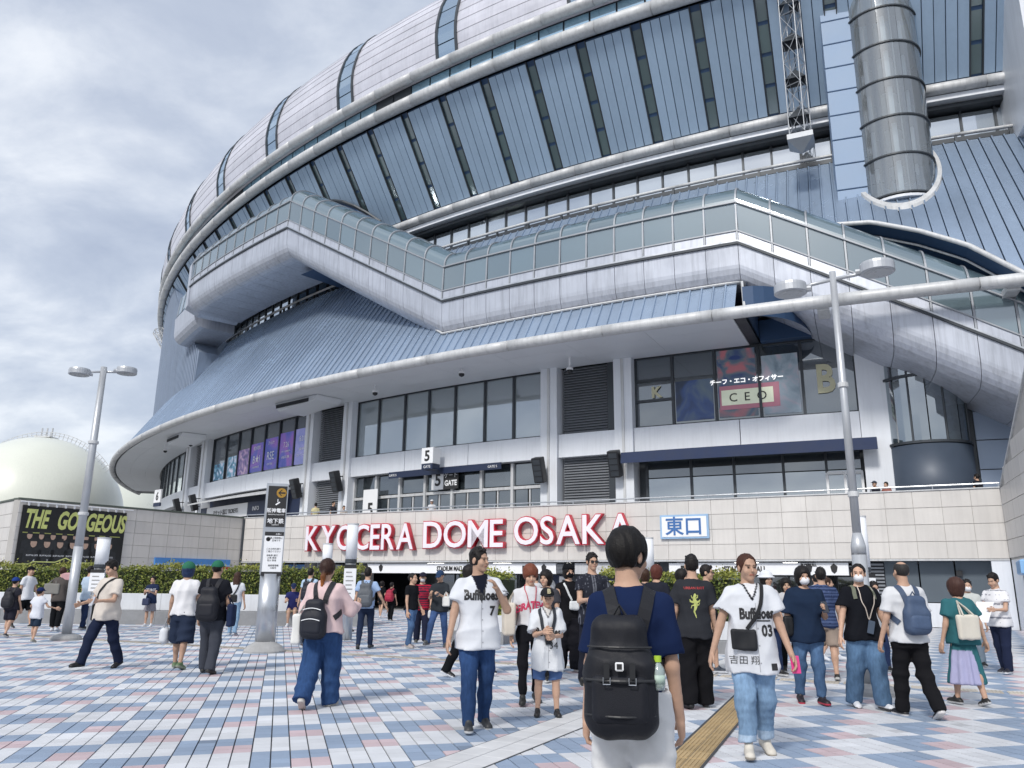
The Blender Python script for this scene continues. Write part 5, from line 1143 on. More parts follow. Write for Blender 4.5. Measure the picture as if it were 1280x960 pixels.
    # hands
    for s_ in (1, -1):
        wv, fd = J[('wr', s_)], J[('fd', s_)]; fd = fd / np.linalg.norm(fd); nrm = np.array([-s_, 0, 0.]) - fd * (-s_ * fd[0]); nrm /= np.linalg.norm(nrm) + 1e-6; acr = np.cross(fd, nrm) * s_; acr /= np.linalg.norm(acr)
        if (acr @ np.array([0, -1, 0])) + (acr @ np.array([0, 0, .3])) < 0: acr = -acr
        ks = .60 + .24 * H; q = lambda a, b, n_: wv + (fd * a + acr * b + nrm * n_) * ks
        Fq = Field(wv + fd * .08 - .15, wv + fd * .08 + .15, .0070 if d < 11 else .0098)
        Fq.cone(q(-.05, 0, 0), q(.01, 0, 0), .0155 * H, .0150 * H, .012); Fq.cone(q(.035, -.016, 0), q(.082, -.020, .002), .021, .017, .012); Fq.cone(q(.035, .014, 0), q(.082, .020, .002), .021, .017, .012)
        for i, (b0, L) in enumerate(((.030, .072), (.010, .080), (-.010, .075), (-.029, .060))):
            cu = .5 + .12 * i; p0, p1 = q(.085, b0, 0), q(.085 + L * .5 * math.cos(cu * .5), b0 * 1.08, L * .5 * math.sin(cu * .5)); p2 = q(.085 + L * (.5 * math.cos(cu * .5) + .5 * math.cos(cu * 1.5)), b0 * 1.1, L * (.5 * math.sin(cu * .5) + .5 * math.sin(cu * 1.5))); Fq.cone(p0, p1, .0098, .0090, .004); Fq.cone(p1, p2, .0090, .0075, .003)
        Fq.cone(q(.025, .030, .005), q(.060, .055, .016), .0125, .0105, .006); Fq.cone(q(.060, .055, .016), q(.088, .058, .026), .0105, .0085, .004)
        V, F = Fq.surface(); parts.append((V, F, vcol(V, sk)))
    n0 = 0; VV, FF, CC = [], [], []
    for V, F, c in parts: VV.append(V); FF.append(F + n0); CC.append(c); n0 += len(V)
    obj('body', np_mesh('body', np.concatenate(VV), np.concatenate(FF), M_skin, np.concatenate(CC), True), P)
    if d < 16:
        for s_ in (1, -1):
            c = hp((s_ * .030, -.0865, .004)); em = MB().lathe([(.001, -.0055), (.009, -.004), (.0125, 0), (.009, .004), (.001, .0055)], 10, sy=.55).mesh('eye', M_eye, True); o = obj('eye', em, P, tuple(c)); o.rotation_euler = Matrix(HR.tolist()).to_euler(); o.scale = (hs, hs, hs * (.8 if kid else .72))
    # --- hair
    if hair:
        Fr = Field(hc - (.2, .26, .46 if hair in ('long', 'pony', 'tail') else .24), hc + (.2, .3, .2), vh * 1.3); er = lambda c, r, k=.012, op='u': Fr.ell(hp(c), np.array(r) * hs, k, op, HR)
        t = {'short': .015, 'bowl': .026, 'bob': .026, 'tied': .010, 'bald': .006}.get(hair, .018)
        tv = {'short': (.008, .012, .026), 'mush': (.020, .022, .030)}.get(hair, (t, t, t))
        if cap and hair == 'short': tv = (.004, .008, .004)
        er((0, .016 if hair not in ('short', 'tied', 'pony', 'tail', 'bun') else .023, .030), (.075 + tv[0], .094 + tv[1], .088 + tv[2]))
        if hair == 'short' and not cap:
            rh = np.random.default_rng(sd)
            for q in range(26): u_ = rh.normal(0, 1, 3); u_[2] = abs(u_[2]) + .5; u_ /= np.linalg.norm(u_); b0_ = np.array([.074, .092, .092]) * u_ + (0, .014, .03); Fr.cone(hp(b0_), hp(b0_ + (u_ * .024 + (0, -.012, .0))), .017 * hs, .006 * hs, .008)
        if hair in ('short', 'bald'): e2 = (0, -.120, -.036), (.082, .102, .122)
        elif hair == 'mush': e2 = (0, -.130, -.052), (.085, .105, .108)
        elif hair == 'bowl': e2 = (0, -.135, -.075), (.085, .110, .108)
        elif hair in ('bob', 'long'): e2 = (0, -.125, -.070), (.068, .105, .125)
        else: e2 = (0, -.112, -.034), (.094, .106, .126)
        if hair == 'bob': er((0, .022, -.045), (.094, .088, .090), .03)
        if hair == 'long': er((0, .03, -.06), (.096, .085, .10), .03); Fr.cone(hp((-.03, .055, -.06)), hp((-.035, .085, -.30)), .065 * hs, .045 * hs, .03); Fr.cone(hp((.03, .055, -.06)), hp((.035, .085, -.30)), .065 * hs, .045 * hs, .03)
        er(*e2, .008, 's')
        if hair in ('short', 'tied', 'bald', 'bowl', 'mush'): Fr.ell(hp((0, -.01, -.155)), np.array((.2, .2, .105 if hair != 'bowl' else .10)) * hs, .01, 's', HR)
        for s_ in (1, -1):
            if hair in ('short', 'tied', 'bald', 'mush'): er((s_ * .082, .010, -.012), (.02, .026, .036), .006, 's')
        if hair == 'bald': er((0, .03, .115), (.055, .065, .045), .02, 's')
        if hair in ('tied', 'bun'): er((0, .115, .03), (.036, .034, .036), .01)
        if hair in ('pony', 'tail'): Fr.cone(hp((0, .10, .01)), hp((.01, .135, -.08)), .028 * hs, .032 * hs, .015); Fr.cone(hp((.01, .135, -.08)), hp((.02, .125, -.24)), .032 * hs, .012 * hs, .015)
        Fr.noise(sd, {'bald': .001, 'short': .0042}.get(hair, .0030), 48, (1.3, 1.3, .5), True); V, F = Fr.surface(); hcv = vcol(V, hcol)
        if hair == 'tail': zz_ = ((V - hc) @ HR)[:, 2]; hcv = hcv + np.clip((-zz_ - .02) / .15, 0, 1)[:, None] * np.array([.30, .10, .02])
        obj('hair', np_mesh('hair', V, F, M_hair, hcv, True), P)
    if cap:
        Fc = Field(hc - .22, hc + .24, vh); ec = lambda c, r, k=.006, op='u': Fc.ell(hp(c), np.array(r) * hs, k, op, HR)
        hb = .013 if hair in ('bob', 'bowl', 'long') else 0.0; ec((0, .012, .040), (.092 + hb, .112 + hb, .098 + hb)); n_ = HR @ np.array([0, -.12, -1]); Fc.half(n_, float(n_ @ hp((0, 0, .036))))
        if cap[1] == 'brim': ec((0, -.125, .045), (.070, .075, .010), .004)
        elif cap[1] == 'bucket': ec((0, .01, .032), (.14, .155, .022), .02)
        elif cap[1] == 'ears':
            for s_ in (1, -1): ec((s_ * .062, .0, .125), (.032, .02, .034), .01)
        V, F = Fc.surface(); obj('hat', np_mesh('hat', V, F, M_cloth, vcol(V, cap[0]), True), P)
    if mask:
        Fm = Field(hc - .17, hc + .15, vh * .9); em_ = lambda c, r, k=.006, op='u': Fm.ell(hp(c), np.array(r) * hs, k, op, HR); em_((0, -.038, -.050), (.061, .085, .057)); n_ = HR @ np.array([0, 1., 0]); Fm.half(n_, float(n_ @ hp((0, -.035, 0)))); n_ = HR @ np.array([0, -.2, 1.]); Fm.half(n_, float(n_ @ hp((0, -.1, -.012)))); V, F = Fm.surface(); obj('face_mask', np_mesh('face_mask', V, F, M_cloth, vcol(V, mask), True), P)
    if glasses:
        g = MB()
        for s_ in (1, -1): g.box(s_ * .033 - .024, s_ * .033 + .024, -.106, -.100, -.016, .016, .004); g.box(s_ * .072 - .002, s_ * .072 + .002, -.10, .01, .004, .010)
        g.box(-.01, .01, -.106, -.10, .002, .008); o = g.obj('glasses', M_black, P, tuple(hc)); o.rotation_euler = Matrix(HR.tolist()).to_euler(); o.scale = (hs,) * 3
    # --- top
    shirt = None
    if top:
        zs = np.array([hem, .50, .56, .62, .68, .735, .79, .818, .842]) if hem < .49 else np.array([hem, hem + .02, .585, .63, .68, .735, .79, .818, .842])
        sx = np.interp(zs * H, TZ, TX) + tl * np.array([1.5, 1.35, 1.2, 1.1, 1, .9, .75, .6, .45]); sy = np.interp(zs * H, TZ, TY) + tl * np.array([1.5, 1.35, 1.2, 1.1, 1, .9, .75, .6, .45]); sx[0] = max(sx[0], sx[1]); sy[0] = max(sy[0], sy[1] * .98)
        Fs = Field(lo, hi, vb); Fs.loft(tzz(zs * H), sx, sy, cy=tcen(zs * H), k=.02)
        if sleeve > 0:
            for s_ in (1, -1):
                a, b = J[('sh', s_)], J[('elb', s_)]; rs = .029 * H * f_ + tl * .35; Fs.cone(up2((s_ * .028 * H, .006 * H, .825 * H)), a + (-s_ * .012 * H, 0, .004 * H), .022 * H + tl * .2, .026 * H * f_ + tl * .3, .035)
                if sleeve <= 1: Fs.cone(a, a + (b - a) * sleeve, rs, rs * 1.0 + tl * .75, .035, flat1=True)
                else: wv = J[('wr', s_)]; Fs.cone(a, b, rs, .026 * H * f_ + tl * .7, .035); Fs.cone(b, b + (wv - b) * (sleeve - 1), .026 * H * f_ + tl * .7, .019 * H + tl * .5, .02, flat1=True)
        Fs.noise(sd + 1, .0085 + .12 * max(0, tl - .02), 9.5, (1.1, 1.1, .75), True); V, F = Fs.surface(); V = relax(V, F, 1, .35); c = vcol(V, tcol)
        if tfun: c = tfun(V, c, H, J, dz)
        shirt = obj('shirt', np_mesh('shirt', V, F, M_cloth, c, True), P)
    # --- bottom
    if skirt:
        z0, z1, r0, r1 = skirt; zs = np.linspace(z0, z1, 6) * H; r = np.linspace(r0, r1, 6) * H; Fk = Field(np.minimum(lo, (-.45, -.4, 0)), np.maximum(hi, (.45, .4, 0)), vb)
        Fk.loft(zs + dz, r, r * .78, k=.0, p=2.1, warp=lambda X, Y, Z: .016 * np.sin(np.arctan2(Y, X) * 11 + 1.3) * np.clip((z1 * H - Z) / (.25 * H), 0, 1)); Fk.noise(sd + 2, .003, 14, (1, 1, .25), True); V, F = Fk.surface(); obj('skirt', np_mesh('skirt', V, F, M_cloth, (sfun(V, vcol(V, bcol), H) if sfun else vcol(V, bcol)), True), P)
    elif bottom:
        Ft = Field(lo, hi, vb); zs = np.array([.442, .51, .545, .572 if hem < .5 else .60]) * H; Ft.loft(zs + dz, np.interp(zs, TZ, TX) + .010 + bl * .4, np.interp(zs, TZ, TY) + .010 + bl * .4, k=.02)
        for s_ in (1, -1):
            a, b, c_ = J[('hip', s_)], J[('knee', s_)], J[('ankle', s_)]
            if bottom == 'shorts': e = a + (b - a) * (.92 if cut == 0 else cut); Ft.cone(a, e, .046 * H * w + bl, .040 * H * f_ + bl * 1.5, .008, flat1=True)
            else: Ft.cone(a, b, .049 * H * w + bl, .036 * H * f_ + bl, .03); e = b + (c_ - b) * (1.0 if cut == 0 else cut); e = e + (c_ - b) / np.linalg.norm(c_ - b) * (.03 if cut == 0 else 0); Ft.cone(b, e, .036 * H * f_ + bl, .025 * H + bl * 1.25, .025, flat1=True)
        if top: Ft.half((0, 0, 1.0), (min(hem, .56) + .035) * H + dz)
        Ft.noise(sd + 3, .0066 + .05 * bl, 12, (.8, .8, 1.35), True); V, F = Ft.surface(); V = relax(V, F, 1, .35); c = vcol(V, bcol)
        if denim: kz = J[('knee', 1)][2]; c = c * (1 + .55 * np.exp(-((V[:, 2] - kz - .14 * H) / (.10 * H)) ** 2) * np.clip(-V[:, 1] * 9 + .35, 0, 1))[:, None]
        if cuff is not None: c[V[:, 2] < cuff[0] * H] = np.array(cuff[1])
        obj('trousers' if bottom != 'shorts' else 'shorts', np_mesh('trousers', V, F, M_denim if denim else M_cloth, c, True), P)
    # --- shoes
    for s_, ank, fp in feet:
        k = H / 1.68 * (.95 if kid else 1.07); R0 = rotx(-fp); base = ank + R0 @ np.array([0, 0, -.062 * k]) if True else ank
        Fo = Field(base - .24, base + .24, .0088 if d < 11 else .0135); q = lambda p: base + R0 @ (rotz(R_(s_ * 9)) @ (np.array(p) * k))
        Fo.cone(q((0, .035, .022)), q((0, -.13, .018)), .036 * k, .040 * k, .03); Fo.cone(q((0, .02, .035)), q((0, -.02, .075)), .036 * k, .036 * k, .02); Fo.cone(q((0, -.03, .05)), q((0, -.12, .024)), .032 * k, .030 * k, .02)
        nn_ = R0 @ np.array([0, 0, -1.]); Fo.half(nn_, float(nn_ @ base)); V, F = Fo.surface(); zl = (V - base) @ R0; c = vcol(V, shoes); c[zl[:, 2] < .024 * k] = sole; obj('shoe', np_mesh('shoe', V, F, M_leather, c, True), P)
    PEOPLE[key] = dict(P=P, J=J, H=H, shirt=shirt, dz=dz, up=up2, hp=hp, d=d, face=face, loc=(loc[0], loc[1], z))
    return P
def hash_(s):
    x = 7
    for ch in s: x = (x * 131 + ord(ch)) & 0xffffffff
    return x
def tree_of(o): me = o.data; return BVHTree.FromPolygons([v.co for v in me.vertices], [p.vertices[:] for p in me.polygons])
def on_shirt(key, name, s, size, x, zf, m, front=True, squeeze=1.0, offset=0.0, tilt=0.0, arc=0.0):
    """lettering laid onto the cloth"""
    p = PEOPLE[key]; bt = p.setdefault('bvh', None) or tree_of(p['shirt']); p['bvh'] = bt
    me = text_mesh(s, size, 0.0, offset, squeeze, res=2) if isinstance(s, str) else mesh('print', *s); sg = -1 if front else 1
    import bmesh
    bm = bmesh.new(); bm.from_mesh(me); bmesh.ops.triangulate(bm, faces=bm.faces[:]); bmesh.ops.subdivide_edges(bm, edges=[e for e in bm.edges if e.calc_length() > .03], cuts=2)
    for v in bm.verts:
        vx, vz = v.co.x, v.co.z; X = x + vx * (1 if front else -1); Z = zf * p['H'] + p['dz'] + vz + tilt * vx - arc * vx * vx
        h_ = bt.ray_cast(Vector((X, sg * .6, Z)), Vector((0, -sg, 0))); Y = h_[0].y if h_[0] is not None else sg * .1
        v.co = (X, Y + sg * .004, Z)
    bm.to_mesh(me); bm.free(); me.materials.append(m); return obj(name, me, p['shirt'])
def ribbon(pts, nrm, w, t=.006):
    """flat strap along pts with outward normals"""
    b = MB(); v, f = [], []; P_ = [Vector(p) for p in pts]
    for i, p in enumerate(P_):
        d = (P_[min(i + 1, len(P_) - 1)] - P_[max(i - 1, 0)]).normalized(); n = Vector(nrm[i]).normalized(); s = d.cross(n).normalized() * w / 2
        v += [p - s, p + s, p + s + n * t, p - s + n * t]
    for i in range(len(P_) - 1):
        for k in range(4): f.append((4 * i + k, 4 * i + (k + 1) % 4, 4 * i + 4 + (k + 1) % 4, 4 * i + 4 + k))
    f += [(3, 2, 1, 0), tuple(len(v) - 4 + k for k in range(4))]; return b.add(v, f)
def strap(key, path, w, n=18, lift=.008):
    p = PEOPLE[key]; bt = p.setdefault('bvh', None) or tree_of(p['shirt']); p['bvh'] = bt; H = p['H']; pts, nr = [], []
    path = [np.array((a * H, b * H, c * H + p['dz'])) for a, b, c in path]; seg = np.cumsum([0] + [np.linalg.norm(b - a) for a, b in zip(path, path[1:])])
    for s in np.linspace(0, seg[-1], n):
        q = np.array([np.interp(s, seg, [pp[i] for pp in path]) for i in range(3)]); hit = bt.find_nearest(Vector(q)); loc_, nn = hit[0], hit[1]
        out = Vector((q[0], q[1], 0)) * .3 + nn; pts.append(loc_ + nn * lift); nr.append(nn)
    P2 = [pts[0]] + [(pts[i - 1] + pts[i] * 2 + pts[i + 1]) / 4 for i in range(1, n - 1)] + [pts[-1]]
    return ribbon(P2, nr, w)
def backpack(key, label, col, size=(.145, .085, .23), zf=.66, tilt=0, pocket=True, detail=True, group=None, side=0.0, trim=None):
    p = PEOPLE[key]; H = p['H']; t = thing('backpack', label, 'backpack', p['loc'], R_(p['face']), group); hx, hy, hz_ = size
    bt = p.setdefault('bvh', None) or tree_of(p['shirt']); p['bvh'] = bt; zc = zf * H + p['dz']
    hit = bt.ray_cast(Vector((0, .8, zc + hz_ * .5)), Vector((0, -1, 0))); yb = (hit[0].y if hit[0] else .12) - .012; c = np.array([side, yb + hy, zc]); vx = float(np.clip(p['d'] * .0011, .007, .016))
    Fd = Field(c - (hx + .06, hy + .14, hz_ + .08), c + (hx + .06, hy + .14, hz_ + .08), vx); Fd.rbox(c, (hx * .80, hy * .80, hz_), .06, ang=R_(tilt)); Fd.rbox(c + (0, .012, -hz_ * .32), (hx * 1.02, hy, hz_ * .66), .065, .07, ang=R_(tilt)); Fd.noise(hash_(key), .0048, 13, (1, 1, 1), True); V, F = Fd.surface(); V = relax(V, F, 1)
    main = obj('pack', np_mesh('pack', V, F, M_nylon, vcol(V, col), True), t)
    if pocket:
        Fp = Field(c + (-hx - .05, 0, -hz_ - .05), c + (hx + .05, hy + .16, hz_), vx); Fp.rbox(c + (0, hy * .8, -hz_ * .38), (hx * .82, hy * .55, hz_ * .42), .04); Fp.noise(hash_(key) + 5, .002, 18); V, F = Fp.surface(); V = relax(V, F, 1); obj('pocket', np_mesh('pocket', V, F, M_nylon, vcol(V, np.array(col) * 1.15), True), t)
        if trim is not None:
            for zz_, yy in ((-.02, .72), (hz_ * .45, .99)):
                MB().tube([tuple(c + (-hx * .75 + 1.5 * hx * i / 8, hy * (1.42 if zz_ < 0 else 1.12), zz_ + .02 * math.sin(math.pi * i / 8))) for i in range(9)], .005, 5).obj('zip_trim', trim, t)
    Mst = mat('bag_strap_' + '_'.join('%02d' % int(99 * min(1, q)) for q in col), tuple(np.array(col) * .9), .7, bump=.2, bscale=300)
    x0 = .045 + .0 * hx
    for s_ in (1, -1):
        strap(key, [(s_ * .026, .085, .70), (s_ * .042, .08, .77), (s_ * .058, .03, .84), (s_ * .062, -.03, .83), (s_ * .066, -.08, .76), (s_ * .078, -.08, .69), (s_ * .095, -.01, .64), (s_ * .085, .06, .60)], .062 if hx > .13 else .045, 20).obj('strap', Mst, t)
    MB().tube([(c[0] - .035, c[1] - hy * .4, c[2] + hz_ - .01), (c[0], c[1] - hy * .4, c[2] + hz_ + .045), (c[0] + .035, c[1] - hy * .4, c[2] + hz_ - .01)], .009, 6).obj('grab_loop', Mst, t)
    return t, c
def soft_bag(key, name, label, cat, col, off, size, handles=True, m=None, seed=1, crossbody=None, round_=.03, hand=None):
    """tote or pouch hung at an offset (local metres), optional strap path over the body"""
    p = PEOPLE[key]; t = thing(name, label, cat, p['loc'], R_(p['face'])); c = np.array(off, float) if hand is None else p['J'][('wr', hand)] + p['J'][('fd', hand)] * .11 + np.array(off); hx, hy, hz_ = size; vx = float(np.clip(p['d'] * .0010, .006, .014))
    Fd = Field(c - np.array(size) - .06, c + np.array(size) + .06, vx); Fd.rbox(c, size, min(round_, min(size) * .95)); Fd.noise(seed, .004, 22); V, F = Fd.surface(); V = relax(V, F, 1); obj('bag_body', np_mesh('bag_body', V, F, m or M_cloth, vcol(V, col), True), t)
    Ms = mat('tote_handle_' + name + str(seed), tuple(np.array(col) * .85), .8)
    if handles:
        top = np.array(handles if handles is not True else (c[0], c[1], c[2] + hz_ + .14))
        for s_ in (-1, 1):
            a, b = c + (-hx * .5 if hx > hy else 0, -hy * .5 if hy >= hx else s_ * hy * .7, hz_ - .01), c + (hx * .5 if hx > hy else 0, hy * .5 if hy >= hx else s_ * hy * .7, hz_ - .01); MB().tube([tuple(a), tuple(a * .5 + top * .5 + (0, 0, .01)), tuple(top), tuple(b * .5 + top * .5 + (0, 0, .01)), tuple(b)], .010, 6).obj('handle', Ms, t)
    if crossbody: strap(key, crossbody, .032, 26, .010).obj('strap', Ms, t)
    return t
def phone_in(key, s_, label, tilt=60, col=(.03, .035, .05)):
    p = PEOPLE[key]; c = p['J'][('wr', s_)] + p['J'][('fd', s_)] * .095; t = thing('phone', label, 'phone', p['loc'], R_(p['face'])); MB().box(-.036, .036, -.005, .005, -.074, .074, .003).obj('case', mat('phone_case_%d' % int(col[2] * 1000), col, .3), t, tuple(c), rot=(R_(-tilt), 0, 0)); return t
# ================================================================== the crowd
def trim(ink, inner=None, v=.735, band=True, slope=.5):
    def f(V, c, H, J, dz):
        c = c.copy()
        for s_ in (1, -1):
            a, b = J[('sh', s_)], J[('elb', s_)]; L = np.linalg.norm(b - a); u = (b - a) / L; t = (V - a) @ u; r = np.linalg.norm(V - a - np.outer(t, u), axis=1); e = .55 * L
            arm = (r < .085 * H / 1.7) & (t > .02)
            if band: c[arm & (np.abs(t - e + .010) < .006)] = ink; c[arm & (np.abs(t - e + .032) < .006)] = ink
        zz_ = V[:, 2] - dz; k = (zz_ - v * H) * slope; fr = V[:, 1] < 0; ax_ = np.abs(V[:, 0])
        if inner is not None: c[fr & (ax_ < k)] = inner
        c[fr & (np.abs(ax_ - k) < .009) & (k > -.005)] = ink; return c
    return f
def stripes(c2, pitch, duty=.5, vert=False):
    def f(V, c, H, J, dz): c = c.copy(); q = (V[:, 0] if vert else V[:, 2]); c[(q / pitch) % 1 < duty] = c2; return c
    return f
def lilac(V, c, H):
    c = c.copy(); c[(V[:, 0] > -.01 - .25 * (.42 * H - V[:, 2])) & (V[:, 2] < .43 * H) & (V[:, 1] > -.02)] = (.38, .38, .56); return c
def flat_strokes(strokes):
    v, f = [], []
    for pts, ws in strokes:
        for i, (x, z_) in enumerate(pts):
            a, b = pts[max(0, i - 1)], pts[min(len(pts) - 1, i + 1)]; d = np.array([b[0] - a[0], b[1] - a[1]]); d = d / (np.linalg.norm(d) + 1e-9); w_ = ws[i]; v += [(x - d[1] * w_, 0, z_ + d[0] * w_), (x + d[1] * w_, 0, z_ - d[0] * w_)]
        b0 = len(v) - 2 * len(pts); f += [(b0 + 2 * i, b0 + 2 * i + 1, b0 + 2 * i + 3, b0 + 2 * i + 2) for i in range(len(pts) - 1)]
    return v, f
def placket(key, z0, z1, x=.0):
    H = PEOPLE[key]['H']; m = mat('jersey_seam', (.34, .35, .38), .9); on_shirt(key, 'button_placket', flat_strokes([([(x, (z1 - z0) * H * i / 24) for i in range(25)], [.0026] * 25)]), 1, 0, z0, m)
    for k in range(4): on_shirt(key, 'shirt_button', flat_strokes([([(x + .012 - .006, .0), (x + .012 + .006, .0)], [.006, .006])]), 1, 0, z0 + (z1 - z0) * (k + .5) / 4, m)
HANG = ((3, 9, 12, 0), (3, 9, 12, 0)); B_ = (.011, .009, .009); BR = (.045, .022, .014)
LT = (.16, .30, .50)
# ---- left side
person('boy_l', 'boy in a blue cap with a black backpack at the left edge', (-11.96, 19.68), 1.38, 178, kid=1, cap=((.02, .05, .22), 'brim'), tcol=(.03, .03, .04), bottom='shorts', bcol=(.02, .02, .03), bl=.02, shoes=(.03, .03, .04), legs=(10, 8, -12, 14))
backpack('boy_l', 'black backpack on the boy in the blue cap at the left edge', (.016, .017, .022), (.13, .07, .19), .64)
person('capman', 'man in a black cap and white tee walking right by the banner', (-13.79, 23.32), 1.69, 80, cap=(BLACK, 'brim'), tcol=WHITE, tl=.03, bottom='shorts', bcol=BLACK, bl=.03, legs=(16, 8, -14, 12), arms=((14, 8, 16, 0), (-10, 8, 12, 0)))
person('child', 'small child in a navy cap, white tee and dark shorts seen from behind', (-10.56, 18.36), 1.16, 172, kid=1, cap=((.015, .025, .09), 'brim'), tcol=(.62, .64, .70), tl=.028, hem=.43, bottom='shorts', bcol=(.02, .035, .06), bl=.02, arms=((15, 30, 60, 0), (15, 30, 60, 0)), shoes=(.25, .24, .20), sole=(.3, .3, .28))
person('graybag', 'woman in a brown top and black trousers with a grey tote by the lamp', (-12.19, 22.12), 1.65, 188, hair='bun', hcol=BR, tcol=(.09, .08, .075), tl=.03, bcol=BLACK, bl=.025, shoes=WHITE, sole=WHITE, cut=.9, arms=((10, 12, 40, 0), (20, 10, 80, 10)))
soft_bag('graybag', 'tote_bag', 'grey canvas tote on the back of the woman in brown', 'bag', (.22, .215, .20), (.17, .12, 1.10), (.20, .06, .14), (.15, .0, 1.40), seed=3)
soft_bag('graybag', 'pink_bundle', 'pink and white soft bundle on the shoulder of the woman in brown', 'bundle', (.55, .33, .34), (-.12, -.02, 1.42), (.13, .10, .10), False, seed=4)
person('behindpole', 'man in a pale blue shirt standing behind the left street lamp', (-11.84, 22.9), 1.70, 160, tcol=(.42, .52, .64), bcol=NAVY, tl=.025)
person('beige', 'man in a cream tee and navy trousers striding left with a shoulder bag', (-6.53, 13.32), 1.68, -22, w=1.04, head=(-6, 22), tcol=(.60, .55, .50), tl=.034, hem=.445, sleeve=.72, bcol=(.014, .02, .045), bl=.022, legs=(-14, 10, 26, 10), arms=((18, 8, 70, 24), (14, 14, 62, 14)), shoes=(.012, .012, .014), sole=(.02, .02, .02))
soft_bag('beige', 'shoulder_bag', 'black shoulder bag on the hip of the man in the cream tee', 'bag', BLACK, (-.23, .0, .86), (.035, .09, .13), False, M_nylon, 5, [(-.12, -.03, .55), (-.06, -.08, .66), (.0, -.08, .74), (.05, -.04, .81), (.058, .02, .83), (.0, .07, .72), (-.09, .06, .58)])
phone_in('beige', 1, 'phone in a strap case held by the man in the cream tee', 20, (.45, .47, .52))
person('girl', 'girl in a navy print tee and grey skirt standing before the hedge', (-10.83, 24.7), 1.46, 0, kid=1, hair='bun', hcol=B_, tcol=(.02, .03, .07), tl=.024, bcol=(.24, .23, .26), skirt=(.30, .56, .125, .075), arms=((25, 6, 85, 25), (25, 6, 85, 25)), head=(0, 14), shoes=WHITE, sole=WHITE, legs=(2, 2, 2, 2))
on_shirt('girl', 'shirt_print', 'GEORGE', .11, 0, .70, M_whiteprint, squeeze=.7)
soft_bag('girl', 'drawstring_bag', 'dark drawstring bag held by the girl before the hedge', 'bag', (.05, .06, .11), (-.03, -.26, .72), (.10, .06, .10), False, seed=6)
person('hatwoman', 'woman in a green cap and navy knee shorts carrying a plastic bag', (-5.33, 13.43), 1.65, 180, w=1.06, cap=((.035, .15, .095), 'brim'), hair='bob', hcol=(.02, .035, .09), tcol=(.70, .70, .72), tl=.028, hem=.50, bottom='shorts', cut=1.12, bcol=(.022, .032, .06), bl=.045, legs=(12, 8, -10, 10), arms=((4, 10, 10, 0), (8, 8, 20, 0)), shoes=(.10, .16, .08), sole=(.25, .28, .22), skin=.82)
soft_bag('hatwoman', 'plastic_bag', 'white plastic carrier bag in the hand of the woman in the green cap', 'bag', (.66, .68, .72), (.03, 0, -.20), (.075, .10, .13), (.272, -.03, .80), seed=8, hand=1, round_=.07)
person('greencap', 'man in a green cap and black tee seen from behind with a backpack', (-4.63, 12.82), 1.67, 178, w=1.08, cap=((.03, .15, .09), 'brim'), tcol=(.012, .013, .018), tl=.03, bcol=(.05, .055, .07), bl=.026, legs=(10, 8, -8, 10), shoes=(.016, .016, .016), sole=(.04, .04, .04), skin=.9)
backpack('greencap', 'black backpack worn by the man in the green cap', (.010, .011, .017), (.155, .09, .25), .62)
soft_bag('greencap', 'shoulder_bag', 'navy shoulder bag at the side of the man in the green cap', 'bag', (.02, .03, .07), (-.30, .02, .86), (.05, .10, .17), (-.19, .0, 1.20), seed=9)
person('longhair', 'woman with long brown hair, white top and pale jeans by the hedge', (-7.15, 21.3), 1.56, 182, hair='long', hcol=(.05, .025, .018), tcol=WHITE, hem=.50, bcol=(.22, .34, .48), denim=True, shoes=(.10, .13, .17), sole=WHITE, arms=((20, 10, 60, 0), (4, 8, 10, 0)))
soft_bag('longhair', 'shoulder_bag', 'small black bag on the back of the long-haired woman', 'bag', BLACK, (.02, .13, .92), (.10, .035, .10), False, M_nylon, 10, [(.05, .07, .56), (-.02, .07, .70), (-.06, .03, .82), (-.05, -.06, .74)])
person('lightblue', 'man in a pale blue tee with a black backpack behind the woman in pink', (-5.38, 21.9), 1.69, 172, tcol=(.40, .52, .66), bcol=(.03, .035, .05), arms=((-4, 12, 8, 0), (5, 8, 10, 0)))
backpack('lightblue', 'black backpack on the man in the pale blue tee by the hedge', (.014, .016, .026), (.14, .08, .24), .66)
person('seated', 'person in navy sitting on the planter ledge under the hedge', (-6.79, 25.62), 1.60, 12, cap=((.02, .03, .08), 'brim'), tcol=(.025, .03, .12), bottom='shorts', bcol=(.30, .24, .17), bl=.02, legs=(82, 84, 76, 80), arms=((30, 10, 70, 20), (30, 10, 70, 20)), head=(0, 25), seat=True, lean=14, shoes=WHITE, sole=WHITE, z=.0)
# ---- left centre
person('pink', 'woman in a pale pink top and wide jeans walking away with a black backpack', (-2.18, 9.66), 1.66, 176, w=1.04, hair='tail', hcol=(.035, .016, .012), tcol=(.66, .50, .50), tl=.045, hem=.50, sleeve=1.85, bcol=(.028, .065, .165), bl=.050, denim=True, legs=(-10, 26, 10, 4), arms=((0, 12, 16, 0), (24, 22, 80, 16)), shoes=(.40, .38, .35), sole=(.52, .50, .47))
backpack('pink', 'black backpack with pale zip trim on the woman in pink', (.012, .014, .022), (.14, .09, .215), .60, tilt=0, side=.05, trim=M_whiteprint)
soft_bag('pink', 'tote_bag', 'white canvas tote at the left of the woman in pink', 'bag', (.70, .70, .68), (.27, .06, .86), (.055, .13, .17), (.19, -.01, 1.20), seed=12)
person('shorts', 'man in a black top and tan shorts near the entrance', (-4.34, 22.4), 1.60, -40, tcol=BLACK, bottom='shorts', bcol=(.24, .19, .15), bl=.02, shoes=(.02, .02, .02), head=(0, 15), arms=((25, 8, 80, 20), (5, 8, 10, 0)))
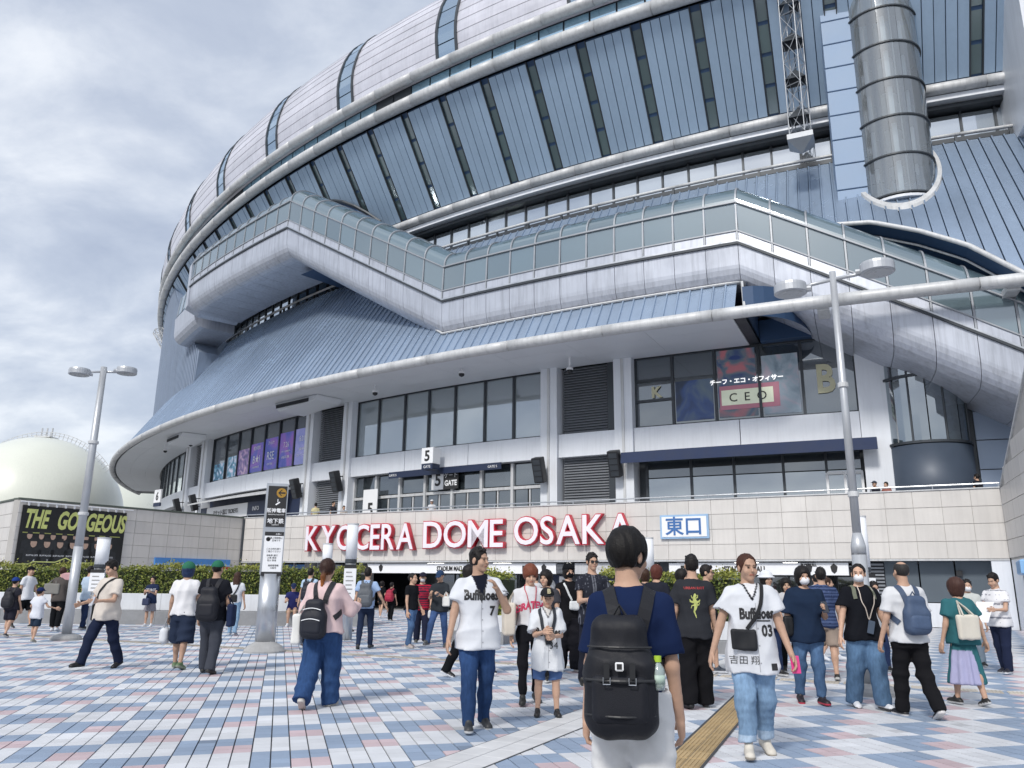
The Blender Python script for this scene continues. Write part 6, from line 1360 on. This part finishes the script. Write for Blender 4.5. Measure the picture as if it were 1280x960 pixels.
person('graypack', 'man in a light blue shirt and navy trousers with a grey backpack', (-3.08, 17.59), 1.66, 180, tcol=(.33, .45, .66), tl=.024, hem=.49, bcol=(.018, .028, .06), bl=.008, legs=(-8, 12, 12, 6), arms=((0, 12, 8, 0), (6, 26, 18, 0)), shoes=(.03, .03, .035), sole=(.05, .05, .05))
backpack('graypack', 'grey backpack worn by the man in the light blue shirt', (.095, .105, .12), (.155, .08, .24), .665)
person('farA', 'girl in black with bare legs at the mall entrance', (-4.95, 31.5), 1.36, 150, kid=1, hair='bob', tcol=BLACK, bcol=(.015, .015, .018), skirt=(.36, .56, .10, .075), skin=1.1, shoes=WHITE)
person('farB', 'youngster in black with a red backpack at the mall entrance', (-4.28, 29.5), 1.32, 165, kid=1, tcol=BLACK, bcol=BLACK, skin=1.0)
backpack('farB', 'red backpack on the youngster at the mall entrance', (.34, .02, .05), (.15, .09, .20), .66)
person('blacktee', 'woman in a black tee and blue jeans facing right near the entrance', (-2.15, 17.92), 1.56, 62, hair='tied', hcol=B_, tcol=(.010, .011, .014), tl=.022, hem=.50, bcol=(.06, .11, .21), denim=True, legs=(-8, 4, 12, 22), shoes=(.35, .30, .28), sole=(.4, .38, .36), arms=((4, 8, 30, 10), (2, 8, 10, 0)))
person('redstripe', 'person in a red and navy striped shirt with a plastic bag', (-2.07, 19.3), 1.58, 6, cap=((.02, .02, .035), 'brim'), tcol=(.42, .02, .045), tfun=stripes((.02, .02, .04), .055), tl=.03, bcol=(.018, .022, .045), bl=.03, mask=(.6, .6, .62), sleeve=.8, arms=((10, 10, 40, 10), (2, 12, 14, 0)), shoes=(.10, .10, .09))
soft_bag('redstripe', 'plastic_bag', 'white plastic bag held by the person in red stripes', 'bag', (.62, .64, .66), (.02, 0, -.12), (.08, .06, .10), False, seed=14, hand=1, round_=.05)
person('capphone', 'man in a navy cap looking at a phone, one leg forward', (-1.56, 18.21), 1.62, -14, cap=((.025, .05, .11), 'brim'), tcol=(.03, .035, .042), tl=.03, bcol=(.035, .065, .15), denim=True, legs=(-4, 2, 26, 6), spread=.05, head=(0, 22), arms=((22, 6, 88, 26), (22, 6, 92, 26)), shoes=(.05, .055, .06), sole=(.1, .1, .1))
phone_in('capphone', 1, 'phone held by the man in the navy cap')
soft_bag('capphone', 'tote_bag', 'white tote on the arm of the man in the navy cap', 'bag', (.68, .68, .66), (.22, -.20, .98), (.09, .04, .11), (.20, -.18, 1.18), seed=15)
person('strider', 'person with dark hair striding behind the man in the number seven jersey', (-.64, 12.75), 1.67, 84, hair='bob', tcol=(.55, .55, .58), bcol=BLACK, bl=.02, legs=(22, 4, -20, 6), shoes=(.012, .012, .014), sole=(.75, .75, .77))
# ---- centre foreground
person('man7', 'heavyset man in a white jersey with number seven and blue jeans', (-.32, 8.36), 1.735, 14, w=1.13, skin=.86, head=(38, 0), hair='short', tcol=(.63, .65, .69), tl=.032, hem=.435, tfun=trim((.012, .012, .02), (.010, .012, .022), .70, slope=.30), bcol=(.020, .045, .115), bl=.014, denim=True, legs=(-6, 8, 12, 4), arms=((30, 16, 122, 46), (4, 13, 14, 0)), shoes=(.03, .032, .036), sole=(.50, .50, .50), group='people in white jerseys')
for s, x, z_, sz, t_ in (('Buffaloes', .0, .71, .135, .0), ('7', .115, .625, .12, 0)): on_shirt('man7', 'jersey_lettering', s, sz, x, z_, M_blackprint, offset=.006, squeeze=.72 if len(s) > 3 else .9)
placket('man7', .445, .69, .0)
person('gratever', 'woman with a red-brown bowl cut, printed white tee and black trousers', (.25, 10.07), 1.60, 6, hair='bowl', hcol=(.16, .05, .028), head=(4, 16), tcol=(.62, .62, .64), tl=.024, hem=.555, bcol=(.010, .010, .013), bl=.004, cut=.92, skin=1.12, legs=(-8, 10, 10, 4), shoes=(.02, .02, .02), sole=(.03, .03, .03))
on_shirt('gratever', 'shirt_print', 'GRATEVER', .115, .03, .685, mat('crimson_print', (.55, .05, .12), .6), offset=.006, squeeze=.8, arc=1.6)
strap('gratever', [(-.035, -.02, .835), (-.03, -.07, .76), (-.012, -.08, .66), (.0, -.09, .60), (.012, -.08, .66), (.03, -.07, .76), (.035, -.02, .835)], .010, 30, .012).obj('lanyard', mat('crimson_lanyard', (.45, .06, .08), .6), PEOPLE['gratever']['P'])
soft_bag('gratever', 'tote_bag', 'large cream tote on the arm of the red-haired woman', 'bag', (.62, .56, .48), (-.27, -.06, .98), (.07, .16, .19), (-.20, -.0, 1.30), seed=17)
person('boy', 'boy in a black cap and white jersey with blue shorts and sandals', (.42, 9.16), 1.335, 2, kid=1, skin=1.05, cap=((.02, .021, .024), 'brim'), hair='short', head=(0, 6), tcol=(.63, .65, .68), tl=.045, hem=.36, sleeve=.85, tfun=trim((.16, .16, .17), (.60, .58, .55), .77), bottom='shorts', cut=.95, bcol=(.085, .15, .32), bl=.012, spread=.035, legs=(2, 3, -2, 3), arms=((14, 4, 76, 30), (20, 4, 82, 28)), shoes=(.014, .014, .016), sole=(.03, .03, .03), group='people in white jerseys')
on_shirt('boy', 'jersey_lettering', 'Buffaloes', .12, 0, .63, M_blackprint, squeeze=.62, offset=.004); on_shirt('boy', 'jersey_lettering', '34', .10, .06, .53, M_blackprint)
for s_ in (1, -1): strap('boy', [(s_ * .045, .02, .835), (s_ * .052, -.06, .78), (s_ * .04, -.09, .70), (s_ * .018, -.10, .60), (s_ * .012, -.10, .56)], .035, 18, .010).obj('bag_strap', MATS['dark_recess'], PEOPLE['boy']['P'])
placket('boy', .38, .74)
lettering('cap_emblem', 'B', mat('gold_print', (.5, .45, .28), .5), PEOPLE['boy']['P'], tuple(PEOPLE['boy']['hp']((.012, -.104, .072))), .07, offset=.003)
person('bob', 'person with a dark bob mostly hidden behind the boy', (.55, 12.3), 1.57, -30, hair='bob', tcol=(.05, .05, .06), bcol=BLACK)
person('bear', 'woman in black with an eared black hat and scarf and a white pouch', (.98, 13.6), 1.69, 18, cap=(BLACK, 'ears'), hair='bob', mask=BLACK, tcol=(.010, .010, .012), sleeve=.12, tl=.018, bcol=(.012, .012, .016), bl=.06, skin=1.1)
soft_bag('bear', 'pouch', 'white pouch with green print on the woman with the eared hat', 'bag', (.68, .70, .70), (.02, -.19, 1.05), (.085, .03, .075), False, seed=19, crossbody=[(.0, -.09, .66), (-.03, -.08, .72), (-.058, -.03, .82)])
person('sunglass', 'man with sunglasses in a dark pinstripe shirt behind the large backpack', (1.19, 11.77), 1.82, 14, hair='short', glasses=1, tcol=(.022, .024, .034), tfun=stripes((.16, .17, .20), .035, .12, True), tl=.03, bcol=(.018, .02, .03), arms=((10, 10, 12, 0), (20, 8, 76, 20)))
# ---- the man in front with the large backpack
person('front', 'man in a navy tee seen from behind close to the camera, wearing white trousers', (.575, 3.93), 1.655, 171, hair='mush', hcol=(.010, .009, .009), head=(-34, 4), w=.86, tcol=(.010, .020, .065), tl=.022, hem=.525, sleeve=.80, bcol=(.72, .72, .72), bl=.042, skin=1.04, arms=((0, 6, 14, 0), (2, 7, 16, 0)), legs=(8, 4, -10, 10), shoes=WHITE)
t, c = backpack('front', 'large black backpack worn by the man in the navy tee in front', (.008, .009, .014), (.155, .10, .25), .615, side=.045)
MB().box(-.018, .018, .0, .006, -.018, .018, .004).obj('badge', M_whiteprint, t, tuple(c + (.0, .150, .045))); MB().box(-.011, .011, .006, .008, -.011, .011).obj('badge_mark', M_blackprint, t, tuple(c + (.0, .150, .045)))
for x in (-.055, .055):
    MB().tube([tuple(c + (x + q[0], .158, q[1])) for q in ((-.015, .0), (-.015, -.028), (.015, -.028), (.015, .0))], .0028, 6).obj('buckle', M_steel, t); MB().box(x - .012, x + .012, .150, .157, -.005, .06).obj('compression_strap', MATS['black_plastic'], t, tuple(c))
MB().tube([tuple(c + (.15 - .3 * i / 12, .10 + .055 * math.sin(math.pi * i / 12), -.015)) for i in range(13)], .007, 6).obj('zip_line', MATS['black_plastic'], t); MB().tube([tuple(c + (.15 - .3 * i / 12, .085 + .06 * math.sin(math.pi * i / 12), -.16)) for i in range(13)], .005, 6).obj('zip_line', MATS['black_plastic'], t); MB().tube([tuple(c + (.14 - .28 * i / 12, .07 + .04 * math.sin(math.pi * i / 12), .12)) for i in range(13)], .005, 6).obj('zip_line', MATS['black_plastic'], t)
bt = thing('drink_bottle', 'small clear drink bottle with a lime cap in the backpack side pocket', 'bottle', PEOPLE['front']['loc'], R_(171))
bp_ = np.array([c[0] - .165, c[1] + .055, c[2] - .055])
MB().lathe([(.001, 0), (.028, 0), (.030, .02), (.030, .075), (.027, .09), (.012, .112), (.012, .12)], 18, c=tuple(bp_)).obj('bottle_body', glass('bottle_plastic', (.45, .55, .50), .12, see=.45), bt, smooth=True)
MB().lathe([(.0305, .025), (.0305, .062)], 18, c=tuple(bp_)).obj('bottle_label', mat('bottle_label', (.45, .58, .50), .5), bt, smooth=True); MB().lathe([(.016, .115), (.016, .140), (.001, .141)], 16, c=tuple(bp_)).obj('bottle_cap', mat('lime_cap', (.42, .62, .05), .4), bt)
# ---- centre right
person('brownA', 'woman with brown hair seen from behind beyond the large backpack', (2.62, 15.75), 1.66, 178, hair='bob', hcol=BR, tcol=(.03, .03, .04), bcol=BLACK)
person('redhair', 'woman with short auburn hair in a dark jacket and dotted skirt', (2.52, 13.95), 1.70, 135, hair='bob', hcol=(.10, .03, .022), tcol=(.018, .02, .03), tl=.03, bcol=(.05, .05, .055), skirt=(.16, .55, .12, .08), shoes=WHITE)
person('darkC', 'person in a black jacket with a red bag beside the lizard tee', (3.02, 14.3), 1.64, 60, hair='bob', tcol=(.02, .02, .022), bcol=(.20, .32, .46), shoes=(.30, .05, .04))
person('lizard', 'man in a charcoal tee with a lizard print on the back and black trousers', (2.22, 9.89), 1.735, 176, hair='short', tcol=(.028, .030, .036), tl=.036, hem=.45, sleeve=.72, bcol=(.009, .009, .011), bl=.042, legs=(-4, 6, 8, 4), arms=((4, 8, 24, 8), (2, 9, 14, 0)), shoes=(.010, .010, .012), sole=(.012, .012, .014))
on_shirt('lizard', 'shirt_print', 'URBAN RIOT', .042, 0, .775, mat('red_shirt_print', (.5, .03, .03), .6), front=False)
M_liz = mat('lizard_print', (.42, .46, .14), .6, var=.3, nscale=40)
LZ = [([(.0, .15), (.005, .13), (-.012, .10), (.0, .06), (.012, .02), (.0, -.02), (-.015, -.06), (.0, -.10), (.008, -.13)], [.006, .018, .016, .024, .022, .015, .010, .007, .003]), ([(-.01, .09), (-.035, .10), (-.045, .13)], [.008, .006, .003]), ([(.0, .09), (.03, .105), (.035, .135)], [.008, .006, .003]), ([(.01, .015), (.045, .02), (.055, .045)], [.008, .006, .003]), ([(.0, .02), (-.04, .01), (-.05, -.02)], [.008, .006, .003]), ([(-.02, .05), (-.055, .06), (-.06, .085)], [.014, .010, .004]), ([(.02, .05), (.05, .06), (.06, .08)], [.014, .010, .004])]
on_shirt('lizard', 'shirt_print', flat_strokes(LZ), 1, .0, .66, M_liz, front=False)
person('glasses', 'man in a dark shirt and beige shorts looking right behind the lizard tee', (3.28, 13.55), 1.70, 66, glasses=1, tcol=(.014, .015, .02), bottom='shorts', bcol=(.42, .36, .30), bl=.02, shoes=(.03, .04, .06), sole=WHITE, arms=((18, 8, 60, 10), (4, 8, 10, 0)))
person('w03', 'woman in a white jersey with black trim, pale jeans and a black pouch', (2.13, 7.27), 1.665, -4, skin=.9, w=1.0, hair='tied', hcol=(.055, .022, .014), head=(12, 2), tcol=(.63, .65, .69), tl=.042, hem=.40, tfun=trim((.012, .012, .016), (.72, .72, .74), .765), bcol=(.16, .25, .37), bl=.026, cut=.88, denim=True, legs=(-2, 20, 10, 2), arms=((8, 16, 16, 4), (-4, 19, 10, 0)), shoes=(.60, .56, .49), sole=(.30, .26, .21), group='people in white jerseys', cuff=(.115, (.34, .44, .56)))
on_shirt('w03', 'jersey_lettering', 'Buffaloes', .125, .03, .672, M_blackprint, squeeze=.66, offset=.006, tilt=.03); on_shirt('w03', 'jersey_lettering', '03', .13, .115, .585, M_blackprint, squeeze=.8, offset=.005)
on_shirt('w03', 'jersey_signature', '吉田 翔', .075, -.10, .45, M_blackprint); on_shirt('w03', 'jersey_patch', '■', .075, .15, .418, M_blackprint)
on_shirt('w03', 'jersey_underline', '━━', .09, .06, .640, M_blackprint)
placket('w03', .41, .75, .02)
soft_bag('w03', 'crossbody_pouch', 'black crossbody pouch across the front of the woman in the jersey', 'bag', (.012, .013, .016), (-.105, -.185, .955), (.108, .028, .088), False, M_nylon, 21, [(-.04, -.10, .62), (.01, -.10, .68), (.04, -.09, .75), (.055, -.04, .825), (.055, .03, .83)], .02)
phone_in('w03', 1, 'pink cased phone in the hand of the woman in the jersey', 20, (.65, .05, .22))
person('whitehat', 'person in a white hat behind the shoulder of the woman in the jersey', (4.19, 13.29), 1.60, 20, hair='bob', cap=((.68, .70, .74), 'bucket'), tcol=(.6, .6, .62), bcol=NAVY)
person('face36', 'short dark-haired person behind the woman with the phone', (4.72, 13.9), 1.50, -10, hair='bob', tcol=(.5, .5, .52), bcol=BLACK)
person('bluemask', 'woman in a navy shirt and white mask holding a phone at her chest', (3.72, 10.31), 1.62, -2, w=1.12, hair='bob', hcol=B_, mask=(.76, .77, .80), tcol=(.014, .026, .055), tl=.036, hem=.44, sleeve=.85, bcol=(.06, .11, .20), bl=.014, denim=True, cut=.95, arms=((16, 8, 96, 24), (2, 12, 14, 0)), legs=(8, 6, -8, 4), shoes=(.02, .015, .02), sole=(.45, .04, .07))
phone_in('bluemask', 1, 'dark phone held by the woman in the navy shirt', 30)
soft_bag('bluemask', 'shoulder_bag', 'small black bag on the hip of the woman in the navy shirt', 'bag', BLACK, (-.24, -.06, .92), (.06, .05, .12), False, M_nylon, 23)
person('navystripe', 'man in a navy striped tee seen from behind between two masked women', (4.92, 12.83), 1.66, 165, tcol=(.022, .035, .085), tfun=stripes((.07, .10, .20), .05), w=1.1, bottom='shorts', bcol=(.30, .24, .20), bl=.02)
person('whitetee', 'woman in a white tee and black shorts walking right near the shops', (6.24, 15.99), 1.55, 80, hair='tied', hcol=BR, tcol=WHITE, bottom='shorts', bcol=BLACK, shoes=WHITE, sole=WHITE, legs=(12, 6, -12, 10))
person('blackmask', 'woman in a black tee and wide jeans with a white mask and hanging phone', (4.28, 9.97), 1.66, 4, w=1.04, hair='tied', hcol=B_, head=(-28, 0), glasses=None, mask=(.76, .77, .80), tcol=(.009, .010, .014), tl=.040, hem=.46, sleeve=.62, bcol=(.075, .135, .225), bl=.042, denim=True, legs=(10, 4, -8, 8), arms=((2, 15, 10, 0), (0, 15, 12, 0)), shoes=WHITE, sole=(.05, .05, .05), skin=1.12)
strap('blackmask', [(-.03, -.03, .835), (-.035, -.07, .76), (-.012, -.09, .66), (.0, -.10, .60), (.02, -.09, .66), (.045, -.07, .72), (.055, -.02, .82)], .010, 30, .012).obj('phone_cord', mat('cream_cord', (.55, .48, .42), .7), PEOPLE['blackmask']['P'])
ph = thing('phone', 'grey phone hanging on a cord before the woman in the black tee', 'phone', PEOPLE['blackmask']['loc'], R_(4)); MB().box(-.038, .038, -.005, .005, -.075, .075, .003).obj('case', mat('slate_phone', (.09, .12, .17), .4), ph, (.0, -.205, .935), rot=(0, R_(14), 0))
for s_ in (1, -1): strap('blackmask', [(s_ * .055, .03, .83), (s_ * .06, -.03, .82), (s_ * .066, -.07, .75)], .045, 12, .010).obj('bag_strap', mat('olive_strap', (.13, .14, .10), .8), PEOPLE['blackmask']['P'])
person('bluepack', 'balding man in a white shirt and black trousers with a slate blue backpack', (4.56, 9.42), 1.70, 182, hair='bald', hcol=(.03, .028, .028), tcol=(.62, .63, .65), tl=.032, hem=.475, sleeve=.75, bcol=(.010, .010, .012), bl=.024, legs=(10, 6, -10, 22), arms=((2, 12, 12, 0), (4, 10, 22, 0)), shoes=(.015, .015, .018), sole=(.62, .60, .60), skin=.95)
backpack('bluepack', 'slate blue backpack worn by the balding man in white', (.055, .085, .15), (.145, .075, .205), .655)
person('teal', 'woman in a teal dress over a lilac skirt walking away with a cream tote', (5.66, 10.31), 1.50, 190, w=1.08, hair='bob', hcol=(.06, .028, .022), tcol=(.035, .135, .155), tl=.030, hem=.47, sleeve=.6, bcol=(.035, .135, .155), skirt=(.16, .56, .150, .085), sfun=lilac, arms=((0, 12, 10, 0), (-6, 20, 14, 0)), shoes=(.02, .02, .02), sole=(.6, .6, .6), legs=(10, 6, -8, 10))
soft_bag('teal', 'tote_bag', 'cream canvas tote on the back of the woman in teal', 'bag', (.66, .62, .54), (.06, .21, .93), (.15, .035, .15), (.10, .10, 1.24), seed=25)
person('polo', 'man in a white striped polo and navy trousers reading a paper at the right edge', (8.36, 14.01), 1.62, -62, head=(0, 20), tcol=(.72, .72, .74), tfun=stripes((.10, .11, .16), .075, .14), tl=.03, bcol=(.016, .022, .05), bl=.02, arms=((20, 6, 70, 14), (20, 6, 74, 14)), shoes=(.02, .02, .03), sole=WHITE)
pp = thing('paper_sheet', 'white paper held by the man in the striped polo', 'paper', PEOPLE['polo']['loc'], R_(-62)); MB().box(-.15, .15, -.002, .002, -.2, .2).obj('sheet', M_whiteprint, pp, (0, -.44, 1.0), rot=(R_(-35), 0, 0))
person('mask44', 'person with a mask partly hidden behind the man in the striped polo', (8.55, 15.2), 1.52, -20, tcol=(.5, .52, .5), mask=(.7, .7, .72), bcol=(.2, .25, .3))
person('mask45', 'masked person behind the balding man near the shops', (6.35, 14.2), 1.46, 0, tcol=(.35, .36, .38), mask=(.7, .7, .72), bcol=NAVY)
for k, (x, y, h_, fc, tc, bc, lab) in enumerate(((.9, 27.5, 1.62, 175, (.5, .5, .52), NAVY, 'person in a pale top walking to the entrance behind the crowd'), (9.0, 20.5, 1.6, 20, (.05, .05, .06), (.3, .28, .25), 'distant person in black by the shops beyond the right lamp'), (8.1, 21.5, 1.66, 170, (.30, .34, .42), NAVY, 'distant person in grey blue by the shops beyond the right lamp'), (-6.0, 31.0, 1.66, 10, (.30, .28, .26), BLACK, 'distant person in brown at the left of the mall entrance'))):
    person('far%d' % k, lab, (x, y), h_, fc, tcol=tc, bcol=bc, legs=(10, 6, -10, 8), hair=('short', 'bob')[k % 2])
# ---- people on the deck, seen over the parapet
for k, (x, y, h_, fc, tc, lab, cp) in enumerate(((-10.92, 44.51, 1.66, 190, (.55, .50, .30), 'person in a pale yellow top looking over the deck rail', None), (-9.8, 43.88, 1.70, 60, (.04, .04, .05), 'dark haired person in black on the deck beside the yellow top', None), (-9.13, 43.5, 1.42, 20, (.5, .45, .42), 'short person on the deck right of the person in black', None), (-4.04, 40.66, 1.52, 0, (.62, .63, .66), 'person in white with a white cap on the deck before the gate doors', (.7, .7, .72)), (14.09, 30.52, 1.42, -60, (.02, .022, .03), 'person in a grey cap leaning at the right end of the deck rail', (.06, .07, .09)), (14.45, 30.35, 1.36, -50, (.30, .12, .10), 'dark haired person beside the grey cap at the deck rail', None), (17.1, 28.85, 1.5, 200, (.015, .016, .022), 'man in black with his back turned at the far right of the deck', None))):
    person('deck%d' % k, lab, (x, y), h_, fc, tcol=tc, bcol=NAVY, z=3.90, cap=(cp, 'brim') if cp else None, group='people on the deck')
bpy.data.scenes.remove(_TS)
